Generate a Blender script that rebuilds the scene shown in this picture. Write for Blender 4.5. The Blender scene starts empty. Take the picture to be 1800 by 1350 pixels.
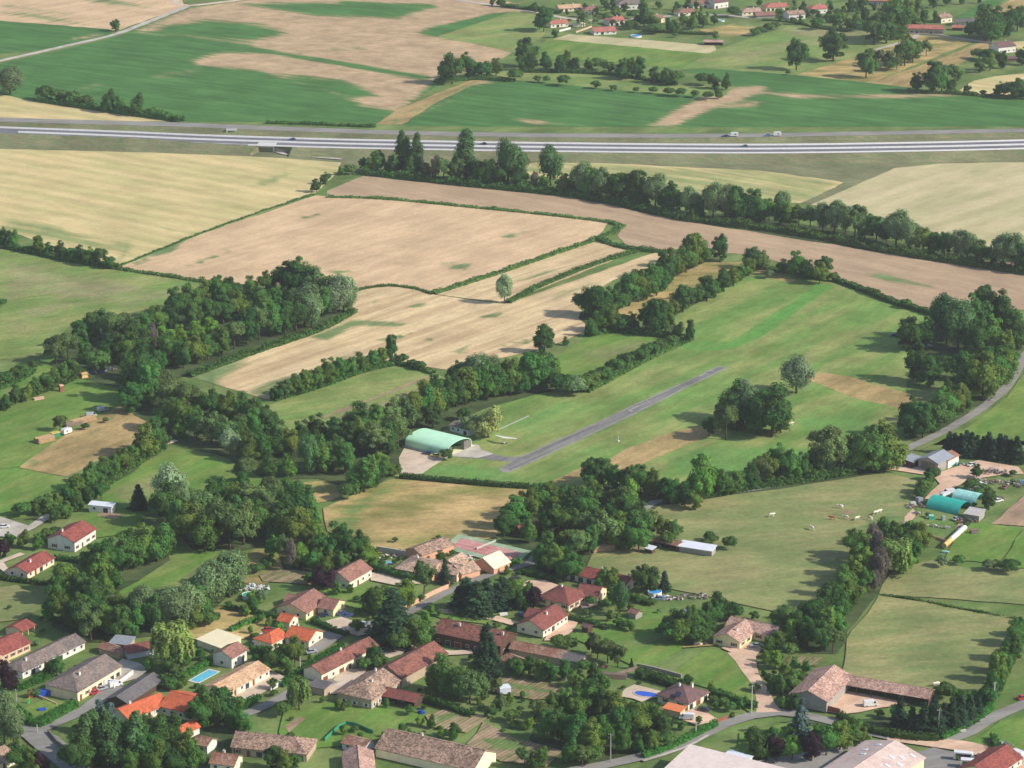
import bpy, bmesh, math, random
import numpy as np
from mathutils import Vector, Matrix

# ------------------------------------------------------------------ camera, sky, sun
PITCH = math.radians(17.5); CAM_H = 404.0; FPX = 5200.0
SC = bpy.context.scene
COL = SC.collection
_c = bpy.data.cameras.new('camera'); _c.lens = 36.0 * FPX / 1800.0; _c.sensor_width = 36.0
_c.clip_start = 1.0; _c.clip_end = 40000.0
CAM = bpy.data.objects.new('camera', _c); COL.objects.link(CAM)
CAM.location = (0, 0, CAM_H); CAM.rotation_euler = (math.pi / 2 - PITCH, 0, 0)
SC.camera = CAM

SUN_EL = math.radians(34.0); SUN_AZ = math.atan2(0.96, -0.27)      # clockwise from +Y
W = bpy.data.worlds.new('World'); SC.world = W; W.use_nodes = True
_nt = W.node_tree; _nt.nodes.clear()
_sky = _nt.nodes.new('ShaderNodeTexSky'); _sky.sky_type = 'NISHITA'; _sky.sun_disc = False
_sky.sun_elevation = SUN_EL; _sky.sun_rotation = SUN_AZ; _sky.air_density = 1.0; _sky.dust_density = 1.0
_bg = _nt.nodes.new('ShaderNodeBackground'); _bg.inputs['Strength'].default_value = 0.125
_wo = _nt.nodes.new('ShaderNodeOutputWorld')
_nt.links.new(_sky.outputs[0], _bg.inputs[0]); _nt.links.new(_bg.outputs[0], _wo.inputs[0])
_s = bpy.data.lights.new('sun', 'SUN'); _s.energy = 4.1; _s.angle = math.radians(0.55); _s.color = (1.0, 0.93, 0.82)
SUN = bpy.data.objects.new('sun', _s); COL.objects.link(SUN)
_d = Vector((math.sin(SUN_AZ) * math.cos(SUN_EL), math.cos(SUN_AZ) * math.cos(SUN_EL), math.sin(SUN_EL)))
SUN.rotation_euler = _d.to_track_quat('Z', 'Y').to_euler(); SUN.location = _d * 3000
SC.view_settings.view_transform = 'Standard'; SC.view_settings.look = 'None'
SC.view_settings.gamma = 1.0; SC.view_settings.exposure = 0.27
SC.cycles.max_bounces = 5; SC.cycles.diffuse_bounces = 2; SC.cycles.glossy_bounces = 2
SC.cycles.transparent_max_bounces = 6; SC.cycles.transmission_bounces = 3

HAZE = 0.000055
def haze_box():
    me = bpy.data.meshes.new('haze'); x, y0, y1, z0, z1 = 4600, -1000, 6600, -1.0, 430.0
    me.from_pydata([(-x, y0, z0), (x, y0, z0), (x, y1, z0), (-x, y1, z0), (-x, y0, z1), (x, y0, z1), (x, y1, z1), (-x, y1, z1)], [],
                   [(0, 3, 2, 1), (4, 5, 6, 7), (0, 1, 5, 4), (1, 2, 6, 5), (2, 3, 7, 6), (3, 0, 4, 7)])
    m = bpy.data.materials.new('haze'); m.use_nodes = True; t = m.node_tree; t.nodes.clear(); o = t.nodes.new('ShaderNodeOutputMaterial')
    v = t.nodes.new('ShaderNodeVolumePrincipled'); v.inputs['Color'].default_value = (.91, .93, .97, 1); v.inputs['Density'].default_value = HAZE; v.inputs['Anisotropy'].default_value = .2
    t.links.new(v.outputs[0], o.inputs['Volume']); me.materials.append(m); ob = bpy.data.objects.new('haze', me); COL.objects.link(ob); ob['kind'] = 'stuff'; ob['label'] = 'thin pale summer haze lying over the plain'
haze_box()

# ------------------------------------------------------------------ picture <-> ground
CP, SP = math.cos(PITCH), math.sin(PITCH)
def G(px, py, z=0.0):
    u = (px - 900) / FPX; v = (py - 675) / FPX
    d = (u, CP - v * SP, -SP - v * CP)
    t = (z - CAM_H) / d[2]
    return Vector((d[0] * t, d[1] * t, z))
def ppm(py):                                    # photo pixels per metre across at ground row py
    v = (py - 675) / FPX
    return FPX * (SP + v * CP) / CAM_H
def to_px(x, y):
    zc = y * CP + CAM_H * SP
    yc = y * SP - CAM_H * CP
    return 900 + FPX * x / zc, 675 - FPX * yc / zc
R = random.Random(11)
def srgb(r, g, b):
    return tuple((c / 255 / 12.92 if c / 255 <= .04045 else ((c / 255 + .055) / 1.055) ** 2.4) for c in (r, g, b)) + (1.0,)

# ------------------------------------------------------------------ node materials
class NT:
    def __init__(self, name, rough=0.9, spec=0.2):
        self.m = bpy.data.materials.new(name); self.m.use_nodes = True
        self.t = self.m.node_tree; self.b = self.t.nodes['Principled BSDF']
        self.b.inputs['Roughness'].default_value = rough
        self.b.inputs['Specular IOR Level'].default_value = spec
    def n(self, typ, **kw):
        x = self.t.nodes.new(typ)
        for k, v in kw.items(): setattr(x, k, v)
        return x
    def l(self, a, b): self.t.links.new(a, b)
    def val(self, sock, v):
        if isinstance(v, (int, float, tuple)): sock.default_value = v
        else: self.l(v, sock)
    def math(self, op, a, b=0.0, c=None):
        x = self.n('ShaderNodeMath', operation=op); self.val(x.inputs[0], a); self.val(x.inputs[1], b)
        if c is not None: self.val(x.inputs[2], c)
        return x.outputs[0]
    def mix(self, f, a, b, typ='MIX'):
        x = self.n('ShaderNodeMix', data_type='RGBA', blend_type=typ)
        self.val(x.inputs[0], f); self.val(x.inputs[6], a); self.val(x.inputs[7], b)
        return x.outputs[2]
    def noise(self, vec, scale, detail=3, rough=.55):
        x = self.n('ShaderNodeTexNoise'); x.inputs['Scale'].default_value = scale
        x.inputs['Detail'].default_value = detail; x.inputs['Roughness'].default_value = rough
        self.l(vec, x.inputs['Vector']); return x.outputs[0]
    def maprange(self, v, a, b, c=0.0, d=1.0, smooth=True):
        x = self.n('ShaderNodeMapRange', interpolation_type='SMOOTHSTEP' if smooth else 'LINEAR')
        self.val(x.inputs[0], v)
        for i, k in enumerate((a, b, c, d)): x.inputs[i + 1].default_value = k
        return x.outputs[0]
    def pos(self): return self.n('ShaderNodeNewGeometry').outputs['Position']
    def rotscale(self, vec, ang, sx, sy):
        r = self.n('ShaderNodeVectorRotate', rotation_type='Z_AXIS'); self.l(vec, r.inputs['Vector'])
        r.inputs['Angle'].default_value = -ang
        x = self.n('ShaderNodeVectorMath', operation='MULTIPLY'); self.l(r.outputs[0], x.inputs[0])
        x.inputs[1].default_value = (sx, sy, 1.0)
        return x.outputs[0]
    def color(self, c): self.val(self.b.inputs['Base Color'], c)

MATS = {}
def field_mat(name, c1, c2, ang=0.0, stretch=(120, 9), c3=None, rows=None, amount=1.0, nz=.5, fine=.22, big=.28):
    """soil or crop: long streaks along the drilling direction, broad tone changes, fine grain; c3 = second cover where 'mask' is set"""
    k = NT(name, .95, .05); p = k.pos()
    st = k.noise(k.rotscale(p, ang, 1 / stretch[0], 1 / stretch[1]), 1.0, 4, .6)
    f = k.math('MULTIPLY', k.maprange(st, .35, .68), amount)
    c = k.mix(f, c1, c2)
    iso = k.noise(p, .035, 3, .5)
    fac = k.maprange(iso, .25, .75, 1 - big, 1 + big)
    gr = k.noise(p, .55, 5, .8)
    fac = k.math('MULTIPLY', fac, k.maprange(gr, .2, .8, 1 - fine, 1 + fine))
    mid = k.noise(k.rotscale(p, ang, 1 / 9, 1 / 3.5), 1.0, 4, .75)
    fac = k.math('MULTIPLY', fac, k.maprange(mid, .3, .7, 1 - fine * .55, 1 + fine * .5))
    if rows:
        w = k.n('ShaderNodeTexWave', wave_type='BANDS', bands_direction='Y', wave_profile='SIN')
        w.inputs['Scale'].default_value = 1.0; w.inputs['Distortion'].default_value = .6; w.inputs['Detail'].default_value = 1
        k.l(k.rotscale(p, ang, .02, .314 / rows[0]), w.inputs['Vector'])
        fac = k.math('MULTIPLY', fac, k.maprange(w.outputs['Fac'], 0, 1, 1 - rows[1], 1 + rows[1]))
    if c3 is not None:
        a = k.n('ShaderNodeAttribute', attribute_name='mask')
        n2 = k.noise(k.rotscale(p, ang, 1 / 48, 1 / 6), 1.0, 5, .7)
        m = k.math('ADD', a.outputs['Fac'], k.math('MULTIPLY', k.math('SUBTRACT', n2, .5), nz * 3.0))
        n3 = k.noise(p, .09, 3, .6)
        c3b = k.mix(k.maprange(n3, .3, .7), c3[0], c3[1]) if isinstance(c3[0], tuple) else c3
        c = k.mix(k.maprange(m, .22, .86, 0, .92), c, c3b)
    hsv = k.n('ShaderNodeHueSaturation'); k.l(c, hsv.inputs['Color']); k.l(fac, hsv.inputs['Value']); hsv.inputs['Saturation'].default_value = .88
    k.color(hsv.outputs[0]); MATS[name] = k.m; return k.m

def plain_mat(name, c, rough=.8, var=.15, scale=.8, spec=.25, metal=0.0, objspace=True):
    k = NT(name, rough, spec); k.b.inputs['Metallic'].default_value = metal
    v = k.n('ShaderNodeTexCoord').outputs['Object'] if objspace else k.pos()
    n1 = k.noise(v, scale, 4, .65)
    hsv = k.n('ShaderNodeHueSaturation'); hsv.inputs['Color'].default_value = c
    k.l(k.maprange(n1, .25, .75, 1 - var, 1 + var), hsv.inputs['Value'])
    k.color(hsv.outputs[0]); MATS[name] = k.m; return k.m

def roof_mat(name, c, c2, tile=.45, var=.5):
    """clay tiles: courses, single tiles of other tones, lichen patches"""
    k = NT(name, .9, .15); v = k.n('ShaderNodeTexCoord').outputs['Object']
    big = k.noise(v, .22, 4, .65); med = k.noise(v, 1.1, 3, .7)
    vo = k.n('ShaderNodeTexVoronoi'); vo.inputs['Scale'].default_value = 1 / tile; k.l(v, vo.inputs['Vector'])
    sep = k.n('ShaderNodeSeparateColor'); k.l(vo.outputs['Color'], sep.inputs[0])
    cc = k.mix(k.maprange(big, .38, .66), c, c2)
    moss = k.noise(v, .55, 5, .75); cc = k.mix(k.maprange(moss, .56, .74, 0, .5), cc, srgb(112, 104, 88))
    val = k.math('MULTIPLY', k.maprange(sep.outputs[0], 0, 1, 1 - var * .6, 1 + var * .6, False), k.maprange(med, .25, .75, 1 - var * .35, 1 + var * .35))
    sp = k.n('ShaderNodeSeparateXYZ'); k.l(v, sp.inputs[0])
    ridge = k.math('SINE', k.math('MULTIPLY', sp.outputs[0], 2 * math.pi / .55))
    val = k.math('MULTIPLY', val, k.maprange(ridge, -1, 1, .86, 1.1, False))
    hsv = k.n('ShaderNodeHueSaturation'); k.l(cc, hsv.inputs['Color']); k.l(val, hsv.inputs['Value'])
    k.color(hsv.outputs[0]); MATS[name] = k.m; return k.m

def wall_mat(name, c, var=.12):
    k = NT(name, .92, .15); v = k.n('ShaderNodeTexCoord').outputs['Object']
    n1 = k.noise(v, .5, 4, .6); n2 = k.noise(v, 3.0, 3, .6)
    val = k.math('MULTIPLY', k.maprange(n1, .25, .75, 1 - var, 1 + var * .6), k.maprange(n2, .2, .8, .94, 1.05))
    hsv = k.n('ShaderNodeHueSaturation'); hsv.inputs['Color'].default_value = c; k.l(val, hsv.inputs['Value'])
    k.color(hsv.outputs[0]); MATS[name] = k.m; return k.m

def leaf_mat(name, c, var=.2, hue=.02, sat=1.0, trans=.34):
    k = NT(name, .75, .12)
    g = k.n('ShaderNodeNewGeometry'); oi = k.n('ShaderNodeObjectInfo')
    isl = g.outputs['Random Per Island']; ob = oi.outputs['Random']
    # patches of shoots with a tone of their own
    tc = k.n('ShaderNodeTexCoord').outputs['Object']
    add = k.n('ShaderNodeVectorMath', operation='ADD'); k.l(tc, add.inputs[0]); k.l(ob, add.inputs[1])
    pn = k.noise(add.outputs[0], 4.0, 3, .65)
    hsv = k.n('ShaderNodeHueSaturation'); hsv.inputs['Color'].default_value = c; hsv.inputs['Saturation'].default_value = sat
    k.l(k.math('ADD', k.maprange(ob, 0, 1, .5 - hue, .5 + hue, False), k.maprange(pn, .3, .7, -.012, .014)), hsv.inputs['Hue'])
    val = k.math('MULTIPLY', k.maprange(isl, 0, 1, 1 - var, 1 + var, False), k.maprange(pn, .25, .75, .72, 1.3))
    ob2 = k.math('FRACT', k.math('MULTIPLY', ob, 7.31))
    val = k.math('MULTIPLY', val, k.maprange(ob2, 0, 1, .85, 1.34, False))
    k.l(val, hsv.inputs['Value']); k.color(hsv.outputs[0])
    tr = k.n('ShaderNodeBsdfTranslucent'); k.l(hsv.outputs[0], tr.inputs['Color'])
    mx = k.n('ShaderNodeMixShader'); mx.inputs[0].default_value = trans
    out = k.t.nodes['Material Output']
    k.l(k.b.outputs[0], mx.inputs[1]); k.l(tr.outputs[0], mx.inputs[2]); k.l(mx.outputs[0], out.inputs['Surface'])
    MATS[name] = k.m; return k.m

# ------------------------------------------------------------------ objects
def tag(o, label=None, cat=None, group=None, kind=None):
    if label: o['label'] = label
    if cat: o['category'] = cat
    if group: o['group'] = group
    if kind: o['kind'] = kind
    return o
def link_mesh(name, me, mats=(), parent=None):
    o = bpy.data.objects.new(name, me); COL.objects.link(o)
    for m in (mats if isinstance(mats, (list, tuple)) else [mats]):
        me.materials.append(m)
    if parent: o.parent = parent
    return o
def empty(name, loc, rz=0.0, label=None, cat=None, group=None):
    o = bpy.data.objects.new(name, None); COL.objects.link(o); o.empty_display_size = .5
    o.location = loc; o.rotation_euler = (0, 0, rz)
    return tag(o, label, cat, group)
def copy_tree(o, parent=None):
    c = o.copy(); COL.objects.link(c)
    if parent: c.parent = parent
    for ch in list(o.children): copy_tree(ch, c)
    return c
class MB:
    """collects boxes, prisms, tubes into one mesh"""
    def __init__(self): self.v = []; self.f = []; self.mi = []
    def poly(self, pts, faces, mi=0):
        o = len(self.v); self.v += [tuple(p) for p in pts]
        for f in faces: self.f.append([i + o for i in f]); self.mi.append(mi)
    def box(self, x0, x1, y0, y1, z0, z1, mi=0, top=None):
        t = top or (0, 0)
        p = [(x0, y0, z0), (x1, y0, z0), (x1, y1, z0), (x0, y1, z0),
             (x0 + t[0], y0 + t[1], z1), (x1 - t[0], y0 + t[1], z1), (x1 - t[0], y1 - t[1], z1), (x0 + t[0], y1 - t[1], z1)]
        self.poly(p, [(0, 3, 2, 1), (4, 5, 6, 7), (0, 1, 5, 4), (1, 2, 6, 5), (2, 3, 7, 6), (3, 0, 4, 7)], mi)
    def slab(self, pts, th, mi=0):
        n = len(pts); lo = [(p[0], p[1], p[2] - th) for p in pts]
        self.poly(list(pts) + lo, [tuple(range(n)), tuple(range(2 * n - 1, n - 1, -1))] +
                  [(i, i + n, (i + 1) % n + n, (i + 1) % n) for i in range(n)], mi)
    def prism(self, prof, y0, y1, mi=0, axis='y'):
        """profile (a,z) swept along y (or x)"""
        n = len(prof)
        if axis == 'y': p = [(a, y0, z) for a, z in prof] + [(a, y1, z) for a, z in prof]
        else: p = [(y0, a, z) for a, z in prof] + [(y1, a, z) for a, z in prof]
        self.poly(p, [tuple(range(n)), tuple(range(2 * n - 1, n - 1, -1))] + [(i, (i + 1) % n, (i + 1) % n + n, i + n) for i in range(n)], mi)
    def tube(self, a, b, r0, r1=None, n=8, mi=0):
        a = Vector(a); b = Vector(b); r1 = r0 if r1 is None else r1
        q = (b - a).to_track_quat('Z', 'Y'); p = []
        for c, r in ((a, r0), (b, r1)):
            for i in range(n):
                t = 2 * math.pi * i / n
                p.append(c + q @ Vector((r * math.cos(t), r * math.sin(t), 0)))
        self.poly(p, [tuple(range(n - 1, -1, -1)), tuple(range(n, 2 * n))] + [(i, (i + 1) % n, (i + 1) % n + n, i + n) for i in range(n)], mi)
    def build(self, name, mats, parent=None, smooth=False, fix=True):
        me = bpy.data.meshes.new(name); me.from_pydata(self.v, [], self.f)
        me.polygons.foreach_set('material_index', self.mi)
        if fix:
            bm = bmesh.new(); bm.from_mesh(me); bmesh.ops.recalc_face_normals(bm, faces=bm.faces); bm.to_mesh(me); bm.free()
        if smooth: me.polygons.foreach_set('use_smooth', [True] * len(me.polygons))
        me.update()
        return link_mesh(name, me, mats, parent)

# ------------------------------------------------------------------ ground sheets
ZL = [0.02]
GROUND = []                                     # (world polygon, z) in painting order
def soft_mask(px, py, masks):
    m = np.zeros(len(px))
    for poly, soft, target in masks:
        P = np.array([(a, b * 3.0) for a, b in poly]); x = px; y = py * 3.0
        n = len(P); inside = np.zeros(len(x), bool); dist = np.full(len(x), 1e9)
        for i in range(n):
            a = P[i]; b = P[(i + 1) % n]
            cond = ((a[1] > y) != (b[1] > y))
            with np.errstate(divide='ignore', invalid='ignore'):
                xi = (b[0] - a[0]) * (y - a[1]) / (b[1] - a[1] if b[1] != a[1] else 1e-9) + a[0]
            inside ^= cond & (x < xi)
            d = b - a; L = max(d.dot(d), 1e-9)
            t = np.clip(((x - a[0]) * d[0] + (y - a[1]) * d[1]) / L, 0, 1)
            dist = np.minimum(dist, np.hypot(x - a[0] - t * d[0], y - a[1] - t * d[1]))
        sd = np.where(inside, dist, -dist)
        v = np.clip(.5 + sd / (2.5 * soft), 0, 1)
        m = m * (1 - v) + target * v
    return m
def rough_outline(pts, step=9.0, jit=.7):
    out = []
    for i, a in enumerate(pts):
        b = pts[(i + 1) % len(pts)]; n = max(1, int((b - a).length / step))
        for k in range(n):
            p = a.lerp(b, k / n)
            if k: p = p + Vector((R.uniform(-jit, jit), R.uniform(-jit, jit), 0))
            out.append(p)
    return out
def carry_on(poly):
    """fields that leave the picture run on beyond its edge"""
    out = []; n = len(poly)
    for i, (a, b) in enumerate(poly):
        lim = 2500 if a >= 1855 else (-700 if a <= -50 else None)
        if lim is not None:
            nb = [poly[(i - 1) % n], poly[(i + 1) % n]]; nb = [q for q in nb if -50 < q[0] < 1855]
            if nb: q = nb[0]; dy = (b - q[1]) / (a - q[0]) * (lim - q[0]) if abs(a - q[0]) > 20 else 0; b = q[1] + max(-70, min(70, dy))
            a = lim
        out.append((a, b))
    for i in range(n):
        j = (i + 1) % n
        if out[i][0] == out[j][0] and out[i][0] in (2500, -700) and (out[i][1] - out[j][1]) * (poly[i][1] - poly[j][1]) <= 0:
            out[i] = (out[i][0], poly[i][1]); out[j] = (out[j][0], poly[j][1])
    return out
def field(name, poly, mat, masks=None, cell=6.0, jit=.7, kind='structure', label=None):
    ZL[0] += .004; z = ZL[0]
    pts = [G(a, b, 0) for a, b in carry_on(poly)]
    if jit: pts = rough_outline(pts, 9.0, jit)
    GROUND.append(([(p.x, p.y) for p in pts], z, name))
    bm = bmesh.new(); f = bm.faces.new([bm.verts.new((p.x, p.y, z)) for p in pts])
    bmesh.ops.triangulate(bm, faces=bm.faces[:], ngon_method='EAR_CLIP')
    if masks:
        xs = [p.x for p in pts]; ys = [p.y for p in pts]
        for ax, lo, hi in ((0, min(xs), max(xs)), (1, min(ys), max(ys))):
            k = lo + cell
            while k < hi:
                co = (k, 0, 0) if ax == 0 else (0, k, 0); no = (1, 0, 0) if ax == 0 else (0, 1, 0)
                bmesh.ops.bisect_plane(bm, geom=bm.verts[:] + bm.edges[:] + bm.faces[:], plane_co=co, plane_no=no)
                k += cell
    bm.normal_update()
    if bm.faces and sum(f.normal.z for f in bm.faces) < 0: bmesh.ops.reverse_faces(bm, faces=bm.faces[:])
    me = bpy.data.meshes.new(name); bm.to_mesh(me); bm.free()
    if masks:
        co = np.empty(len(me.vertices) * 3); me.vertices.foreach_get('co', co); co = co.reshape(-1, 3)
        zc = co[:, 1] * CP + CAM_H * SP; yc = co[:, 1] * SP - CAM_H * CP
        m = soft_mask(900 + FPX * co[:, 0] / zc, 675 - FPX * yc / zc, masks)
        me.attributes.new('mask', 'FLOAT', 'POINT').data.foreach_set('value', m.astype(np.float32))
    o = link_mesh(name, me, mat)
    return tag(o, label, None, None, kind)
def smooth_line(pts, step=6.0):
    """Catmull-Rom through world points"""
    P = [pts[0] * 2 - pts[1]] + list(pts) + [pts[-1] * 2 - pts[-2]]; out = []
    for i in range(1, len(P) - 2):
        n = max(1, int((P[i + 1] - P[i]).length / step))
        for k in range(n):
            t = k / n; a, b, c, d = P[i - 1], P[i], P[i + 1], P[i + 2]
            out.append(.5 * ((2 * b) + (c - a) * t + (2 * a - 5 * b + 4 * c - d) * t * t + (3 * b - a - 3 * c + d) * t ** 3))
    out.append(P[-2]); return out
def normals2(line):
    ns = []
    for i in range(len(line)):
        t = (line[min(i + 1, len(line) - 1)] - line[max(i - 1, 0)]); t.z = 0; t.normalize()
        ns.append(Vector((-t.y, t.x, 0)))
    return ns
def ribbon(name, px, width, mat, z=None, zpx=0.0, label=None, jit=0.0, off=0.0):
    """flat strip along a line; width in metres, one number or one per point"""
    if z is None: ZL[0] += .004; z = ZL[0]
    pts = [G(a, b, zpx) for a, b in px]; line = smooth_line(pts); ns = normals2(line)
    ws = width if isinstance(width, (list, tuple)) else [width] * len(px)
    v = []; f = []
    for i, p in enumerate(line):
        w = np.interp(i / max(1, len(line) - 1), np.linspace(0, 1, len(ws)), ws) / 2
        for s in (-1, 1):
            q = p + ns[i] * (s * (w + R.uniform(-jit, jit)) + off); v.append((q.x, q.y, z))
    for i in range(len(line) - 1): f.append((2 * i + 1, 2 * i, 2 * i + 2, 2 * i + 3))
    if zpx == 0: GROUND.append(([(v[2 * i][0], v[2 * i][1]) for i in range(len(line))] + [(v[2 * i + 1][0], v[2 * i + 1][1]) for i in range(len(line) - 1, -1, -1)], z, name))
    me = bpy.data.meshes.new(name); me.from_pydata(v, [], f); me.update()
    return tag(link_mesh(name, me, mat), label, None, None, 'structure')
TOP = ['']
def gz(x, y):
    z = 0.0; TOP[0] = ''
    for poly, zz, nm in GROUND:
        ins = False; n = len(poly); j = n - 1
        for i in range(n):
            xi, yi = poly[i]; xj, yj = poly[j]
            if (yi > y) != (yj > y) and x < (xj - xi) * (y - yi) / (yj - yi) + xi: ins = not ins
            j = i
        if ins: z = max(z, zz); TOP[0] = nm
    return z
def on_ground(px, py):
    p = G(px, py, 0); p.z = gz(p.x, p.y); return p
# ================================================================== MATERIALS
A_UP = math.radians(63)      # direction of most furrows near the airstrip: away and to the right
def dirpx(a, b):
    p, q = G(*a), G(*b); return math.atan2(q.y - p.y, q.x - p.x)
AIR = dirpx((900, 820), (1275, 647)); MWY = dirpx((0, 140), (600, 215)); STUB = dirpx((760, 515), (1050, 420)); PLO = dirpx((1100, 360), (1800, 500))
WHE = dirpx((0, 330), (480, 420)); CRE = dirpx((1480, 400), (1800, 300))
GREEN = (srgb(88, 124, 66), srgb(112, 140, 80))
field_mat('ground_green', srgb(92, 122, 52), srgb(120, 134, 70), .8, (40, 14), big=.25)
field_mat('soil_stubble', srgb(214, 180, 134), srgb(190, 156, 114), STUB, (90, 9), GREEN, fine=.14, big=.12, amount=.6)
field_mat('soil_stubble_pale', srgb(220, 192, 140), srgb(190, 158, 112), STUB, (110, 5), GREEN, fine=.16, big=.12, amount=.95)
field_mat('soil_plough', srgb(174, 144, 112), srgb(194, 164, 126), PLO, (160, 10), GREEN, fine=.12, big=.1, amount=.7)
field_mat('maize', srgb(62, 112, 46), srgb(78, 128, 56), MWY, (60, 7), (srgb(204, 168, 128), srgb(178, 148, 108)), rows=(5.5, .05), fine=.16, big=.14)
field_mat('wheat', srgb(212, 188, 126), srgb(182, 174, 108), WHE, (70, 20), (srgb(124, 146, 84), srgb(150, 158, 92)), rows=(14, .045), fine=.12, amount=.8, big=.1)
field_mat('wheat_pale', srgb(200, 184, 136), srgb(180, 172, 120), CRE, (70, 18), (srgb(150, 154, 110), srgb(168, 168, 120)), rows=(18, .035), fine=.1, big=.09)
field_mat('straw', srgb(178, 148, 92), srgb(150, 132, 76), AIR, (40, 8), GREEN, fine=.26, big=.16)
field_mat('pasture', srgb(112, 142, 60), srgb(144, 150, 80), .5, (60, 16), (srgb(158, 146, 100), srgb(138, 144, 90)), big=.18, fine=.26)
field_mat('pasture_olive', srgb(122, 136, 74), srgb(154, 148, 92), .25, (34, 14), (srgb(94, 124, 60), srgb(106, 132, 66)), big=.14)
field_mat('air_grass', srgb(104, 142, 54), srgb(146, 152, 80), AIR, (70, 14), (srgb(92, 142, 54), srgb(102, 144, 62)), big=.2, nz=.4, rows=(9, .03))
field_mat('mown_strip', srgb(88, 148, 48), srgb(106, 148, 60), AIR, (40, 6), big=.1)
field_mat('lawn', srgb(92, 134, 38), srgb(122, 142, 58), AIR, (40, 8), (srgb(128, 140, 80), srgb(140, 138, 84)), big=.16)
field_mat('dry_paddock', srgb(194, 162, 98), srgb(130, 130, 62), .1, (34, 15), (srgb(98, 130, 60), srgb(110, 136, 66)), big=.2, fine=.24)
field_mat('verge', srgb(112, 124, 80), srgb(134, 126, 92), MWY, (40, 3), (srgb(84, 116, 66), srgb(128, 114, 86)), big=.25)
field_mat('bare_soil', srgb(172, 142, 112), srgb(150, 122, 96), AIR, (20, 4), big=.12)
field_mat('garden_beds', srgb(166, 138, 108), srgb(116, 118, 70), AIR, (18, 1.6), (srgb(84, 120, 52), srgb(104, 132, 62)), big=.12, rows=(1.5, .16), fine=.25)
field_mat('gravel', srgb(214, 192, 168), srgb(196, 172, 146), .6, (12, 6), big=.1, fine=.12)
field_mat('gravel_pink', srgb(222, 184, 152), srgb(204, 164, 134), .6, (12, 6), big=.1, fine=.12)
field_mat('gravel_grey', srgb(196, 188, 174), srgb(176, 166, 150), .6, (12, 6), big=.12, fine=.14)
field_mat('asphalt', srgb(152, 148, 142), srgb(136, 132, 126), .3, (30, 5), big=.1, fine=.1)
field_mat('asphalt_dark', srgb(140, 138, 134), srgb(112, 110, 108), AIR, (40, 3), big=.14, fine=.2)
field_mat('motorway_grey', srgb(124, 123, 126), srgb(106, 106, 112), MWY, (200, 2.2), big=.08, fine=.06)
field_mat('motorway_pale', srgb(176, 174, 178), srgb(160, 158, 164), MWY, (200, 3), big=.05, fine=.05)
field_mat('tennis_red', srgb(186, 110, 104), srgb(198, 140, 130), .5, (14, 7), big=.1)
field_mat('tennis_green', srgb(158, 178, 146), srgb(140, 166, 130), .5, (20, 8), big=.1)

plain_mat('white_paint', srgb(226, 224, 218), .6, .06, 2.0)
plain_mat('faded_white', srgb(188, 182, 178), .8, .22, 1.5)
plain_mat('worn_paint', srgb(158, 155, 150), .9, .25, 1.0, objspace=False)
plain_mat('concrete', srgb(188, 182, 172), .9, .14)
plain_mat('concrete_white', srgb(208, 206, 204), .85, .1)
plain_mat('concrete_dark', srgb(120, 114, 108), .9, .2)
plain_mat('dark', srgb(38, 36, 38), .8, .2)
plain_mat('rubber', srgb(32, 32, 34), .85, .1)
plain_mat('wood', srgb(120, 92, 66), .9, .3)
plain_mat('wood_grey', srgb(132, 116, 102), .9, .3, 1.2)
plain_mat('log', srgb(176, 146, 112), .9, .35, 2.0)
plain_mat('trunk', srgb(92, 76, 60), .95, .3, 3.0)
plain_mat('trunk_pale', srgb(170, 160, 145), .95, .25, 3.0)
plain_mat('zinc', srgb(176, 182, 190), .45, .1, .5, .5, .3)
plain_mat('sheet_blue_grey', srgb(148, 154, 162), .5, .12, .5, .4)
plain_mat('sheet_white', srgb(226, 230, 238), .5, .06, .4, .4)
plain_mat('rust_sheet', srgb(150, 112, 92), .85, .35, .6)
plain_mat('sheet_cream', srgb(238, 226, 190), .7, .05, .4)
plain_mat('hangar_green', srgb(196, 244, 208), .45, .06, .25, .4)
plain_mat('teal_sheet', srgb(36, 172, 156), .45, .12, .4, .4)
plain_mat('pale_sheet', srgb(160, 216, 208), .45, .2, .5, .4)
plain_mat('tarp_green', srgb(54, 130, 96), .6, .15, .6)
plain_mat('tarp_yellow', srgb(206, 180, 100), .7, .12, .6)
plain_mat('net_green', srgb(60, 140, 104), .8, .15, .6)
plain_mat('brick_red', srgb(158, 96, 80), .9, .18, .8)
plain_mat('terracotta', srgb(220, 176, 148), .9, .1, .8)
plain_mat('stone', srgb(158, 150, 134), .95, .3, 1.4)
plain_mat('shutter', srgb(126, 78, 58), .8, .12, 2)
plain_mat('shutter_white', srgb(216, 212, 204), .7, .06, 2)
plain_mat('frame_white', srgb(224, 222, 216), .6, .05, 2)
plain_mat('orange_tile_edge', srgb(222, 130, 84), .85, .15, 1)
plain_mat('straw_bale', srgb(214, 178, 118), .95, .25, 1.2)
plain_mat('poly_wrap', srgb(214, 222, 226), .35, .08, .8, .5)
plain_mat('plastic_blue', srgb(40, 84, 176), .5, .1)
plain_mat('plastic_green', srgb(80, 200, 84), .5, .1)
plain_mat('plastic_orange', srgb(214, 140, 70), .6, .1)
plain_mat('scrap', srgb(118, 110, 104), .8, .5, 1.6)
plain_mat('magenta', srgb(150, 36, 96), .5, .05)
plain_mat('panel_green', srgb(96, 146, 60), .5, .05)
plain_mat('solar', srgb(54, 60, 82), .25, .1, 1, .5)
def glass_mat(name, c, rough=.12):
    k = NT(name, rough, .5); k.b.inputs['Base Color'].default_value = c; MATS[name] = k.m
glass_mat('glass', srgb(52, 60, 70)); glass_mat('car_glass', srgb(40, 48, 58))
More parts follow.
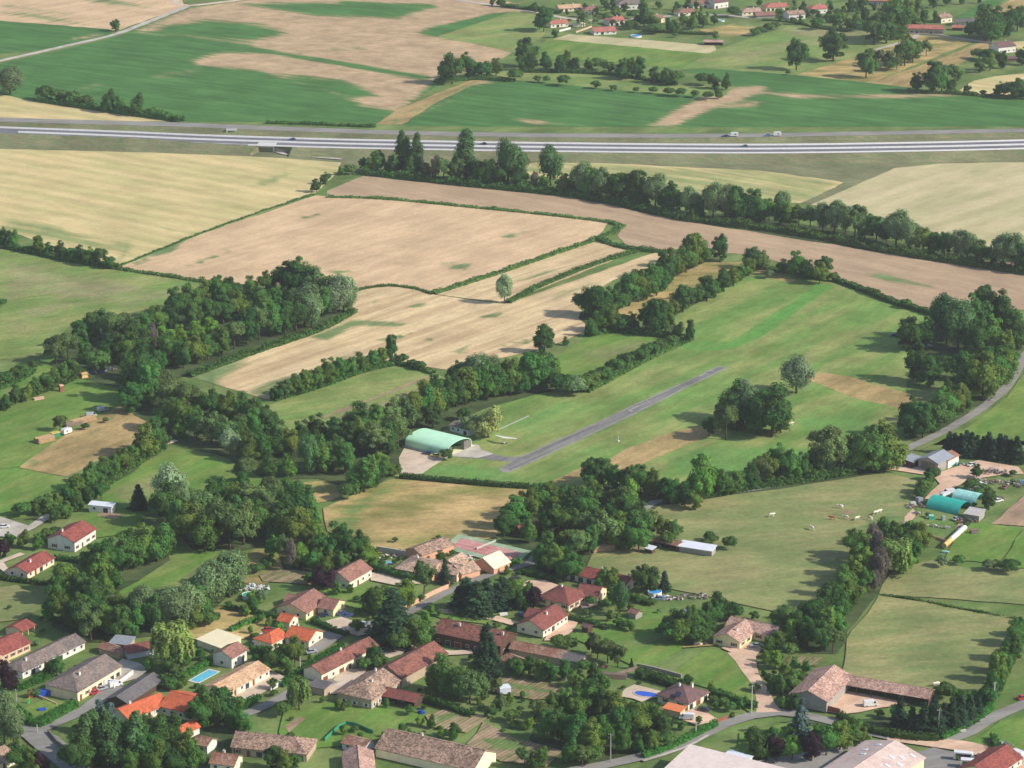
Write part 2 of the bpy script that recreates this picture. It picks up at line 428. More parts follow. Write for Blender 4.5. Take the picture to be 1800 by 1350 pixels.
def paint_mat(name, c, rough=.3):
    k = NT(name, rough, .5); n = k.noise(k.n('ShaderNodeTexCoord').outputs['Object'], 1.2, 3)
    k.b.inputs['Coat Weight'].default_value = .4
    hsv = k.n('ShaderNodeHueSaturation'); hsv.inputs['Color'].default_value = c; k.l(k.maprange(n, .3, .7, .92, 1.05), hsv.inputs['Value'])
    k.color(hsv.outputs[0]); MATS[name] = k.m
for n_, c_ in dict(white=(232, 232, 230), silver=(170, 174, 178), dark=(48, 52, 60), blue=(52, 74, 132), navy=(40, 52, 84), red=(196, 44, 48), yellow=(222, 204, 96),
                   teal=(60, 104, 112), steel=(104, 134, 160), grey=(120, 124, 130), rust=(142, 92, 72)).items(): paint_mat('paint_' + n_, srgb(*c_))
def water_mat(name, c, c2):
    k = NT(name, .08, .5); n = k.noise(k.n('ShaderNodeTexCoord').outputs['Object'], .9, 3)
    k.color(k.mix(k.maprange(n, .3, .7), c, c2))
    bp = k.n('ShaderNodeBump'); bp.inputs['Strength'].default_value = .15; k.l(k.noise(k.pos(), 2.5, 2), bp.inputs['Height']); k.l(bp.outputs[0], k.b.inputs['Normal'])
    MATS[name] = k.m
water_mat('water_turquoise', srgb(112, 200, 222), srgb(86, 184, 214)); water_mat('water_green', srgb(70, 178, 148), srgb(56, 160, 132))
water_mat('water_blue', srgb(40, 84, 198), srgb(52, 104, 210)); water_mat('water_bright', srgb(52, 156, 226), srgb(70, 170, 236))

roof_mat('tile_red', srgb(172, 96, 82), srgb(150, 84, 72)); roof_mat('tile_brown', srgb(154, 112, 100), srgb(134, 100, 90))
roof_mat('tile_redbrown', srgb(142, 94, 82), srgb(120, 82, 74), var=.6); roof_mat('tile_grey', srgb(134, 120, 112), srgb(116, 106, 102))
roof_mat('tile_dark', srgb(122, 94, 92), srgb(108, 86, 86), var=.3); roof_mat('tile_orange', srgb(206, 110, 76), srgb(184, 98, 70), var=.35)
roof_mat('tile_beige', srgb(206, 172, 138), srgb(186, 146, 116), var=.5); roof_mat('tile_pink', srgb(188, 154, 138), srgb(164, 130, 118), var=.7)
roof_mat('tile_old', srgb(164, 136, 118), srgb(140, 116, 102), .5, .9); roof_mat('tile_oldred', srgb(146, 104, 86), srgb(168, 140, 122), .5, .6)
roof_mat('tile_maroon', srgb(138, 84, 76), srgb(118, 76, 70), var=.4); roof_mat('tile_villa', srgb(186, 158, 136), srgb(160, 134, 116), .5, .7)
roof_mat('sheet_pinkish', srgb(214, 192, 182), srgb(200, 176, 168), .8, .15); roof_mat('slate', srgb(112, 108, 108), srgb(98, 95, 98), .4, .3)
roof_mat('sheet_plain', srgb(232, 214, 206), srgb(224, 206, 198), .9, .06)
roof_mat('tile_coral', srgb(150, 84, 76), srgb(128, 74, 68), var=.5)
roof_mat('tile_farred', srgb(186, 116, 102), srgb(166, 104, 94), var=.4)
for n_, c_ in dict(white=(232, 226, 216), cream=(240, 228, 198), yellow=(242, 226, 178), pink=(236, 204, 180), grey=(164, 158, 150), stone=(186, 166, 142), beige=(222, 198, 164),
                   bluewhite=(206, 210, 222), darkwood=(92, 72, 60), apricot=(242, 218, 184), orange=(222, 172, 140)).items(): wall_mat('wall_' + n_, srgb(*c_))

leaf_mat('leaf_dark', srgb(72, 108, 52)); leaf_mat('leaf_mid', srgb(86, 126, 58)); leaf_mat('leaf_silver', srgb(134, 158, 112), .2, .012, .9); leaf_mat('leaf_yellowish', srgb(104, 128, 56)); leaf_mat('leaf_light', srgb(114, 154, 62), .35)
leaf_mat('leaf_willow', srgb(112, 138, 88), .2, .012, .95); leaf_mat('leaf_poplar', srgb(86, 120, 70), .35); leaf_mat('leaf_conifer', srgb(58, 86, 60), .4)
leaf_mat('leaf_blue', srgb(96, 122, 114), .35, .01); leaf_mat('leaf_purple', srgb(66, 44, 56), .4, .015); leaf_mat('leaf_weep', srgb(128, 150, 78), .35)
leaf_mat('leaf_bush', srgb(84, 116, 56), .4); leaf_mat('leaf_hedge', srgb(68, 102, 48), .35); leaf_mat('leaf_verge', srgb(86, 122, 62), .4); leaf_mat('leaf_lawnhedge', srgb(72, 120, 50), .3)
leaf_mat('leaf_blossom', srgb(150, 164, 98), .45); leaf_mat('leaf_grey', srgb(118, 110, 100), .35, .01); leaf_mat('leaf_olive', srgb(100, 124, 70), .4)

# ================================================================== GROUND
def big_ground():
    me = bpy.data.meshes.new('ground'); s = 4000
    me.from_pydata([(-s, -500, 0), (s, -500, 0), (s, 6000, 0), (-s, 6000, 0)], [], [(0, 1, 2, 3)])
    tag(link_mesh('ground', me, MATS['ground_green']), None, None, None, 'structure')
big_ground()
M = MATS
# --- beyond the motorway
field('maize_field', [(-60, 20), (0, 27), (190, 50), (200, 62), (100, 86), (-60, 118)], M['maize'], [([(125, 68), (175, 58), (180, 62), (130, 70)], 8, 1)])
field('soil_field', [(-60, -30), (310, -30), (325, 12), (205, 54), (188, 51), (-60, 20)], M['soil_stubble'],
      [([(150, 2), (230, 12), (270, 14), (190, -4)], 14, 1), ([(-20, 20), (60, 22), (180, 48), (90, 38)], 14, .8), ([(0, 6), (130, 24), (120, 28), (0, 12)], 10, .6)])
field('maize_field', [(-60, 130), (0, 112), (205, 65), (335, 14), (440, 0), (640, -30), (800, -30), (960, 26), (945, 32), (935, 60), (900, 92), (840, 128), (780, 145), (668, 216), (330, 214), (240, 205), (90, 182), (-60, 160)], M['maize'],
      [([(236, 55), (335, 12), (470, -10), (640, -30), (800, -30), (960, 20), (770, 46), (738, 58), (880, 84), (910, 96), (790, 138), (700, 132), (600, 114), (470, 88), (400, 72)], 16, 1),
       ([(290, 46), (370, 36), (460, 44), (500, 58), (450, 72), (330, 62), (270, 57)], 16, 0), ([(430, 8), (560, 4), (760, 12), (700, 32), (560, 28)], 15, .05), ([(600, 2), (760, 8), (760, 14), (600, 10)], 8, .1),
       ([(338, 106), (390, 92), (500, 92), (700, 134), (768, 140), (700, 195), (640, 186), (560, 152), (440, 122), (350, 116)], 14, 1),
       ([(500, 130), (600, 140), (665, 168), (620, 172), (520, 142)], 12, .1), ([(440, 84), (600, 108), (750, 134), (750, 140), (600, 116), (440, 90)], 6, .1),
       ([(110, 160), (170, 146), (180, 150), (120, 164)], 12, .55), ([(258, 128), (350, 120), (350, 132), (270, 140)], 14, .42), ([(556, 86), (640, 82), (650, 88), (560, 92)], 10, .5), ([(740, 56), (860, 24), (905, 20), (770, 62)], 6, 0)], cell=5)
field('meadow', [(768, 64), (905, 20), (965, 28), (955, 66), (905, 92)], M['pasture'], [([(780, 64), (900, 40), (950, 60), (900, 86)], 20, .3)])
field('meadow', [(932, 98), (965, 64), (985, 68), (1250, 90), (1212, 122), (1150, 116)], M['lawn'], [([(1000, 80), (1200, 95), (1180, 110), (980, 95)], 25, .4)])
field('stubble_strip', [(972, 69), (1000, 60), (1256, 80), (1262, 92), (1240, 94)], M['wheat_pale'])
field('meadow', [(890, 120), (1000, 128), (1190, 146), (1295, 152), (1270, 172), (1100, 160), (900, 142), (845, 138)], M['pasture'])
field('meadow', [(1195, 122), (1262, 86), (1385, 46), (1470, 55), (1610, 56), (1560, 84), (1410, 132)], M['pasture'], [([(1260, 90), (1420, 60), (1480, 70), (1300, 120)], 30, .55), ([(1380, 50), (1560, 55), (1500, 66), (1400, 62)], 14, 1)])
field('rough_meadow', [(1400, 132), (1560, 82), (1615, 54), (1710, 74), (1620, 110), (1530, 146)], M['dry_paddock'], [([(1440, 125), (1600, 90), (1680, 78), (1600, 105)], 20, .5)])
field('stubble_strip', [(1528, 146), (1640, 108), (1725, 74), (1750, 80), (1700, 105), (1600, 154)], M['straw'])
field('wheat_field', [(1680, 162), (1712, 142), (1750, 134), (1860, 118), (1860, 172), (1750, 170)], M['wheat'])
field('wheat_field', [(1700, 44), (1735, 20), (1800, -12), (1860, -30), (1860, 20), (1790, 22), (1735, 50)], M['straw'])
field('maize_field', [(1668, 36), (1700, 18), (1760, -12), (1780, -8), (1735, 18), (1690, 40)], M['maize'])
field('wheat_field', [(1770, 75), (1860, 30), (1860, 60), (1800, 92)], M['wheat'])
field('field_corner', [(1230, 52), (1310, 38), (1345, 56), (1280, 66), (1240, 62)], M['dry_paddock'], [([(1280, 36), (1345, 34), (1345, 48), (1290, 46)], 10, 1)])
field('maize_field', [(672, 218), (838, 140), (905, 141), (1000, 149), (1100, 160), (1270, 171), (1292, 152), (1195, 122), (1240, 120), (1400, 132), (1530, 146), (1690, 166), (1860, 178), (1860, 219), (1300, 224), (760, 222)], M['maize'],
      [([(1140, 222), (1185, 195), (1270, 154), (1348, 152), (1330, 166), (1240, 196), (1185, 222)], 12, 1), ([(1280, 182), (1335, 178), (1330, 190), (1270, 190)], 10, .8), ([(1320, 160), (1480, 168), (1560, 165), (1700, 160), (1700, 168), (1580, 173), (1400, 174)], 12, .85),
       ([(900, 208), (950, 212), (992, 218), (940, 219)], 8, .9), ([(700, 214), (780, 178), (800, 176), (730, 206)], 12, .62), ([(800, 148), (850, 140), (870, 146), (820, 152)], 10, .8)], cell=5)
field('grass_track', [(660, 219), (700, 192), (835, 138), (852, 140), (768, 180), (706, 219)], M['straw'], [([(676, 219), (700, 205), (835, 142), (840, 144), (720, 200), (690, 219)], 6, .9)])
ribbon('farm_track', [(-60, 120), (0, 107), (110, 82), (200, 61), (262, 38), (330, 11)], 5.5, M['gravel_grey'], jit=.5)
ribbon('farm_track', [(300, -30), (306, 0), (316, 8), (332, 10), (380, 5), (440, -2), (520, -12)], 6, M['gravel'], jit=.4)
ribbon('farm_track', [(760, -6), (860, 8), (945, 22), (1010, 34), (1075, 36), (1150, 30), (1250, 26), (1330, 32)], 5, M['gravel_grey'], jit=.3)
ribbon('farm_track', [(1540, 87), (1600, 70), (1625, 58), (1700, 70), (1760, 78)], 4, M['gravel_grey'], jit=.3)
field('wheat_field', [(-60, 160), (0, 166), (60, 178), (150, 192), (285, 209), (300, 214), (-60, 208)], M['wheat'])
# --- between motorway and airfield
field('verge', [(-60, 242), (450, 252), (700, 268), (1100, 274), (1500, 272), (1860, 262), (1860, 296), (1560, 300), (1480, 320), (1080, 292), (900, 300), (640, 306), (560, 286), (400, 274), (-60, 264)], M['verge'],
      [([(-60, 240), (300, 246), (430, 262), (300, 268), (-60, 260)], 14, .75), ([(1080, 272), (1860, 264), (1860, 280), (1200, 284)], 14, .7)], cell=7)
field('wheat_field', [(-60, 262), (0, 262), (400, 272), (600, 286), (592, 304), (552, 342), (345, 414), (208, 470), (150, 452), (0, 402), (-60, 384)], M['wheat'],
      [([(0, 380), (100, 396), (230, 438), (180, 440), (0, 405)], 18, .75), ([(430, 330), (490, 308), (520, 302), (470, 326)], 8, .9), ([(330, 410), (460, 386), (350, 416)], 8, .8), ([(280, 400), (350, 412), (345, 420), (290, 408)], 6, 1),
       ([(205, 425), (230, 418), (222, 450), (208, 462)], 7, .9), ([(0, 278), (60, 286), (300, 296), (60, 296)], 14, .35), ([(100, 350), (280, 372), (200, 372)], 12, .4), ([(240, 445), (420, 330), (470, 330), (320, 420)], 20, .25)])
field('wheat_field', [(860, 296), (960, 284), (1080, 288), (1330, 300), (1486, 320), (1420, 358), (1150, 342)], M['wheat'], [([(860, 296), (960, 284), (1080, 288), (1330, 300), (1486, 320), (1420, 358), (1150, 342)], 12, .62)])
field('rough_grass', [(1400, 302), (1560, 286), (1600, 294), (1430, 360), (1405, 358), (1486, 322)], M['verge'])
field('wheat_field', [(1425, 360), (1572, 296), (1650, 288), (1860, 284), (1860, 470), (1730, 434), (1560, 384)], M['wheat_pale'],
      [([(1460, 366), (1640, 302), (1860, 296), (1860, 299), (1642, 306)], 6, .5), ([(1540, 380), (1700, 322), (1860, 306), (1860, 310), (1705, 326)], 6, .5), ([(1620, 410), (1760, 350), (1860, 330), (1860, 334), (1765, 354)], 6, .5)])
field('ploughed_field', [(575, 336), (640, 309), (720, 314), (1070, 350), (1110, 358), (1230, 384), (1440, 412), (1600, 442), (1860, 486), (1860, 560), (1760, 542), (1640, 548), (1470, 492), (1440, 478), (1320, 448), (1200, 442), (1100, 432), (1085, 415), (1100, 396), (1060, 388), (830, 364), (720, 352), (575, 346)], M['soil_plough'],
      [([(1515, 482), (1560, 480), (1620, 500), (1640, 506), (1560, 496)], 10, .9)])
field('stubble_field', [(208, 470), (345, 415), (555, 344), (720, 354), (1070, 391), (1046, 421), (760, 517), (690, 502), (620, 512), (600, 500), (390, 500), (300, 486)], M['soil_stubble'],
      [([(230, 462), (300, 436), (290, 446), (240, 468)], 8, .8), ([(320, 470), (400, 440), (425, 428), (400, 446), (340, 472)], 6, .75), ([(770, 460), (830, 464), (826, 478), (790, 474)], 9, .85), ([(660, 466), (730, 456), (700, 466)], 8, .6),
       ([(715, 404), (745, 404), (735, 410)], 8, .6), ([(620, 452), (680, 446), (650, 454)], 8, .45), ([(640, 390), (700, 384), (680, 392)], 8, .5), ([(250, 448), (330, 420), (300, 446)], 5, .95), ([(480, 470), (560, 452), (540, 462)], 5, .95), ([(560, 480), (640, 470), (600, 484)], 5, .95), ([(860, 420), (930, 404), (900, 418)], 5, .95), ([(520, 384), (560, 376), (545, 386)], 5, .95)], cell=6)
field('stubble_strip', [(762, 517), (1050, 422), (1118, 441), (890, 532), (862, 530), (800, 522)], M['soil_stubble_pale'], [([(900, 496), (990, 470), (960, 482), (915, 498)], 6, .85), ([(1020, 456), (1080, 436), (1040, 452)], 6, .6), ([(990, 480), (1020, 470), (1000, 478)], 6, .4)])
field('stubble_field', [(618, 512), (690, 503), (762, 518), (862, 532), (892, 534), (1150, 445), (1200, 449), (1080, 492), (1012, 532), (1045, 578), (955, 612), (795, 652), (690, 638), (610, 645), (480, 705), (330, 662), (560, 578), (620, 545)], M['soil_stubble_pale'],
      [([(545, 592), (620, 562), (700, 566), (715, 574), (620, 574), (575, 600)], 9, .95), ([(330, 660), (430, 630), (440, 640), (380, 672), (420, 700), (360, 680)], 14, .95), ([(430, 690), (470, 670), (560, 640), (520, 662), (470, 705)], 10, .75),
       ([(640, 528), (670, 522), (665, 532), (640, 536)], 7, .7), ([(870, 588), (905, 574), (900, 580)], 5, .6), ([(790, 620), (830, 606), (810, 622)], 6, .75), ([(960, 520), (1060, 490), (1080, 494), (980, 526)], 10, .55), ([(390, 640), (420, 630), (410, 640)], 6, .7), ([(740, 600), (765, 595), (750, 606)], 5, .95), ([(650, 600), (740, 580), (700, 598)], 5, .95), ([(560, 640), (640, 615), (600, 634)], 5, .95), ([(820, 560), (900, 545), (870, 560)], 5, .95), ([(700, 540), (760, 530), (740, 542)], 5, .95), ([(880, 610), (960, 585), (930, 604)], 5, .95)], cell=5)
# --- left side pastures
field('pasture', [(-60, 412), (0, 432), (205, 472), (392, 502), (310, 532), (120, 575), (80, 625), (-60, 665)], M['pasture'],
      [([(60, 490), (200, 488), (260, 510), (180, 530), (80, 520)], 20, .8), ([(180, 535), (300, 505), (330, 512), (230, 545)], 14, .7), ([(20, 545), (120, 525), (150, 535), (60, 560)], 14, .6), ([(0, 560), (60, 564), (70, 582), (20, 584)], 7, .5), ([(0, 450), (110, 480), (60, 520), (0, 530)], 26, .75)])
field('meadow', [(-60, 668), (0, 660), (90, 625), (200, 660), (225, 700), (150, 760), (40, 820), (-60, 850)], M['lawn'], [([(0, 690), (40, 676), (30, 686), (0, 700)], 7, .9), ([(0, 740), (80, 740), (40, 780)], 20, .4)])
field('straw_field', [(34, 822), (70, 796), (130, 756), (215, 710), (278, 744), (262, 768), (118, 838)], M['straw'], [([(40, 822), (60, 806), (75, 812), (60, 826)], 8, .7), ([(140, 770), (215, 715), (220, 720), (150, 776)], 6, .6)])
field('meadow', [(-60, 850), (32, 824), (116, 840), (100, 880), (40, 912), (-60, 920)], M['lawn'], [([(0, 860), (80, 850), (60, 890)], 20, .35)])
field('meadow', [(178, 872), (205, 832), (270, 795), (300, 786), (430, 820), (500, 830), (470, 868), (300, 910), (180, 890)], M['lawn'], [([(190, 865), (300, 820), (330, 850), (220, 890)], 18, .7)])
field('clearing', [(520, 850), (620, 840), (640, 856), (580, 880), (480, 900)], M['dry_paddock'])
field('clearing', [(190, 1050), (220, 990), (330, 950), (430, 970), (350, 990), (300, 1030)], M['lawn'], [([(220, 1000), (320, 965), (340, 985), (260, 1015)], 14, .8)])
field('meadow', [(380, 1010), (450, 965), (530, 970), (560, 1000), (450, 1030)], M['dry_paddock'], [([(380, 1010), (560, 990), (540, 1010)], 20, .8)])
field('pasture', [(470, 714), (560, 680), (690, 641), (757, 653), (790, 668), (730, 720), (560, 762), (510, 760)], M['pasture'], [([(600, 725), (720, 690), (790, 664), (780, 680), (600, 745), (545, 760)], 12, .9)])
ribbon('farm_track', [(520, 752), (600, 722), (690, 688), (752, 662)], 1.6, M['bare_soil'], jit=.3)
field('bare_patch', [(590, 722), (625, 712), (615, 720), (585, 728)], M['bare_soil'])
# --- floor of the woods
field_mat('wood_floor', srgb(62, 84, 44), srgb(84, 96, 56), .4, (12, 8), fine=.3, big=.3)
for w_ in ([(85, 642), (130, 592), (240, 566), (390, 520), (470, 505), (600, 545), (622, 548), (560, 580), (332, 660), (270, 676), (215, 684), (130, 664)], [(212, 690), (300, 682), (450, 730), (520, 785), (620, 765), (740, 715), (800, 680), (960, 650), (985, 684), (800, 740), (720, 786), (700, 832), (640, 868), (560, 842), (470, 846), (400, 806), (300, 780), (235, 730)],
  [(640, 304), (820, 312), (1000, 332), (1080, 346), (1200, 370), (1340, 384), (1500, 408), (1620, 436), (1860, 470), (1860, 494), (1560, 446), (1200, 388), (1000, 346), (800, 326), (640, 310)], [(880, 945), (900, 915), (950, 890), (1040, 895), (1100, 900), (1140, 930), (1180, 945), (1130, 985), (1050, 990), (1010, 1010), (950, 1010)],
  [(1490, 990), (1540, 955), (1620, 960), (1610, 1000), (1560, 1020), (1530, 1060), (1490, 1110), (1470, 1150), (1430, 1150), (1360, 1120), (1430, 1080), (1470, 1060)], [(290, 905), (340, 890), (440, 880), (480, 900), (470, 960), (420, 970), (340, 968)], [(500, 930), (550, 930), (560, 1000), (650, 990), (600, 1010), (500, 1005), (478, 960)],
  [(90, 1100), (110, 1040), (180, 1005), (290, 965), (300, 985), (210, 1040), (230, 1080), (330, 1070), (400, 1015), (425, 1035), (380, 1068), (300, 1116), (190, 1130), (140, 1130)], [(1030, 590), (1020, 550), (1100, 520), (1170, 480), (1260, 448), (1270, 462), (1130, 540), (1080, 560), (1100, 584)],
  [(1120, 586), (1140, 560), (1320, 474), (1325, 488), (1200, 590)], [(1580, 640), (1590, 600), (1640, 580), (1720, 570), (1800, 590), (1780, 660), (1700, 730), (1620, 780), (1590, 770), (1690, 690), (1660, 640)], [(1025, 880), (1040, 852), (1150, 862), (1330, 846), (1560, 820), (1540, 838), (1330, 866), (1160, 896)],
  [(930, 1300), (950, 1262), (1040, 1240), (1160, 1258), (1190, 1290), (1120, 1334), (1040, 1346), (960, 1330)], [(140, 1360), (150, 1320), (220, 1290), (330, 1290), (400, 1266), (440, 1290), (340, 1370)], [(40, 915), (110, 890), (200, 830), (270, 776), (290, 790), (200, 850), (100, 912)], [(1370, 1270), (1560, 1262), (1720, 1252), (1700, 1272), (1640, 1296), (1570, 1284)]):
    field('woodland_floor', w_, M['wood_floor'], jit=1.6)
# --- airfield
field('airfield_grass', [(692, 838), (716, 800), (800, 745), (850, 720), (960, 690), (1030, 690), (1205, 602), (1180, 560), (1330, 476), (1450, 492), (1640, 556), (1600, 640), (1590, 735), (1540, 795), (1330, 848), (1130, 850), (950, 858)], M['air_grass'],
      [([(1240, 612), (1285, 603), (1440, 500), (1460, 502), (1330, 596), (1290, 614)], 9, 1), ([(1180, 606), (1240, 603), (1285, 610), (1240, 618)], 7, .8), ([(1300, 640), (1380, 600), (1560, 570), (1600, 580), (1420, 620), (1330, 660)], 26, .35), ([(1350, 690), (1500, 640), (1520, 646), (1420, 700)], 20, .45),
       ([(700, 835), (780, 812), (880, 824), (950, 846), (900, 852)], 14, .8), ([(880, 745), (1000, 700), (1040, 715), (930, 780)], 20, .65), ([(920, 826), (1300, 668), (1320, 690), (1000, 830)], 20, .45), ([(1390, 740), (1520, 720), (1560, 760), (1450, 780)], 22, .8), ([(1150, 800), (1260, 780), (1500, 790), (1500, 830), (1200, 850)], 22, .75)], cell=6)
field('mown_strip', [(1178, 606), (1238, 602), (1284, 602), (1360, 552), (1436, 500), (1464, 503), (1395, 554), (1328, 598), (1292, 614), (1238, 618)], M['mown_strip'], jit=1.2)
field('mown_strip', [(1415, 640), (1360, 606), (1364, 602), (1440, 632), (1540, 600), (1545, 604)], M['air_grass'], jit=1.0)
field('meadow', [(950, 645), (1045, 585), (1120, 588), (1215, 598), (1040, 688), (985, 690), (960, 670)], M['lawn'], [([(1000, 620), (1120, 592), (1160, 606), (1060, 640)], 18, .6)])
field('dry_strip', [(1080, 550), (1110, 525), (1180, 490), (1240, 462), (1310, 462), (1300, 478), (1230, 510), (1130, 562)], M['dry_paddock'])
field('dry_strip', [(1320, 478), (1345, 474), (1400, 492), (1390, 498), (1350, 490)], M['dry_paddock'])
field('straw_field', [(1418, 668), (1440, 655), (1500, 664), (1615, 700), (1592, 722), (1500, 700)], M['straw'])
field('straw_field', [(1068, 812), (1100, 790), (1190, 758), (1240, 748), (1270, 760), (1220, 778), (1130, 816), (1090, 828)], M['straw'])
field('straw_field', [(960, 852), (1035, 818), (1045, 826), (1000, 848)], M['straw'])
field('runway', [(877, 825), (911, 805), (1050, 743), (1150, 696), (1264, 644.5), (1281, 647), (1262, 656), (1152, 711), (1042, 764), (930, 816), (897, 831), (883, 831)], M['asphalt'], jit=.4)
field('runway', [(883, 823), (912, 807), (1050, 745.5), (1150, 698.5), (1262, 646), (1275, 647.5), (1152, 708), (1042, 761), (928, 814), (896, 828)], M['asphalt_dark'], jit=.2)
field('runway_marking', [(1104, 722), (1122, 713), (1123, 714.5), (1105, 723.5)], M['worn_paint'], jit=0); field('runway_marking', [(1104, 722), (1106, 721), (1114, 723.6), (1110, 725.4)], M['worn_paint'], jit=0)
field('runway_marking', [(1112, 719), (1136, 708), (1137, 709), (1113, 720)], M['worn_paint'], jit=0); field('runway_marking', [(1122, 722), (1140, 714), (1140.5, 715), (1122.5, 723)], M['worn_paint'], jit=0)
field('runway_marking', [(1229, 662), (1238, 657.6), (1239, 658.6), (1230, 663)], M['worn_paint'], jit=0); field('runway_marking', [(1238, 656.8), (1247, 658.6), (1246, 659.6), (1237, 657.8)], M['worn_paint'], jit=0)
field('runway_marking', [(1249, 652), (1256, 653.4), (1255, 654.4), (1248, 653)], M['worn_paint'], jit=0); field('runway_marking', [(1138, 705), (1145, 708.5), (1144, 709.3), (1137, 706)], M['worn_paint'], jit=0)
ribbon('taxiway', [(815, 800), (850, 802), (885, 808), (915, 808)], [9, 8, 6, 6], M['asphalt_dark'])
field('gravel_apron', [(699, 832), (701, 806), (712, 786), (730, 783), (770, 796), (786, 806), (762, 820), (742, 834), (720, 834)], M['gravel'])
field('concrete_apron', [(790, 803), (836, 782), (842, 784), (846, 792), (868, 799), (840, 806)], M['gravel_grey']); field('concrete_apron', [(792, 802), (800, 786), (826, 782), (836, 784)], M['sheet_cream'])
ribbon('footpath', [(834, 776), (880, 755), (930, 732)], .9, M['concrete'])
field('paddock', [(568, 895), (600, 880), (692, 842), (800, 852), (950, 860), (885, 930), (868, 946), (742, 976), (650, 972), (575, 935)], M['dry_paddock'], [([(570, 930), (620, 880), (690, 845), (720, 850), (640, 900), (620, 960), (740, 972), (700, 975), (600, 960)], 18, .8), ([(880, 930), (940, 870), (900, 920)], 18, .3)])
# --- right side
field('meadow', [(1598, 802), (1692, 758), (1770, 700), (1812, 640), (1860, 600), (1860, 790), (1790, 790), (1660, 772)], M['lawn'])
field('pasture', [(1100, 930), (1160, 890), (1330, 866), (1560, 832), (1622, 848), (1600, 920), (1560, 940), (1500, 1000), (1470, 1065), (1370, 1078), (1110, 1020), (1030, 1000), (1050, 960)], M['pasture_olive'],
      [([(1500, 930), (1560, 900), (1600, 910), (1560, 950)], 12, .8), ([(1450, 900), (1500, 900), (1500, 912), (1460, 912)], 8, .7), ([(1200, 960), (1400, 950), (1420, 1020), (1280, 1010)], 30, .3)])
field('pasture', [(1545, 1045), (1570, 1000), (1640, 986), (1700, 1000), (1860, 1004), (1860, 1100)], M['pasture_olive'])
field('pasture', [(1545, 1048), (1796, 1090), (1750, 1200), (1700, 1222), (1650, 1217), (1500, 1196), (1478, 1190), (1488, 1125)], M['pasture_olive'], [([(1560, 1120), (1700, 1100), (1720, 1160), (1600, 1190), (1520, 1160)], 34, .55), ([(1480, 1180), (1500, 1120), (1520, 1130), (1500, 1190)], 12, 0)])
field('ploughed_field', [(1742, 922), (1800, 872), (1860, 840), (1860, 910), (1800, 926)], M['bare_soil']); field('maize_field', [(1752, 996), (1800, 932), (1860, 900), (1860, 1010)], M['lawn'])
field('meadow', [(1660, 985), (1700, 920), (1740, 922), (1796, 930), (1752, 992)], M['lawn'], [([(1670, 980), (1740, 925), (1790, 932), (1745, 990)], 20, .3)])
field('farm_yard', [(1560, 815), (1590, 816), (1650, 832), (1680, 822), (1720, 810), (1790, 822), (1800, 834), (1760, 836), (1720, 842), (1700, 846), (1660, 868), (1640, 880), (1625, 878), (1652, 852), (1640, 838), (1560, 826)], M['gravel_pink'])
field('bare_patch', [(1590, 910), (1605, 896), (1612, 904), (1602, 918), (1590, 918)], M['gravel_pink']); field('bare_patch', [(1690, 915), (1715, 905), (1720, 918), (1680, 928)], M['bare_soil'])
field('bare_patch', [(1484, 900), (1500, 899), (1503, 904), (1486, 906)], M['bare_soil'])
ribbon('road', [(1560, 806), (1620, 778), (1680, 748), (1735, 712), (1770, 680), (1790, 648), (1812, 610), (1840, 570)], 4.6, M['asphalt'], jit=.15)
ribbon('road', [(1560, 806), (1535, 816), (1490, 824), (1460, 834), (1330, 860), (1200, 878), (1150, 884), (1130, 896), (1050, 925), (960, 965), (930, 992), (870, 1008), (800, 1036), (740, 1066), (690, 1092), (640, 1112)], 4.0, M['asphalt'], jit=.15)
ribbon('road', [(1480, 822), (1540, 818), (1600, 822), (1640, 832)], 5, M['gravel_grey'], jit=.3)
# --- village
field('lawn', [(1165, 1190), (1245, 1142), (1290, 1150), (1312, 1170), (1342, 1240), (1330, 1262), (1255, 1214)], M['lawn']); field('lawn', [(1045, 1140), (1110, 1090), (1240, 1100), (1200, 1140), (1130, 1180)], M['lawn'], [([(1060, 1130), (1180, 1110), (1190, 1125), (1100, 1145)], 14, .6)])
field('lawn', [(1000, 1120), (1120, 1065), (1190, 1085), (1130, 1120), (1045, 1140)], M['lawn'], [([(1080, 1080), (1180, 1090), (1120, 1110)], 14, .5)])
field('lawn', [(500, 1250), (570, 1232), (700, 1250), (760, 1250), (650, 1310), (520, 1320), (490, 1290)], M['lawn'], [([(500, 1262), (535, 1258), (530, 1275), (500, 1280)], 8, .9)])
field('lawn', [(560, 1040), (650, 1030), (690, 1050), (640, 1075), (590, 1060)], M['lawn']); field('lawn', [(740, 1075), (820, 1070), (900, 1080), (850, 1098), (780, 1090)], M['lawn'], [([(760, 1075), (860, 1075), (840, 1092)], 10, .5)])
field('dry_lawn', [(310, 1118), (385, 1068), (420, 1068), (485, 1085), (460, 1115), (410, 1130), (340, 1125)], M['dry_paddock']); field('dry_lawn', [(-40, 1040), (30, 1030), (90, 1060), (40, 1090), (-40, 1100)], M['pasture_olive'])
field('lawn', [(25, 1255), (80, 1230), (130, 1242), (70, 1275)], M['lawn']); field('lawn', [(1300, 1290), (1400, 1270), (1460, 1290), (1540, 1300), (1520, 1322), (1440, 1330), (1360, 1335), (1290, 1330)], M['lawn'])
field('lawn', [(1700, 1310), (1760, 1268), (1860, 1222), (1860, 1350), (1740, 1322)], M['lawn']); field('lawn', [(110, 930), (170, 895), (260, 900), (230, 940), (150, 950)], M['lawn'])
field('garden_plot', [(455, 1012), (498, 1002), (562, 1008), (548, 1030), (462, 1024)], M['garden_beds'], [([(500, 1010), (520, 1006), (515, 1014), (500, 1018)], 4, .9), ([(520, 1020), (540, 1012), (536, 1022), (522, 1026)], 4, .9)], cell=2.5)
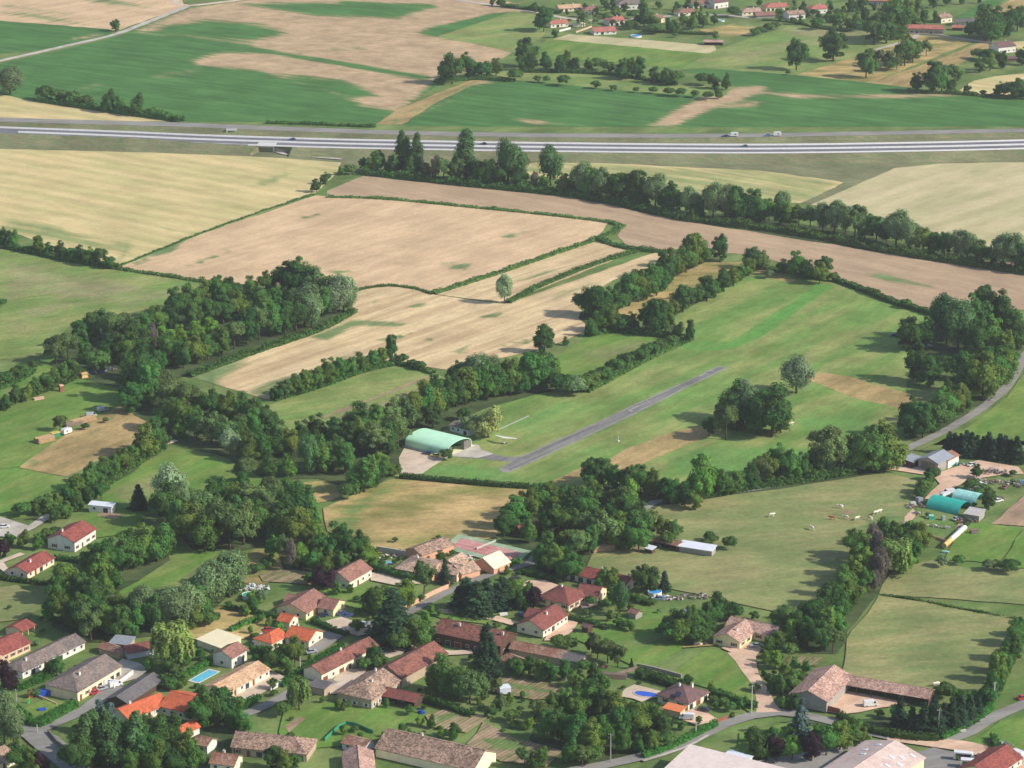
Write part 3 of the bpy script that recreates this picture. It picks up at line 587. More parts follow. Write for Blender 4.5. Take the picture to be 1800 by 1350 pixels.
field('garden_plot', [(850, 1215), (880, 1190), (980, 1205), (1035, 1226), (940, 1232)], M['garden_beds'], [([(880, 1200), (980, 1216), (970, 1222), (880, 1208)], 5, .9), ([(890, 1222), (940, 1218), (930, 1230)], 5, .8)], cell=2.5)
field('garden_plot', [(748, 1260), (790, 1246), (860, 1262), (820, 1290), (760, 1280)], M['garden_beds'], [([(765, 1262), (800, 1252), (805, 1262), (770, 1274)], 5, .9)], cell=2.5)
field('garden_plot', [(820, 1310), (850, 1270), (905, 1300), (990, 1322), (960, 1350), (880, 1340)], M['garden_beds'], [([(840, 1300), (900, 1302), (950, 1322), (880, 1320)], 7, 1)], cell=2.5)
field('garden_plot', [(1372, 1172), (1392, 1154), (1445, 1158), (1436, 1172)], M['garden_beds'], [([(1408, 1162), (1420, 1154), (1424, 1166)], 3, .9)], cell=2); field('garden_plot', [(170, 909), (182, 900), (214, 904), (206, 914)], M['bare_soil'])
field('bare_patch', [(500, 1278), (530, 1262), (536, 1266), (508, 1290)], M['bare_soil'])
R5 = 5.0
ribbon('road', [(960, 1366), (1060, 1347), (1130, 1331), (1190, 1314), (1235, 1293), (1275, 1274), (1320, 1260), (1370, 1254), (1420, 1260), (1470, 1272), (1520, 1287), (1570, 1298), (1620, 1304), (1670, 1302), (1705, 1288), (1733, 1270), (1765, 1254), (1810, 1236)], 5.2, M['asphalt'], jit=.15)
ribbon('gravel_road', [(1560, 1300), (1640, 1306), (1700, 1314), (1750, 1328), (1800, 1345), (1840, 1356)], [3, 7, 8, 9, 9, 8], M['gravel_pink'], jit=.4)
ribbon('driveway', [(1352, 1254), (1346, 1238), (1340, 1215), (1322, 1188), (1310, 1162), (1302, 1148)], [9, 5, 4.5, 5, 7, 10], M['gravel_pink'], jit=.3); field('driveway', [(1268, 1141), (1290, 1132), (1334, 1134), (1340, 1142), (1325, 1160), (1300, 1172), (1288, 1150)], M['gravel_pink'])
field('courtyard', [(1436, 1250), (1452, 1240), (1488, 1216), (1545, 1226), (1600, 1240), (1548, 1246), (1512, 1254), (1476, 1258), (1460, 1254)], M['gravel_pink'])
field('car_park', [(1270, 1366), (1300, 1346), (1400, 1328), (1470, 1316), (1530, 1302), (1548, 1304), (1530, 1366)], M['asphalt']); field('car_park', [(1600, 1328), (1640, 1316), (1700, 1330), (1730, 1345), (1740, 1370), (1590, 1370)], M['asphalt'])
field('pool_terrace', [(1087, 1226), (1098, 1214), (1114, 1205), (1162, 1217), (1150, 1228), (1128, 1236), (1112, 1230)], M['gravel']); field('driveway', [(1192, 1264), (1205, 1252), (1228, 1246), (1264, 1268), (1226, 1278)], M['gravel_pink'])
field('terrace', [(956, 1128), (962, 1118), (1000, 1092), (1016, 1096), (1008, 1110), (985, 1128)], M['gravel_pink']); field('driveway', [(915, 1030), (928, 1022), (958, 1022), (985, 1032), (955, 1048)], M['gravel_pink'])
field('terrace', [(1018, 1062), (1044, 1056), (1050, 1066), (1024, 1074)], M['gravel']); field('driveway', [(650, 1008), (682, 1010), (722, 1020), (740, 1028), (700, 1032), (652, 1022)], M['gravel'])
field('driveway', [(572, 1094), (600, 1086), (650, 1104), (664, 1112), (630, 1120), (592, 1110)], M['gravel']); field('car_park', [(540, 1134), (558, 1108), (604, 1120), (575, 1140), (548, 1156)], M['asphalt'])
field('courtyard', [(578, 1206), (600, 1178), (645, 1178), (640, 1192), (600, 1222), (580, 1222)], M['gravel']); field('driveway', [(660, 1150), (670, 1140), (718, 1142), (706, 1152), (676, 1162)], M['gravel'])
ribbon('driveway', [(770, 1076), (830, 1080), (870, 1088), (910, 1100)], 4, M['gravel_pink'], jit=.3); ribbon('driveway', [(720, 1140), (745, 1142), (790, 1150), (830, 1148)], 4, M['gravel'])
field('courtyard', [(200, 1175), (215, 1160), (245, 1168), (262, 1180), (240, 1195), (205, 1205)], M['gravel_grey']); field('driveway', [(400, 1228), (440, 1205), (480, 1182), (500, 1192), (470, 1216), (430, 1238)], M['gravel'])
ribbon('road', [(420, 1262), (450, 1250), (500, 1226), (540, 1200), (560, 1190), (585, 1205)], 4.6, M['asphalt']); ribbon('road', [(60, 1288), (110, 1268), (150, 1250), (180, 1228), (205, 1208)], [6, 5, 5, 6, 7], M['asphalt'])
ribbon('road', [(20, 1278), (60, 1292), (95, 1318), (130, 1350), (150, 1372)], [6, 10, 10, 9, 9], M['asphalt']); field('yard', [(-40, 918), (0, 910), (50, 926), (100, 893), (106, 897), (62, 930), (25, 948), (-40, 940)], M['gravel_grey'])
ribbon('farm_track', [(198, 836), (220, 822), (248, 808), (285, 784), (310, 776)], 3, M['gravel'], jit=.3); ribbon('farm_track', [(20, 1012), (0, 990), (40, 975)], 3, M['gravel'])
ribbon('footpath', [(1200, 1140), (1250, 1136), (1285, 1130)], 1.6, M['dry_paddock'], jit=.5)
ribbon('pavement', [(1130, 1340), (1200, 1318), (1245, 1295)], 1.2, M['gravel_grey'], jit=.2)
# tennis court
field('tennis_court', [(776, 966), (806, 940.5), (934, 971), (904, 998)], M['tennis_green'], jit=0); field('tennis_court', [(794, 963), (812, 948), (918, 974), (898, 990)], M['tennis_red'], jit=0)
# ================================================================== FOLIAGE
def leaf_mesh(name, cen, nrm, size, rng, mat, aspect=1.35):
    """one small bent-free leaf cluster card per point, all in one mesh"""
    n = len(cen)
    t = rng.normal(size=(n, 3)); t -= (t * nrm).sum(1)[:, None] * nrm; t /= np.linalg.norm(t, axis=1)[:, None] + 1e-9
    b = np.cross(nrm, t); s = (size * rng.uniform(.6, 1.35, n))[:, None]
    v = np.stack([cen - t * s * aspect * .5, cen + b * s * .5 - t * s * .08, cen + t * s * aspect * .5, cen - b * s * .5 + t * s * .1], 1).reshape(-1, 3)
    me = bpy.data.meshes.new(name)
    me.vertices.add(4 * n); me.vertices.foreach_set('co', v.ravel())
    me.loops.add(4 * n); me.loops.foreach_set('vertex_index', np.arange(4 * n, dtype=np.int32))
    me.polygons.add(n); me.polygons.foreach_set('loop_start', np.arange(0, 4 * n, 4, dtype=np.int32))
    me.polygons.foreach_set('loop_total', np.full(n, 4, dtype=np.int32))
    me.update(calc_edges=True); me.validate(); me.materials.append(mat)
    return me
def unit(n, rng):
    d = rng.normal(size=(n, 3)); return d / np.linalg.norm(d, axis=1)[:, None]
def crown_mesh(kind, seed):
    """crown of a tree one unit high, base at z=0"""
    rng = np.random.default_rng(seed); C = []; N = []; S = .04; asp = 1.35
    def clump(c, r, n, flat=.85, droop=0.0):
        d = unit(n, rng); d[:, 2] = np.where(d[:, 2] < -.45, -d[:, 2], d[:, 2])
        rad = r * rng.uniform(.45, 1.12, n)[:, None]
        p = np.array(c) + d * rad * np.array([1, 1, flat]); p[:, 2] -= droop * rng.uniform(0, 1, n) ** 2
        q = p - np.array([0, 0, .5]); q = q / (np.linalg.norm(q, axis=1)[:, None] + 1e-6)
        nn = d * .6 + q * .6 + unit(n, rng) * .5; nn[:, 2] += .12
        C.append(p); N.append(nn / np.linalg.norm(nn, axis=1)[:, None])
    if kind in ('round', 'willow', 'bush', 'open'):
        rz = {'round': .46, 'willow': .46, 'bush': .42, 'open': .33}[kind]; rx = {'round': .42, 'willow': .37, 'bush': .6, 'open': .44}[kind]
        zc = {'round': .52, 'willow': .52, 'bush': .5, 'open': .6}[kind]; nc = {'round': 56, 'willow': 44, 'bush': 18, 'open': 42}[kind]
        lobes = None
        if kind in ('round', 'open'):
            z0 = 0 if kind == 'round' else .12
            lobes = [(np.array([rng.normal() * .05, rng.normal() * .05, .74]), rng.uniform(.2, .25))]
            a0 = rng.uniform(0, 6.28); nl = int(rng.integers(4, 7))
            for j in range(nl):
                a = a0 + 6.283 * j / nl + rng.normal() * .3; q = rng.uniform(.17, .27)
                lobes.append((np.array([q * math.cos(a), q * math.sin(a), z0 + rng.uniform(.3, .6)]), rng.uniform(.17, .25)))
            if kind == 'round': lobes.append((np.array([0, 0, .28]), .3))
        for i in range(nc):
            if lobes:
                lc, lr = lobes[i % len(lobes)]; d = unit(1, rng)[0]; k = rng.uniform(.45, .95); r = rng.uniform(.085, .15)
                c = lc + d * lr * k * np.array([1, 1, .95]); c[2] = max(c[2], r * .7)
                clump(c, r, 150, .85); continue
            d = unit(1, rng)[0]; d[2] = abs(d[2]) if rng.random() < .55 else d[2]
            k = rng.uniform(.45, .84); r = rng.uniform(.13, .22) * (1.25 if kind == 'bush' else 1)
            sq = 1 - .22 * max(0, -d[2])
            c = (d[0] * rx * k * sq, d[1] * rx * k * sq, max(zc + d[2] * rz * k, r * .8))
            clump(c, r * rng.uniform(.8, 1.1), 210 if kind != 'bush' else 150, .8 if kind != 'willow' else 1.0, .05 if kind == 'willow' else 0)
        clump((0, 0, zc), min(rx, rz) * .72, 700)
        S = .04 if kind != 'bush' else .075
        if kind == 'willow': S = .032; asp = 2.0
    elif kind == 'poplar':
        for i in range(44):
            z = rng.uniform(.05, .97); w = .13 * math.sin(math.pi * min(1, (z * .86 + .16))) ** .7 + .015
            a = rng.uniform(0, 6.28); k = rng.uniform(.2, .75)
            clump((w * k * math.cos(a), w * k * math.sin(a), z), rng.uniform(.045, .085), 120, 1.7)
        S = .026
    elif kind == 'conifer':
        for i in range(15):
            z = .06 + .9 * i / 14; w = .25 * (1 - z) ** .85 + .012; nb = max(4, int(13 * (1 - z) + 3))
            for j in range(nb):
                a = rng.uniform(0, 6.28); L = w * rng.uniform(.75, 1.15); m = 44
                t = rng.uniform(.15, 1, m); sp = rng.normal(size=(m, 3)) * .018
                p = np.stack([np.cos(a) * L * t, np.sin(a) * L * t, z - .06 * t * t * (1 - z) - .01 * t], 1) + sp
                nn = np.tile([np.cos(a) * .45, np.sin(a) * .45, .8], (m, 1)) + unit(m, rng) * .55
                C.append(p); N.append(nn / np.linalg.norm(nn, axis=1)[:, None])
        S = .029; asp = 1.9
    elif kind == 'weep':
        for i in range(22):
            d = unit(1, rng)[0]; d[2] = abs(d[2]); k = rng.uniform(.45, .82)
            c = (d[0] * .42 * k, d[1] * .42 * k, .56 + d[2] * .38 * k); clump(c, .14, 90, .8)
            for j in range(6):
                a = rng.uniform(0, 6.28); q = np.array(c) + np.array([math.cos(a), math.sin(a), 0]) * .11; m = 34
                t = rng.uniform(0, 1, m); L = rng.uniform(.25, .5)
                p = q + np.stack([d[0] * .07 * t, d[1] * .07 * t, -L * t], 1) + rng.normal(size=(m, 3)) * .014
                p[:, 2] = np.maximum(p[:, 2], .05); nn = np.tile([d[0], d[1], .25], (m, 1)) + unit(m, rng) * .6
                C.append(p); N.append(nn / np.linalg.norm(nn, axis=1)[:, None])
        S = .036; asp = 2.2
    c = np.concatenate(C); c[:, 2] = np.clip(c[:, 2], .015, None)
    top = c[:, 2].max(); c[:, 2] /= top
    return leaf_mesh('crown', c, np.concatenate(N), S, rng, MATS['leaf_dark'], asp)
def trunk_mesh(kind, seed):
    rng = random.Random(seed); b = MB(); h = {'bush': .3, 'poplar': .9, 'conifer': .95}.get(kind, .55); r = {'poplar': .016, 'conifer': .018, 'bush': .02}.get(kind, .024)
    z = 0; p = Vector((0, 0, 0)); rad = r * 1.35
    for i in range(4):
        q = p + Vector((rng.uniform(-.012, .012), rng.uniform(-.012, .012), h / 4)); b.tube(p, q, rad, rad * .8, 7); p = q; rad *= .8
        if i >= 1 and kind not in ('poplar', 'conifer'):
            for j in range(2):
                a = rng.uniform(0, 6.28); b.tube(p, p + Vector((math.cos(a) * .22, math.sin(a) * .22, .17)), rad * .6, rad * .2, 5)
    me = b.build('trunk', MATS['trunk'], smooth=True); m = me.data; bpy.data.objects.remove(me); return m
SHAPES = {}
for k_, n_ in (('round', 6), ('open', 3), ('willow', 3), ('bush', 3), ('poplar', 2), ('conifer', 3), ('weep', 1)):
    SHAPES[k_] = [(crown_mesh(k_, 100 + 7 * i + len(k_)), trunk_mesh(k_, i)) for i in range(n_)]
# letter: (shape, name, category, leaf material, width per height, look); broadleafs go by tone and shape, not species
TT = {'r': ('round', 'dark_broadleaf_tree', 'tree', 'leaf_dark', .88, 'dark round tree'), 'm': ('round', 'green_broadleaf_tree', 'tree', 'leaf_mid', .85, 'mid-green tree'),
      'n': ('round', 'yellowish_broadleaf_tree', 'tree', 'leaf_yellowish', .9, 'yellowish-green tree'), 'l': ('round', 'bright_broadleaf_tree', 'tree', 'leaf_light', .92, 'bright-green tree'), 'o': ('open', 'olive_broadleaf_tree', 'tree', 'leaf_olive', .95, 'olive-green tree'),
      'w': ('willow', 'willow_tree', 'tree', 'leaf_willow', .84, 'silvery willow'), 'p': ('poplar', 'poplar_tree', 'tree', 'leaf_poplar', 1.0, 'columnar poplar'),
      'y': ('willow', 'willow_tree', 'tree', 'leaf_silver', .9, 'pale silver-grey willow'), 'q': ('willow', 'upright_broadleaf_tree', 'tree', 'leaf_poplar', .72, 'upright grey-green tree'), 'c': ('conifer', 'conifer_tree', 'conifer', 'leaf_conifer', 1.0, 'pointed conifer'),
      's': ('conifer', 'spruce_tree', 'conifer', 'leaf_blue', 1.1, 'blue-grey spruce'), 'b': ('bush', 'bush', 'bush', 'leaf_bush', 1.25, 'low green bush'), 'd': ('bush', 'bush', 'bush', 'leaf_dark', 1.15, 'dark green bush'),
      'k': ('bush', 'bush', 'bush', 'leaf_willow', 1.15, 'greyish bush'), 'u': ('round', 'purple_tree', 'tree', 'leaf_purple', .95, 'purple-leaved tree'), 'e': ('weep', 'weeping_willow', 'tree', 'leaf_weep', 1.0, 'weeping willow'),
      'f': ('round', 'flowering_tree', 'tree', 'leaf_blossom', .95, 'pale flowering tree'), 'g': ('willow', 'bare_tree', 'tree', 'leaf_grey', .5, 'half-bare grey tree')}
ORD = 'first second third fourth fifth sixth seventh eighth ninth tenth eleventh twelfth thirteenth fourteenth fifteenth sixteenth seventeenth eighteenth nineteenth twentieth'.split()
def ordinal(i):
    return ORD[i] if i < 20 else ['twenty', 'thirty', 'forty'][(i + 1) // 10 - 2] + (('-' + ORD[(i + 1) % 10 - 1]) if (i + 1) % 10 else 'ieth')
def plant(t, px, py, hpx, label, group, wf=None, low=False):
    shape, name, cat, mat, wr, look = TT[t]
    crown, trunk = R.choice(SHAPES[shape])
    p = on_ground(px, py); h = hpx / (ppm(py) * .945) * R.uniform(1.0, 1.14); w = h * wr * (wf or R.uniform(.88, 1.16))
    rz = R.uniform(0, 6.28)
    if cat == 'bush':
        o = bpy.data.objects.new(name, crown); COL.objects.link(o); root = o
        o.location = p; o.rotation_euler.z = rz; o.scale = (w, w, h)
        tag(o, label, cat, group)
    else:
        root = empty(name, p, rz, label, cat, group); root.scale = (w, w, h)
        o = bpy.data.objects.new('crown', crown); COL.objects.link(o); o.parent = root
        q = bpy.data.objects.new('trunk', trunk); COL.objects.link(q); q.parent = root
    o.material_slots[0].link = 'OBJECT'; o.material_slots[0].material = MATS[mat]
    return root
def belt(place, group, data):
    items = []
    for tok in data.split():
        a = tok.split(','); items.append((a[3] if len(a) > 3 else 'r', float(a[0]), float(a[1]), float(a[2]), float(a[4]) if len(a) > 4 else None))
    mi = 0; its = []
    for it in items:
        if it[0] == 'm':
            mi += 1
            if mi % 5 in (2, 4): it = ('n',) + it[1:]
        its.append(it)
    items = its; by = {}
    for it in items: by.setdefault(it[0], []).append(it)
    for t, L in by.items():
        L.sort(key=lambda i: i[1])
        for i, (t_, x, y, h, w) in enumerate(L):
            lab = TT[t][5] + (' ' + place if len(L) == 1 else ', ' + ordinal(i) + ' from left ' + place)
            plant(t, x, y, h, lab, group, w)
def scatter(place, group, poly, n, types, hm, seed, gap=3.0):
    """garden plants inside an outline, clear of buildings, roads and each other"""
    rg = random.Random(seed); W_ = [G(a, b, 0) for a, b in poly]; xs = [p.x for p in W_]; ys = [p.y for p in W_]; out = []; pl = []
    bad = ('road', 'driveway', 'courtyard', 'car_park', 'terrace', 'tennis', 'pool', 'runway', 'gravel', 'farm_yard', 'yard', 'garden_plot', 'footpath', 'court_marking', 'concrete')
    tries = 0
    while len(out) < n and tries < n * 60:
        tries += 1; x = rg.uniform(min(xs), max(xs)); y = rg.uniform(min(ys), max(ys)); ins = False; j = len(W_) - 1
        for i in range(len(W_)):
            if (W_[i].y > y) != (W_[j].y > y) and x < (W_[j].x - W_[i].x) * (y - W_[i].y) / (W_[j].y - W_[i].y) + W_[i].x: ins = not ins
            j = i
        if not ins: continue
        gz(x, y)
        if any(TOP[0].startswith(b) for b in bad): continue
        if any(inrect(x, y, r) for r in FOOT) or any((x - a) ** 2 + (y - b) ** 2 < gap * gap for a, b in pl): continue
        pl.append((x, y)); px, py = to_px(x, y); t = rg.choice(types); h = rg.uniform(*hm) * (1 if t in 'bdk' else 2.0)
        out.append('%.1f,%.1f,%.1f,%s' % (px, py, h * ppm(py) * .945, t))
    belt(place, group, ' '.join(out))
FOOT = []
def inrect(x, y, r):
    cx, cy, rz, L, W, m = r; dx, dy = x - cx, y - cy; u = dx * math.cos(rz) + dy * math.sin(rz); v = -dx * math.sin(rz) + dy * math.cos(rz)
    return abs(u) < L / 2 + m and -m < v < W + m
def hedge(px, width, height, label, mat='leaf_hedge', name='hedge', cat='hedge', size=.55, rough=.12, dens=3.2, gap=0.0):
    line = smooth_line([G(a, b, 0) for a, b in px], 2.0); ns = normals2(line); seed = R.randrange(10 ** 6); rng = np.random.default_rng(seed)
    L = sum((line[i + 1] - line[i]).length for i in range(len(line) - 1))
    n = int(min(9000, L * (width + 2 * height) * dens)); org = line[len(line) // 2].copy(); z0 = gz(org.x, org.y)
    P = np.array([(q.x - org.x, q.y - org.y) for q in line]); NN = np.array([(q.x, q.y) for q in ns])
    t = rng.uniform(0, len(line) - 1.001, n); i = t.astype(int); fr = (t - i)[:, None]
    c = P[i] * (1 - fr) + P[i + 1] * fr; nn = NN[i]
    hv = 1 + rough * (np.sin(t * .9 + seed) + np.sin(t * .37 + 2) + .6 * np.sin(t * 2.1)) ; hv = np.clip(hv, .25, None)
    a = rng.uniform(0, 1, n) * (width + 2 * height); u = np.empty(n); z = np.empty(n); no = np.zeros((n, 3))
    left = a < height; right = a > height + width; topm = ~(left | right)
    u[left] = -.5 * width; z[left] = a[left]; u[right] = .5 * width; z[right] = (a[right] - height - width); u[topm] = a[topm] - height - width / 2; z[topm] = height
    no[:, :2] = nn * np.where(left, -1, np.where(right, 1, 0))[:, None]; no[:, 2] = np.where(topm, 1.0, .25)
    edge = np.abs(u) / (width / 2); z = z * (1 - .12 * edge * (z > .7 * height)) * hv
    pos = np.stack([c[:, 0] + nn[:, 0] * u, c[:, 1] + nn[:, 1] * u, np.clip(z, .08, None)], 1) + rng.normal(size=(n, 3)) * [.12, .12, .1]
    no = no * .8 + unit(n, rng) * .75; no /= np.linalg.norm(no, axis=1)[:, None]
    me = leaf_mesh(name, pos, no, size, rng, MATS[mat])
    # woody core so that it is never see-through
    b = bmesh.new(); b.from_mesh(me); prev = None; k = max(.2, .5 - rough)
    for j in range(0, len(line)):
        q = line[j] - org; hh = height * .72 * max(.25, 1 + rough * (math.sin(j * .9 + seed) + math.sin(j * .37 + 2) + .6 * math.sin(j * 2.1)))
        ring = [b.verts.new((q.x + ns[j].x * s * width * .42, q.y + ns[j].y * s * width * .42, zz)) for s, zz in ((-1, 0), (-.8, hh), (.8, hh), (1, 0))]
        if prev:
            for m_ in range(3): b.faces.new((prev[m_], ring[m_], ring[m_ + 1], prev[m_ + 1]))
        prev = ring
    b.to_mesh(me); b.free()
    o = bpy.data.objects.new(name, me); COL.objects.link(o); o.location = (org.x, org.y, z0)
    return tag(o, label, cat)

# ================================================================== BUILDINGS
def window_mesh(shut=True, w=1.2, h=1.2, door=False):
    b = MB(); b.box(-w / 2, w / 2, -.07, .02, 0, h, 0); b.box(-w / 2 + .1, w / 2 - .1, -.09, -.05, .1, h - .1, 1)
    if shut:
        for s in (-1, 1):
            x = s * (w / 2 + .3); b.box(x - .28, x + .28, -.09, .0, -.03, h + .03, 2)
    return b
_win = {}
def get_window(kind):
    if kind not in _win:
        if kind == 'door': o = window_mesh(False, 1.1, 2.1).build('door', [MATS['shutter'], MATS['shutter'], MATS['shutter']])
        elif kind == 'garage': o = window_mesh(False, 2.8, 2.2).build('garage_door', [MATS['frame_white'], MATS['shutter'], MATS['shutter']])
        elif kind == 'big': o = window_mesh(False, 2.2, 2.1).build('window', [MATS['frame_white'], MATS['glass'], MATS['shutter']])
        elif kind == 'brown': o = window_mesh(True).build('window', [MATS['frame_white'], MATS['glass'], MATS['shutter']])
        else: o = window_mesh(True).build('window', [MATS['frame_white'], MATS['glass'], MATS['shutter_white']])
        _win[kind] = o.data; bpy.data.objects.remove(o)
    return _win[kind]
def add_opening(parent, kind, x, y, z, rz):
    me = get_window(kind); o = bpy.data.objects.new({'door': 'door', 'garage': 'garage_door'}.get(kind, 'window'), me); COL.objects.link(o)
    o.parent = parent; o.location = (x, y, z); o.rotation_euler.z = rz; return o
def roof_slopes(L, W, zt, rise, ovs, ove, hl, hr, mono=False, y0=0.0, x0=0.0):
    x1, x2 = x0 - L / 2 - ove, x0 + L / 2 + ove; ya, yb = y0 - ovs, y0 + W + ovs; drop = rise * ovs / (W / 2) if not mono else rise * ovs / W
    ze = zt - drop; zr = zt + rise; ym = y0 + W / 2; hip = W / 2 + ovs
    if mono:
        return [[(x1, ya, ze), (x2, ya, ze), (x2, yb, zr + drop), (x1, yb, zr + drop)]], None
    rl = x1 + (hip if hl else 0); rr = x2 - (hip if hr else 0)
    if rl > rr: rl = rr = (rl + rr) / 2
    sl = [[(x1, ya, ze), (x2, ya, ze), (rr, ym, zr), (rl, ym, zr)], [(x2, yb, ze), (x1, yb, ze), (rl, ym, zr), (rr, ym, zr)]]
    if hl: sl.append([(x1, yb, ze), (x1, ya, ze), (rl, ym, zr)])
    if hr: sl.append([(x2, ya, ze), (x2, yb, ze), (rr, ym, zr)])
    return sl, (rl, rr, ym, zr)
def block(parent, L, W, h, rise, wall, roof, hl=0, hr=0, mono=False, y0=0.0, x0=0.0, ovs=.55, ove=.4, wins='f', win='white', open_front=False, storeys=1, th=.2, roofname='roof', spacing=3.4, frontdoors=(), seed=0):
    """walls (with gables), roof slopes, openings; local x along the front, y to the back"""
    rg = random.Random(seed + int(L * 10)); b = MB(); xa, xb = x0 - L / 2, x0 + L / 2
    top = h - .05
    if mono:
        b.poly([(xa, y0, 0), (xb, y0, 0), (xb, y0 + W, 0), (xa, y0 + W, 0), (xa, y0, h - .22), (xb, y0, h - .22), (xb, y0 + W, h + rise - .22), (xa, y0 + W, h + rise - .22)],
               [(0, 3, 2, 1), (4, 5, 6, 7), (0, 1, 5, 4), (1, 2, 6, 5), (2, 3, 7, 6), (3, 0, 4, 7)])
    elif open_front:
        t = .3
        b.box(xa, xb, y0 + W - t, y0 + W, 0, h - .15); b.box(xa, xa + t, y0, y0 + W - t, 0, h - .15); b.box(xb - t, xb, y0, y0 + W - t, 0, h - .15)
        k = max(2, int(L / 4.5))
        for i in range(1, k): b.box(xa + L * i / k - .15, xa + L * i / k + .15, y0 + .1, y0 + .4, 0, h - .15)
        for x in (xa, xb - .3): b.prism([(y0, h - .15), (y0 + W, h - .15), (y0 + W / 2, h + rise - .22)], x, x + .3, 0, 'x')
    else:
        zg = h + rise - .2
        b.box(xa, xb, y0, y0 + W, 0, h - .18)
        if not hl: b.prism([(y0 + .02, h - .18), (y0 + W - .02, h - .18), (y0 + W / 2, zg)], xa + .003, xa + .3, 0, 'x')
        if not hr: b.prism([(y0 + .02, h - .18), (y0 + W - .02, h - .18), (y0 + W / 2, zg)], xb - .3, xb - .003, 0, 'x')
    w = b.build('wall', [MATS[wall]], parent)
    sl, ridge = roof_slopes(L, W, h, rise, ovs, ove, hl, hr, mono, y0, x0)
    r = MB()
    for s in sl: r.slab(s, th)
    if ridge:
        rl, rr, ym, zr = ridge
        r.tube((rl, ym, zr - .02), (rr, ym, zr - .02), .14, n=6)
    ro = r.build(roofname, [MATS[roof]], parent)
    if not open_front:
        n = max(1, int(L / spacing))
        for s in range(storeys):
            z = .95 + s * 2.7
            if z + 1.3 > h: break
            for i in range(n):
                if 'f' not in wins: break
                x = xa + L * (i + .5) / n + rg.uniform(-.3, .3); kd = win
                if s == 0 and i in frontdoors: add_opening(parent, 'garage' if rg.random() < .35 else 'door', x, y0, .02, 0); continue
                if s == 0 and rg.random() < .25: add_opening(parent, 'big', x, y0, .05, 0)
                else: add_opening(parent, kd, x, y0, z, 0)
            m = max(1, int(W / 4.2))
            for c, x, rz in (('l', xa, -math.pi / 2), ('r', xb, math.pi / 2)):
                if c in wins:
                    for i in range(m): add_opening(parent, win, x, y0 + W * (i + .5) / m + rg.uniform(-.4, .4), z, rz)
    return ro
def chimney(roof, x, y, z, mat='wall_white', s=.8):
    b = MB(); b.box(x - s / 2, x + s / 2, y - s / 2 * .7, y + s / 2 * .7, z - 1.2, z + .9, 0); b.box(x - s / 2 - .1, x + s / 2 + .1, y - s / 2 * .7 - .1, y + s / 2 * .7 + .1, z + .9, z + 1.02, 1)
    b.tube((x, y, z + 1.02), (x, y, z + 1.4), .16, n=8, mi=2)
    return b.build('chimney', [MATS[mat], MATS['concrete'], MATS['terracotta']], roof)
def frame_on(A, B, h):
    """thing frame from the front eave seen between two picture points at height h"""
    a = G(A[0], A[1], h); b = G(B[0], B[1], h); L = math.hypot(b.x - a.x, b.y - a.y); rz = math.atan2(b.y - a.y, b.x - a.x)
    m = (a + b) / 2; m.z = gz(m.x, m.y); return m, rz, L
def house(name, label, cat, A, B, W, h, rise, wall, roof, group=None, chim=1, ove=.4, ovs=.55, **kw):
    m, rz, L = frame_on(A, B, h)
    m.x += -math.sin(rz) * ovs; m.y += math.cos(rz) * ovs
    root = empty(name, m, rz, label, cat, group); FOOT.append((m.x, m.y, rz, L, W, 1.6))
    L -= 2 * ove; W -= 2 * ovs * .6
    ro = block(root, L, W, h, rise, wall, roof, ovs=ovs, ove=ove, **kw)
    rg = random.Random(int(A[0] * 7 + A[1]))
    for i in range(chim):
        x = (rg.uniform(-.35, .1) + .35 * i) * L; y = W * rg.choice((.36, .62)); chimney(ro, x, y, h + rise * (1 - abs(y - W / 2) / (W / 2)))
    return root, L, W
def wing(root, A, B, W, h, rise, wall, roof, **kw):
    """a wing of the same house, placed from its own eave; its parts hang on the house"""
    m, rz, L = frame_on(A, B, h); sub_inv = Matrix.Rotation(-root.rotation_euler.z, 4, 'Z')
    ovs = kw.get('ovs', .5)
    m.x += -math.sin(rz) * ovs; m.y += math.cos(rz) * ovs
    loc = sub_inv @ (m - root.location); d = rz - root.rotation_euler.z
    FOOT.append((m.x, m.y, rz, L, W, 1.4)); before = set(root.children); block(root, L - .6, W, h, rise, wall, roof, ove=.3, ovs=ovs, **{k: v for k, v in kw.items() if k != 'ovs'})
    T = Matrix.Translation((loc.x, loc.y, .012)) @ Matrix.Rotation(d, 4, 'Z')
    for c in root.children:
        if c not in before: c.matrix_basis = T @ c.matrix_basis
def far_house(label, px, py, L, W, h, rise, ang, wall, roof, hip=(0, 0), chim=1, name='house', cat='house', storeys=1, wins='fr', win='white', open_front=False, mono=False):
    L *= 1.12; W *= 1.08; p = on_ground(px, py); root = empty(name, p, math.radians(ang), label, cat); FOOT.append((p.x, p.y, math.radians(ang), L, W, 2.0))
    ro = block(root, L, W, h, rise, wall, roof, hip[0], hip[1], storeys=storeys, wins=wins, win=win, open_front=open_front, mono=mono)
    if chim: chimney(ro, L * .2, W * .55, h + rise * .85)
    return root

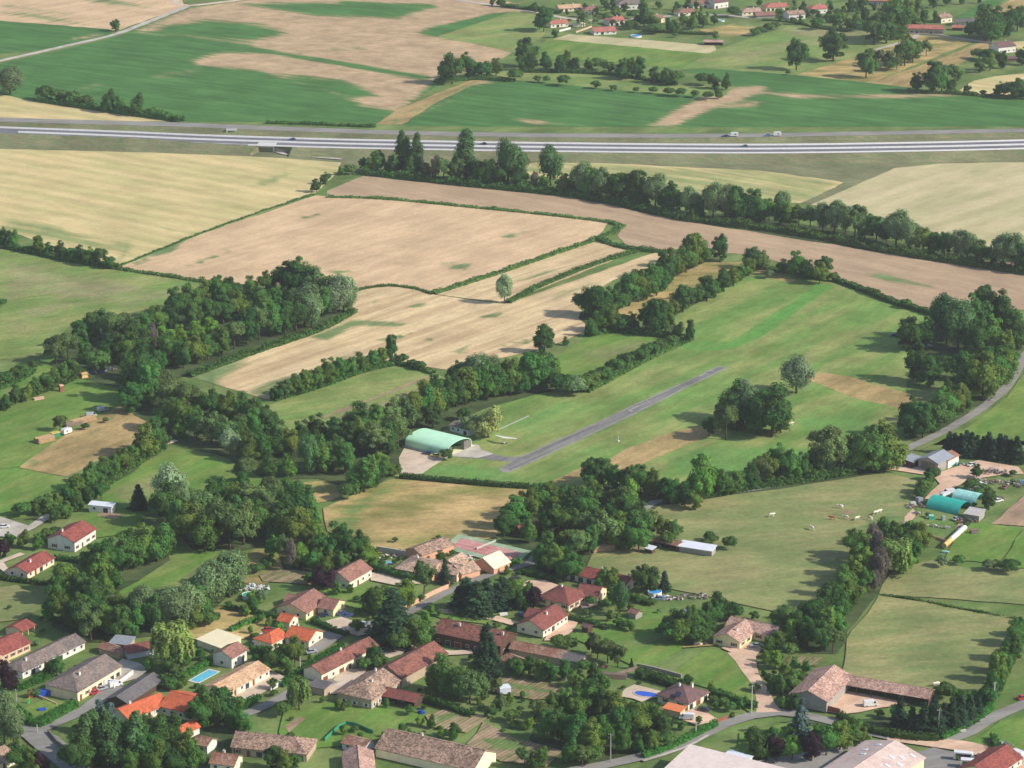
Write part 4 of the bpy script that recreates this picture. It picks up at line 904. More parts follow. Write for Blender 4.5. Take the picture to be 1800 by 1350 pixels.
# ================================================================== VEHICLES
CAR_L = 4.2
def car_proto(kind='car'):
    root = empty('car', (0, 0, 0)); b = MB(); g = MB()
    if kind == 'car':
        prof = [(-2.1, .35), (2.1, .35), (2.15, .62), (2.05, .8), (1.1, .92), (-1.75, .95), (-2.1, .82)]; cab = [(-1.65, .94), (.98, .92), (.35, 1.4), (-1.1, 1.44)]; roof = [(-1.12, 1.42), (.38, 1.4), (.3, 1.46), (-1.05, 1.5)]; w, cw = .86, .74
    else:
        prof = [(-2.5, .35), (2.5, .35), (2.55, .8), (2.35, 1.05), (1.75, 1.2), (1.35, 2.0), (-2.35, 2.05), (-2.5, 1.9)]; cab = [(.95, 1.22), (1.78, 1.2), (1.4, 1.92), (.95, 1.92)]; roof = None; w, cw = .95, .96
    n = len(prof); k = .93
    o = [(x, -w, z) for x, z in prof] + [(x, w, z) for x, z in prof]
    o = [(x, y * (k if z > .75 else 1), z) for x, y, z in o]
    b.poly(o, [tuple(range(n)), tuple(range(2 * n - 1, n - 1, -1))] + [(i, (i + 1) % n, (i + 1) % n + n, i + n) for i in range(n)])
    if roof: b.prism(roof, -cw * .86, cw * .86, 0)
    body = b.build('body', [MATS['paint_white']], root)
    m = len(cab); o = [(x, s * (cw if z < 1.3 and kind == 'car' else cw * .88 if kind == 'car' else cw), z) for s in (-1, 1) for x, z in cab]
    g.poly(o, [tuple(range(m)), tuple(range(2 * m - 1, m - 1, -1))] + [(i, (i + 1) % m, (i + 1) % m + m, i + m) for i in range(m)])
    g.build('windows', [MATS['car_glass']], root)
    xw = 1.3 if kind == 'car' else 1.6; wh = None
    for x in (-xw, xw):
        for s in (-1, 1):
            t = MB(); t.tube((0, -.11, 0), (0, .11, 0), .32, n=14); t.tube((0, .112 * s, 0), (0, .12 * s, 0), .19, n=10, mi=1)
            q = t.build('wheel', [MATS['rubber'], MATS['zinc']], root); q.location = (x, s * (w - .1), .32)
    for s in (-1, 1):
        t = MB(); t.box(-.06, .06, -.16, .16, -.07, .07); q = t.build('headlight', [MATS['glass']], root); q.location = (2.1 if kind == 'car' else 2.52, s * .6, .68)
    return root
PROTO = {'car': car_proto('car'), 'van': car_proto('van')}
USED = set()
def vehicle(kind, paint, px, py, head, label, group=None, z=None, name=None, scale=1.0):
    p = G(px, py, z or 0.0)
    if not z: p.z = gz(p.x, p.y)
    else: p.z = z
    o = PROTO[kind]
    if kind in USED: o = copy_tree(o)
    USED.add(kind); o.name = name or ('van' if kind == 'van' else 'car'); o.location = p; o.rotation_euler = (0, 0, math.radians(head)); o.scale = (scale,) * 3
    for k in ('group',):
        if k in o: del o[k]
    tag(o, label, 'van' if kind == 'van' else 'car', group)
    for c in o.children:
        if c.name.split('.')[0] == 'body': c.material_slots[0].link = 'OBJECT'; c.material_slots[0].material = MATS['paint_' + paint]
    return o
def caravan(px, py, head, label, group=None, z=0.0, L=5.0):
    p = G(px, py, z); p.z = z if z else gz(p.x, p.y); root = empty('caravan', p, math.radians(head), label, 'caravan', group); b = MB()
    b.prism([(-L / 2, .55), (L / 2 - .3, .5), (L / 2, 1.0), (L / 2 - .25, 2.3), (L / 2 - .8, 2.55), (-L / 2 + .4, 2.6), (-L / 2, 2.2)], -1.1, 1.1)
    b.build('body', [MATS['paint_white']], root)
    for s in (-1, 1):
        w = MB(); w.box(-.5, .5, -.02, .02, 0, .6); q = w.build('window', [MATS['car_glass']], root); q.location = (-.6, s * 1.115, 1.3)
        t = MB(); t.tube((0, -.1, 0), (0, .1, 0), .32, n=12); q = t.build('wheel', [MATS['rubber']], root); q.location = (-.2, s * 1.0, .32)
    t = MB(); t.tube((L / 2 - .3, 0, .5), (L / 2 + .9, 0, .45), .06); t.build('hitch', [MATS['dark']], root)
    return root
def bus(px, py, head, label, group):
    root = empty('minibus', on_ground(px, py), math.radians(head), label, 'minibus', group); b = MB()
    b.prism([(-3.3, .4), (3.2, .4), (3.35, 1.1), (2.9, 2.2), (2.5, 2.75), (-3.2, 2.85), (-3.3, 2.6)], -1.05, 1.05); b.build('body', [MATS['paint_white']], root)
    for s in (-1, 1):
        w = MB(); w.box(-2.6, 2.2, -.02, .02, 0, .75); q = w.build('window', [MATS['car_glass']], root); q.location = (0, s * 1.06, 1.6)
        for x, m, n in ((-2.1, 'panel_green', 'green_panel'), (-1.0, 'magenta', 'magenta_panel')):
            w = MB(); w.box(-.5, .5, -.03, .03, 0, 1.3); q = w.build(n, [MATS[m]], root); q.location = (x, s * 1.075, .6)
        for x in (-2.1, 2.1):
            t = MB(); t.tube((0, -.12, 0), (0, .12, 0), .38, n=12); q = t.build('wheel', [MATS['rubber']], root); q.location = (x, s * .98, .38)
    w = MB(); w.prism([(2.86, 1.3), (3.3, 1.3), (2.92, 2.15), (2.7, 2.15)], -.9, .9); w.build('windscreen', [MATS['car_glass']], root)
    return root

# ================================================================== COWS
def cow_mesh():
    V = [(-.05, 0, 1.12), (-.55, 0, 1.15), (-.85, 0, 1.2), (.5, 0, 1.1), (.8, 0, 1.2), (1.15, 0, 1.28), (1.42, 0, 1.16), (1.62, 0, 1.0)]
    Rr = [.36, .36, .3, .36, .3, .2, .17, .11]; E = [(0, 1), (1, 2), (0, 3), (3, 4), (4, 5), (5, 6), (6, 7)]
    def leg(root, x, y, hind):
        pts = [(x + (.05 if hind else 0), y, .82), (x - (.1 if hind else 0), y, .46), (x, y, .14), (x + .06, y, .03)]; rs = [.16 if hind else .14, .08, .055, .07]
        prev = root
        for p, r in zip(pts, rs): V.append(p); Rr.append(r); E.append((prev, len(V) - 1)); prev = len(V) - 1
    for s in (-1, 1): leg(2, -.8, .22 * s, True); leg(4, .72, .2 * s, False)
    for s in (-1, 1): V.append((1.34, .24 * s, 1.34)); Rr.append(.05); E.append((6, len(V) - 1))
    V.append((-1.12, 0, 1.12)); Rr.append(.05); E.append((2, len(V) - 1)); V.append((-1.16, 0, .6)); Rr.append(.035); E.append((len(V) - 2, len(V) - 1))
    me = bpy.data.meshes.new('cow'); me.from_pydata(V, E, []); o = bpy.data.objects.new('cow', me); COL.objects.link(o)
    md = o.modifiers.new('skin', 'SKIN'); o.modifiers.new('sub', 'SUBSURF').levels = 1
    for i, r in enumerate(Rr): me.skin_vertices[0].data[i].radius = (r, r * (1.15 if i < 5 else 1)); me.skin_vertices[0].data[i].use_root = (i == 0)
    dg = bpy.context.evaluated_depsgraph_get(); dg.update(); r = bpy.data.meshes.new_from_object(o.evaluated_get(dg)); bpy.data.objects.remove(o)
    r.polygons.foreach_set('use_smooth', [True] * len(r.polygons)); return r
def cow_mat(name, base, patch, thr):
    k = NT(name, .9, .1); oi = k.n('ShaderNodeObjectInfo'); v = k.n('ShaderNodeVectorMath', operation='ADD'); k.l(k.n('ShaderNodeTexCoord').outputs['Object'], v.inputs[0])
    m_ = k.math('MULTIPLY', oi.outputs['Random'], 40.0); k.l(m_, v.inputs[1]); n = k.noise(v.outputs[0], 1.5, 2)
    k.color(k.mix(k.maprange(n, thr, thr + .04), base, patch)); MATS[name] = k.m
cow_mat('cow_white', srgb(236, 228, 214), srgb(176, 120, 84), .56); cow_mat('cow_red', srgb(176, 98, 58), srgb(160, 88, 54), .5); cow_mat('cow_cream', srgb(238, 230, 216), srgb(226, 210, 186), .5)
COW = cow_mesh(); COW.name = 'cow'; COW.materials.append(MATS['cow_white'])
def cow(px, py, head, mat, label, group):
    o = bpy.data.objects.new('cow', COW); COL.objects.link(o); o.location = on_ground(px, py); o.rotation_euler.z = math.radians(head); o.scale = (1.12,) * 3
    o.material_slots[0].link = 'OBJECT'; o.material_slots[0].material = MATS[mat]; return tag(o, label, 'cow', group)

# ================================================================== SMALL BUILDERS
def tag_mesh(b, name, mats, loc, rz, label, cat, group=None, smooth=False):
    o = b.build(name, [MATS[m] for m in mats], smooth=smooth); o.location = loc; o.rotation_euler.z = rz; return tag(o, label, cat, group)
def pole(px, py, hpx, label, arms=True):
    p = on_ground(px, py); h = hpx / (ppm(py) * .93); root = empty('utility_pole', p, R.uniform(-.5, .5), label, 'utility pole', 'concrete utility poles')
    b = MB(); b.box(-.17, .17, -.14, .14, 0, h, top=(.06, .05)); b.build('shaft', [MATS['concrete']], root)
    if arms:
        b = MB(); b.box(-.8, .8, -.2, -.141, h - .5, h - .38); b.build('crossarm', [MATS['zinc']], root)
        for x in (-.65, 0, .65):
            t = MB(); t.tube((0, 0, 0), (0, 0, .22), .06, .04); q = t.build('insulator', [MATS['white_paint']], root); q.location = (x, -.17, h - .38)
    return root
def tunnel(name, label, cat, A, B, Wd, H, mat, th=.12, ribs=0, back=True, h0=0.0, arch=180, endmat='concrete_dark', open_end='r', skirt=0.0):
    """barrel roof whose near ground edge runs A..B; axis along x, y to the back"""
    m, rz, L = frame_on(A, B, 0.0); root = empty(name, m, rz, label, cat); n = 20; b = MB(); pr = []
    for i in range(n + 1):
        t = math.pi * i / n; pr.append((Wd / 2 - math.cos(t) * Wd / 2, skirt + math.sin(t) * H))
    inner = [(Wd / 2 + (y - Wd / 2) * (1 - 2 * th / Wd), skirt + (z - skirt) * (1 - th / H)) for y, z in pr]
    if skirt: pr = [(0, 0)] + pr + [(Wd, 0)]; inner = [(th, 0)] + inner + [(Wd - th, 0)]
    k = len(pr); P = []
    for x in (-L / 2, L / 2): P += [(x, y, z) for y, z in pr] + [(x, y, z) for y, z in inner]
    F = []
    for i in range(k - 1):
        F += [(i, i + 1, 2 * k + i + 1, 2 * k + i), (k + i + 1, k + i, 3 * k + i, 3 * k + i + 1), (i, k + i, k + i + 1, i + 1), (2 * k + i, 2 * k + i + 1, 3 * k + i + 1, 3 * k + i)]
    b.poly(P, F); b.build('roof', [MATS[mat]], root, smooth=False)
    if back:
        e = MB(); x = -L / 2 + .25 if open_end == 'r' else L / 2 - .25
        e.prism([(y, z) for y, z in [(Wd / 2 + (y - Wd / 2) * .985, z * .985) for y, z in inner]], x - .06, x + .06, 0, 'x'); e.build('end_wall', [MATS[endmat]], root)
    for i in range(ribs):
        x = -L / 2 + L * (i + .5) / ribs; r = MB(); pts = [(x, y, z) for y, z in [(Wd / 2 + (y - Wd / 2) * 1.006, z * 1.006) for y, z in pr]]
        for a_, c_ in zip(pts[:-1], pts[1:]): r.tube(a_, c_, .05, n=4)
        r.build('rib', [MATS[mat]], root)
    return root, L
def pile(px, py, L, W, H, ang, mat, label, cat, name, kind='logs', group=None):
    rg = random.Random(int(px * 3 + py)); b = MB()
    if kind == 'logs':
        r = .17; rows = max(2, int(H / (r * 1.8)))
        for j in range(rows):
            nn = max(1, int((W - j * r) / (2 * r)))
            for i in range(nn): b.tube((-L / 2 + rg.uniform(-.3, .3), -W / 2 + r + 2 * r * i + j * r * .5, r + j * r * 1.75), (L / 2 + rg.uniform(-.3, .3), -W / 2 + r + 2 * r * i + j * r * .5, r + j * r * 1.75), r * rg.uniform(.8, 1.1), n=6)
    else:
        for i in range(int(10 + L * W)):
            x, y = rg.uniform(-L / 2, L / 2), rg.uniform(-W / 2, W / 2); s = rg.uniform(.3, 1.1); z = rg.uniform(0, .5) * H * (1 - abs(x) / L)
            a = rg.uniform(0, 3.1); c, sn = math.cos(a), math.sin(a); w, d, h = s, s * rg.uniform(.3, 1), s * rg.uniform(.15, .8)
            q = [(x + c * ux * w - sn * uy * d, y + sn * ux * w + c * uy * d, max(0, z) + uz * h) for uz in (0, 1) for ux, uy in ((-.5, -.5), (.5, -.5), (.5, .5), (-.5, .5))]
            b.poly(q, [(0, 3, 2, 1), (4, 5, 6, 7), (0, 1, 5, 4), (1, 2, 6, 5), (2, 3, 7, 6), (3, 0, 4, 7)], rg.randrange(len(mat) if isinstance(mat, (list, tuple)) else 1))
    ms = mat if isinstance(mat, (list, tuple)) else [mat]
    return tag_mesh(b, name, ms, on_ground(px, py), math.radians(ang), label, cat, group)
def low_wall(px, th, h, mat, label, name='wall', cat='wall', base=0.0):
    pts = smooth_line([G(a, c, 0) for a, c in px], 3.0) if len(px) > 2 else [G(a, c, 0) for a, c in px]
    ns = normals2(pts); org = pts[0].copy(); z0 = gz(org.x, org.y); b = MB(); V = []; F = []
    for p, n in zip(pts, ns):
        q = p - org
        for s, z in ((-1, 0), (-1, h), (1, h), (1, 0)): V.append((q.x + n.x * s * th / 2, q.y + n.y * s * th / 2, z))
    for i in range(len(pts) - 1):
        for k in range(4): F.append((4 * i + k, 4 * i + (k + 1) % 4, 4 * i + 4 + (k + 1) % 4, 4 * i + 4 + k))
    F += [(0, 1, 2, 3), tuple(4 * (len(pts) - 1) + k for k in (3, 2, 1, 0))]
    b.poly(V, F); return tag_mesh(b, name, [mat], (org.x, org.y, z0 + base), 0, label, cat)
def round_pool(px, py, r, h, water, label):
    root = empty('round_pool', on_ground(px, py), 0, label, 'pool'); b = MB(); n = 28; V = []; F = []
    for rr, z in ((r, 0), (r, h), (r - .15, h), (r - .15, h - .25)): V += [(rr * math.cos(6.2832 * i / n), rr * math.sin(6.2832 * i / n), z) for i in range(n)]
    for k in range(3):
        for i in range(n): F.append((k * n + i, k * n + (i + 1) % n, (k + 1) * n + (i + 1) % n, (k + 1) * n + i))
    b.poly(V, F); b.build('rim', [MATS['white_paint']], root, smooth=False)
    w = MB(); w.tube((0, 0, .1), (0, 0, h - .18), r - .16, n=n); w.build('water', [MATS[water]], root); return root
def sunk_pool(poly, water, rim, label, rimw=.6, jit=False):
    """pool in the ground: raised coping and a water surface"""
    pts = [G(a, b, 0) for a, b in poly]; c = sum(pts, Vector()) / len(pts); z0 = gz(c.x, c.y) + .01; root = empty('swimming_pool', (c.x, c.y, z0), 0, label, 'pool'); n = len(pts)
    q = [p - c for p in pts]; b = MB(); V = []; F = []
    for s, z in ((1, 0), (1, .14), (0, .14), (0, .03)):
        for p in q: d = p.normalized() * rimw * s; V.append((p.x + d.x, p.y + d.y, z))
    for k in range(3):
        for i in range(n): F.append((k * n + i, k * n + (i + 1) % n, (k + 1) * n + (i + 1) % n, (k + 1) * n + i))
    b.poly(V, F); b.build('coping', [MATS[rim]], root)
    w = MB(); w.slab([(p.x, p.y, .08) for p in q], .06); w.build('water', [MATS[water]], root); return root
# ================================================================== MOTORWAY AND SECOND ROAD (on a 4 m bank)
FARB = [(-900, 191.5), (-400, 210), (-80, 221.5), (0, 224.4), (200, 231.7), (360, 238.5), (500, 243), (600, 246), (900, 251.3), (1300, 255), (1600, 251.7), (1800, 247.2), (1900, 244.6), (2300, 234.5), (2700, 224)]
SEC = [(-900, 184), (-400, 199), (-80, 208), (0, 210), (100, 213), (300, 218.5), (500, 226), (700, 233), (1000, 238), (1300, 238), (1500, 234.8), (1800, 229), (1900, 227), (2300, 218.5), (2700, 209)]
DZ = 4.0
def offs(line, ns, off, z): return [Vector((p.x + n.x * off, p.y + n.y * off, z)) for p, n in zip(line, ns)]
def strip(name, rows, mat, label=None, kind='structure', cat=None):
    """rows: lists of points of equal length, lofted"""
    n = len(rows[0]); V = [tuple(p) for r in rows for p in r]; F = []
    for k in range(len(rows) - 1):
        for i in range(n - 1): F.append((k * n + i, k * n + i + 1, (k + 1) * n + i + 1, (k + 1) * n + i))
    me = bpy.data.meshes.new(name); me.from_pydata(V, [], F); bm = bmesh.new(); bm.from_mesh(me)
    bmesh.ops.recalc_face_normals(bm, faces=bm.faces)
    if sum(f.normal.z * f.calc_area() for f in bm.faces) < 0: bmesh.ops.reverse_faces(bm, faces=bm.faces[:])
    bm.to_mesh(me); bm.free(); return tag(link_mesh(name, me, M[mat]), label, cat, None, kind)
FL = smooth_line([G(a, b, DZ) for a, b in FARB], 12.0); FN = normals2(FL)
SL_ = smooth_line([G(a, b, DZ) for a, b in SEC], 12.0); SN = normals2(SL_)
def resample(line, n):
    d = [0]
    for i in range(len(line) - 1): d.append(d[-1] + (line[i + 1] - line[i]).length)
    t = np.linspace(0, d[-1], n); return [Vector((np.interp(k, d, [p.x for p in line]), np.interp(k, d, [p.y for p in line]), line[0].z)) for k in t]
NB = 370
FL = resample(FL, NB); FN = normals2(FL); SL_ = resample(SL_, NB); SN = normals2(SL_)
# bank: toe - shoulder - road - gap - second road - far toe
def wob(pts, s, k):
    return [Vector((p.x, p.y + s * math.sin(i * .7 + k) + .5 * s * math.sin(i * 2.1 + k), p.z)) for i, p in enumerate(pts)]
ix = lambda px: min(range(NB), key=lambda i: abs(FPX * FL[i].x / (FL[i].y * CP + (CAM_H - DZ) * SP) + 900 - px))
UP = ix(480)
def notch(off, z):
    r = offs(FL, FN, off, z)
    for i in range(UP - 1, UP + 5): q = FL[i] + FN[i] * -21.3; r[i] = Vector((q.x, q.y, .05 if z < 2.5 else z))
    return r
strip('embankment', [wob(notch(-34, .05), 0, 0), notch(-29, 1.9), notch(-22.6, DZ - .1), offs(FL, FN, -21.4, DZ - .06), offs(FL, FN, 1.2, DZ - .06), offs(FL, FN, 3.2, DZ - 1.9),
                     offs(SL_, SN, -8.6, DZ - 1.9), offs(SL_, SN, -6.2, DZ - .06), offs(SL_, SN, 6.2, DZ - .06), offs(SL_, SN, 8, DZ - .5), offs(SL_, SN, 15, .05)], 'verge')
strip('motorway', [offs(FL, FN, -.5, DZ), offs(FL, FN, -21.0, DZ)], 'motorway_grey', 'straight grey motorway between white barriers on a bank')
strip('motorway_marking', [offs(FL, FN, -18.3, DZ + .02), offs(FL, FN, -20.4, DZ + .02)], 'motorway_pale'); strip('motorway_marking', [offs(FL, FN, -.9, DZ + .02), offs(FL, FN, -1.5, DZ + .02)], 'motorway_pale')
strip('motorway_marking', [offs(FL, FN, -14.1, DZ + .02), offs(FL, FN, -14.35, DZ + .02)], 'motorway_pale')
w0, w1 = 6.6, 4.2
SR = [[Vector((p.x + n.x * s * (w0 + (w1 - w0) * i / NB), p.y + n.y * s * (w0 + (w1 - w0) * i / NB), DZ)) for i, (p, n) in enumerate(zip(SL_, SN))] for s in (-1, 1)]
strip('road', SR, 'asphalt', 'grey side road running behind the motorway')
def barrier(lo, hi, off, h, w, label, x0=0, x1=NB):
    a = slice(x0, x1); f, n = FL[a], FN[a]
    strip('crash_barrier', [offs(f, n, off - w, DZ + .03), offs(f, n, off - w * .35, DZ + h * .92), offs(f, n, off - w * .2, DZ + h), offs(f, n, off + w * .2, DZ + h), offs(f, n, off + w * .35, DZ + .03)], 'concrete_white', label, None, 'barrier')
barrier(0, 0, 0, .8, 1.0, 'white concrete barrier along the far edge of the motorway')
barrier(0, 0, -10.6, .75, 1.4, 'wide white median barrier between the two carriageways', ix(40), NB)
barrier(0, 0, -21.6, .7, 1.0, 'white concrete barrier along the near edge of the motorway', ix(446), NB)
# grassy bund hiding the near carriageway on the left
k = ix(430); B0 = offs(FL[:k], FN[:k], -19.6, DZ + .02); B1 = offs(FL[:k], FN[:k], -22.5, DZ); B2 = offs(FL[:k], FN[:k], -25, DZ - .8); tp = []
for i, (p, q) in enumerate(zip(B0, B1)):
    t = min(1, (k - 1 - i) / 16); c = (p + q) / 2; c.z = DZ + 1.5 * t + .25 * math.sin(i * 1.3); tp.append(c)
strip('grass_bund', [B0, tp, B1 if False else offs(FL[:k], FN[:k], -26, 2.7), offs(FL[:k], FN[:k], -33.6, .2)], 'verge')
def underpass(px, py, zc, wd, ht, depth, ang, label, wings=True):
    p = Vector((px[0], px[1], 0)); root = empty('underpass', (p.x, p.y, zc), math.radians(ang), label, 'underpass'); b = MB(); t = .9
    b.box(-wd / 2 - t, -wd / 2, 0, depth, 0, ht); b.box(wd / 2, wd / 2 + t, 0, depth, 0, ht); b.box(-wd / 2 - t - .02, wd / 2 + t + .02, -.12, depth, ht, ht + .9); b.build('portal', [M['concrete_white']], root)
    d = MB(); d.box(-wd / 2, wd / 2, depth - .4, depth - .1, 0, ht); d.build('passage_shade_panel', [M['dark']], root)  # near-black panel: the shade deep in the passage, put in as colour
    d = MB(); d.box(-wd / 2, wd / 2, .1, depth - .45, .02, .06); d.build('passage_floor', [M['concrete_dark']], root)
    if wings:
        d = MB(); d.prism([(wd / 2 + t, 0), (wd / 2 + t + 13, 0), (wd / 2 + t, ht + .4)], -.6, -.2); d.build('wing_wall', [M['concrete_dark']], root)
        d = MB(); d.prism([(-wd / 2 - t, 0), (-wd / 2 - t, ht + .3), (-wd / 2 - t - 1.6, 0)], -.6, -.2); d.build('wing_wall', [M['concrete_white']], root)
    return root
_q = FL[UP] + FN[UP] * -21.9; _t = FL[UP + 1] - FL[UP - 1]
underpass((_q.x, _q.y), None, .06, 9.5, 3.1, 9, math.degrees(math.atan2(_t.y, _t.x)), 'concrete underpass with a grey wing wall below the motorway')
_i = min(range(NB), key=lambda i: abs(FPX * SL_[i].x / (SL_[i].y * CP + (CAM_H - DZ) * SP) + 900 - 408)); _q = SL_[_i] + SN[_i] * -8.2
underpass((_q.x, _q.y), None, 2.1, 4.6, 1.1, 1.6, 0, 'small white underpass mouth between the motorway and the side road', False)
ribbon('track', [(480, 266), (500, 272), (540, 276), (600, 281)], 3.5, M['gravel_grey'])

# ================================================================== BUILDINGS OF THE NEAR VILLAGE
house('house', 'red-roofed white house beside trees at the left edge, two storeys tall', 'house', (132, 953), (171, 928), 12.5, 4.4, 2.4, 'wall_white', 'tile_coral', storeys=2, wins='frl', hl=0, win='brown', frontdoors=(1,))
house('house', 'low red-roofed bungalow with cream walls beside a hedge at the left edge', 'house', (49, 1007), (98, 979), 9.5, 2.9, 1.9, 'wall_apricot', 'tile_coral', wins='frl', frontdoors=(1,))
house('house', 'plain red-roofed house cut by the left picture edge', 'house', (-22, 1163), (56, 1128), 12, 3.4, 2.4, 'wall_beige', 'tile_coral', wins='fr', chim=0, win='brown')
house('carport', 'small red-tiled open carport beside the red house at the left edge', 'carport', (40, 1110), (64, 1097), 8, 2.9, 1.3, 'wall_beige', 'tile_coral', chim=0, open_front=True)
house('house', 'small beige house with weathered roof at the left edge, below the red house', 'house', (-20, 1186), (21, 1165), 9, 3.0, 1.8, 'wall_apricot', 'tile_beige', wins='fr')
house('house', 'long low grey-roofed bungalow with white walls, hipped at one end', 'house', (40, 1181), (152, 1127), 9.5, 3.0, 1.9, 'wall_white', 'tile_grey', hl=1, wins='fr', chim=1, frontdoors=(3,))
house('house', 'big grey hip-roofed house with parked white cars in front', 'house', (137, 1216), (216, 1169), 14, 4.0, 2.8, 'wall_apricot', 'tile_grey', hl=1, wins='fr', win='brown', frontdoors=(0, 2), chim=1)
house('shed', 'dark slate-roofed outbuilding between the grey house and the orange roof', 'shed', (224, 1236), (290, 1193), 8.5, 2.8, 1.6, 'wall_darkwood', 'slate', chim=0, wins='')
r_, L_, W_ = house('house', 'bright orange-tiled L-shaped house near the lower left', 'house', (226, 1264), (300, 1235), 10, 3.0, 2.1, 'wall_cream', 'tile_orange', wins='f', frontdoors=(2,))
wing(r_, (277, 1240), (342, 1256), 14, 3.2, 2.6, 'wall_cream', 'tile_orange', wins='f')
house('annex', 'little orange-tiled annex with a white gable below the orange L-shaped house', 'annex', (322, 1292), (354, 1277), 6, 2.8, 1.4, 'wall_white', 'tile_orange', chim=0, wins='')
house('house', 'long beige-tiled bungalow with cream walls beside the rectangular pool', 'house', (397, 1222), (477, 1178), 10.5, 2.9, 1.8, 'wall_cream', 'tile_beige', wins='fr', chim=0, frontdoors=(1, 4))
house('house', 'small white two-storey house with brown roof beside the cream flat roof', 'house', (408, 1157), (437, 1140), 8.5, 4.3, 1.9, 'wall_white', 'tile_brown', storeys=2, wins='frl', chim=0, frontdoors=(1,))
house('pavilion', 'flat cream-roofed shelter beside the small white two-storey house', 'shelter', (344, 1123), (387, 1139), 10.5, 2.6, .7, 'wall_cream', 'sheet_cream', mono=True, chim=0, wins='', ovs=.3)
house('shed', 'shed with a blue-grey sheet roof left of the weeping willow', 'shed', (190, 1130), (226, 1134), 6.5, 2.5, .5, 'wall_stone', 'sheet_blue_grey', mono=True, chim=0, wins='')
house('shed', 'dark red-roofed shed left of the weeping willow', 'shed', (224, 1148), (272, 1139), 7, 2.7, 1.4, 'wall_bluewhite', 'tile_maroon', chim=0, wins='')
house('shed', 'long low brown stone shed behind the grey hip-roofed house', 'shed', (170, 1137), (207, 1149), 5.5, 2.4, 1.0, 'wall_stone', 'tile_oldred', chim=0, wins='')
house('house', 'white house with brown roof and a purple tree at its gable', 'house', (615, 1022), (656, 998.5), 10.5, 3.8, 2.6, 'wall_cream', 'tile_brown', wins='frl', chim=0, frontdoors=(1,), storeys=1)
r_, L_, W_ = house('house', 'brown-roofed L-shaped house with a yellow gable and blue cars', 'house', (539, 1078), (580, 1051), 13, 3.0, 2.6, 'wall_yellow', 'tile_brown', wins='frl', chim=0, frontdoors=(1,))
wing(r_, (556, 1067), (586, 1072), 9.5, 2.9, 2.1, 'wall_yellow', 'tile_brown', wins='f'); wing(r_, (497, 1056), (522, 1060), 7, 2.6, 1.4, 'wall_grey', 'tile_brown', wins='')
r_, L_, W_ = house('house', 'orange-tiled house with a cream gable and grey car park', 'house', (498, 1118), (543, 1127), 10.5, 3.2, 2.2, 'wall_cream', 'tile_orange', wins='fr', frontdoors=(1,))
wing(r_, (478, 1131), (508, 1116), 8, 3.0, 1.7, 'wall_cream', 'tile_orange', hl=1, wins='f')
r_, L_, W_ = house('garage', 'small orange-tiled garage with cream gable behind the orange house', 'garage', (485, 1089), (509, 1094), 6.5, 2.8, 1.5, 'wall_cream', 'tile_orange', chim=0, wins='r')
house('barn', 'long narrow red-brown farm building beside a courtyard and clipped hedge', 'barn', (566, 1185), (667, 1133), 8.5, 3.9, 2.0, 'wall_cream', 'tile_redbrown', wins='f', chim=1, frontdoors=(0, 2, 3), spacing=4)
house('lean_to', 'grey flat-roofed lean-to at the courtyard end of the narrow barn', 'lean-to', (540, 1205), (570, 1212), 5, 2.8, .6, 'wall_stone', 'slate', mono=True, chim=0, wins='')
r_, L_, W_ = house('barn', 'long red-tiled barn with patched roof in the middle of the hamlet', 'barn', (707, 1192), (789, 1147), 12, 4.2, 3.0, 'wall_stone', 'tile_redbrown', wins='', chim=0)
house('house', 'old stone farmhouse with hipped brown roof at the end of the red barn', 'house', (654, 1230), (706, 1194), 14, 4.2, 2.8, 'wall_stone', 'tile_old', hl=1, wins='fl', chim=2)
house('shed', 'open-fronted red-tiled shed beside the old stone farmhouse', 'shed', (670, 1222), (729, 1234), 7, 3.0, 1.6, 'wall_darkwood', 'tile_maroon', open_front=True, chim=0)
house('house', 'large red-roofed farmhouse with a dark timber gallery and white gable', 'house', (760, 1110), (880, 1135), 12.5, 4.6, 2.9, 'wall_darkwood', 'tile_redbrown', wins='fr', chim=2, win='brown', frontdoors=(2,))
house('barn', 'long low rusty-tiled barn in front of the white house with a brown roof', 'barn', (893, 1139), (986, 1157), 7.5, 2.9, 1.5, 'wall_stone', 'tile_oldred', chim=0, wins='', hl=0)
house('shed', 'grey-roofed shed with a skylight at the right end of the low rusty barn', 'shed', (984, 1158), (1022, 1164), 7, 2.6, 1.0, 'wall_stone', 'slate', chim=0, wins='')
house('shed', 'small brown-tiled outbuilding below the left end of the low rusty barn', 'shed', (878, 1158), (906, 1168), 6.5, 2.6, 1.2, 'wall_stone', 'tile_oldred', chim=0, wins='')
r_, L_, W_ = house('house', 'white house with maroon roof and a row of tall windows', 'house', (956, 1110), (1001, 1081), 11.5, 3.2, 2.6, 'wall_cream', 'tile_maroon', wins='fl', chim=1, spacing=2.8)
wing(r_, (919, 1085), (944, 1090), 8, 3.0, 1.7, 'wall_cream', 'tile_maroon', wins='')
r_, L_, W_ = house('house', 'apricot house with a broad brown hipped roof and terrace', 'house', (1001, 1065), (1041, 1043), 14, 3.1, 2.9, 'wall_apricot', 'tile_maroon', hl=1, hr=1, wins='fl', chim=1, win='brown')
wing(r_, (1010, 1047), (1050, 1053), 10, 3.1, 2.3, 'wall_apricot', 'tile_maroon', wins='fr')
house('house', 'long red-tiled house with a white gable at the edge of the big pasture', 'house', (984, 1003), (1099, 1030), 9.5, 3.0, 1.9, 'wall_cream', 'tile_coral', wins='fr', chim=2, frontdoors=(4,))
house('shed', 'brown-roofed garden shed on the lawn beside the clipped hedge', 'shed', (1102, 1077), (1118, 1082), 4.2, 2.2, .9, 'wall_grey', 'tile_brown', chim=0, wins='', ovs=.3)
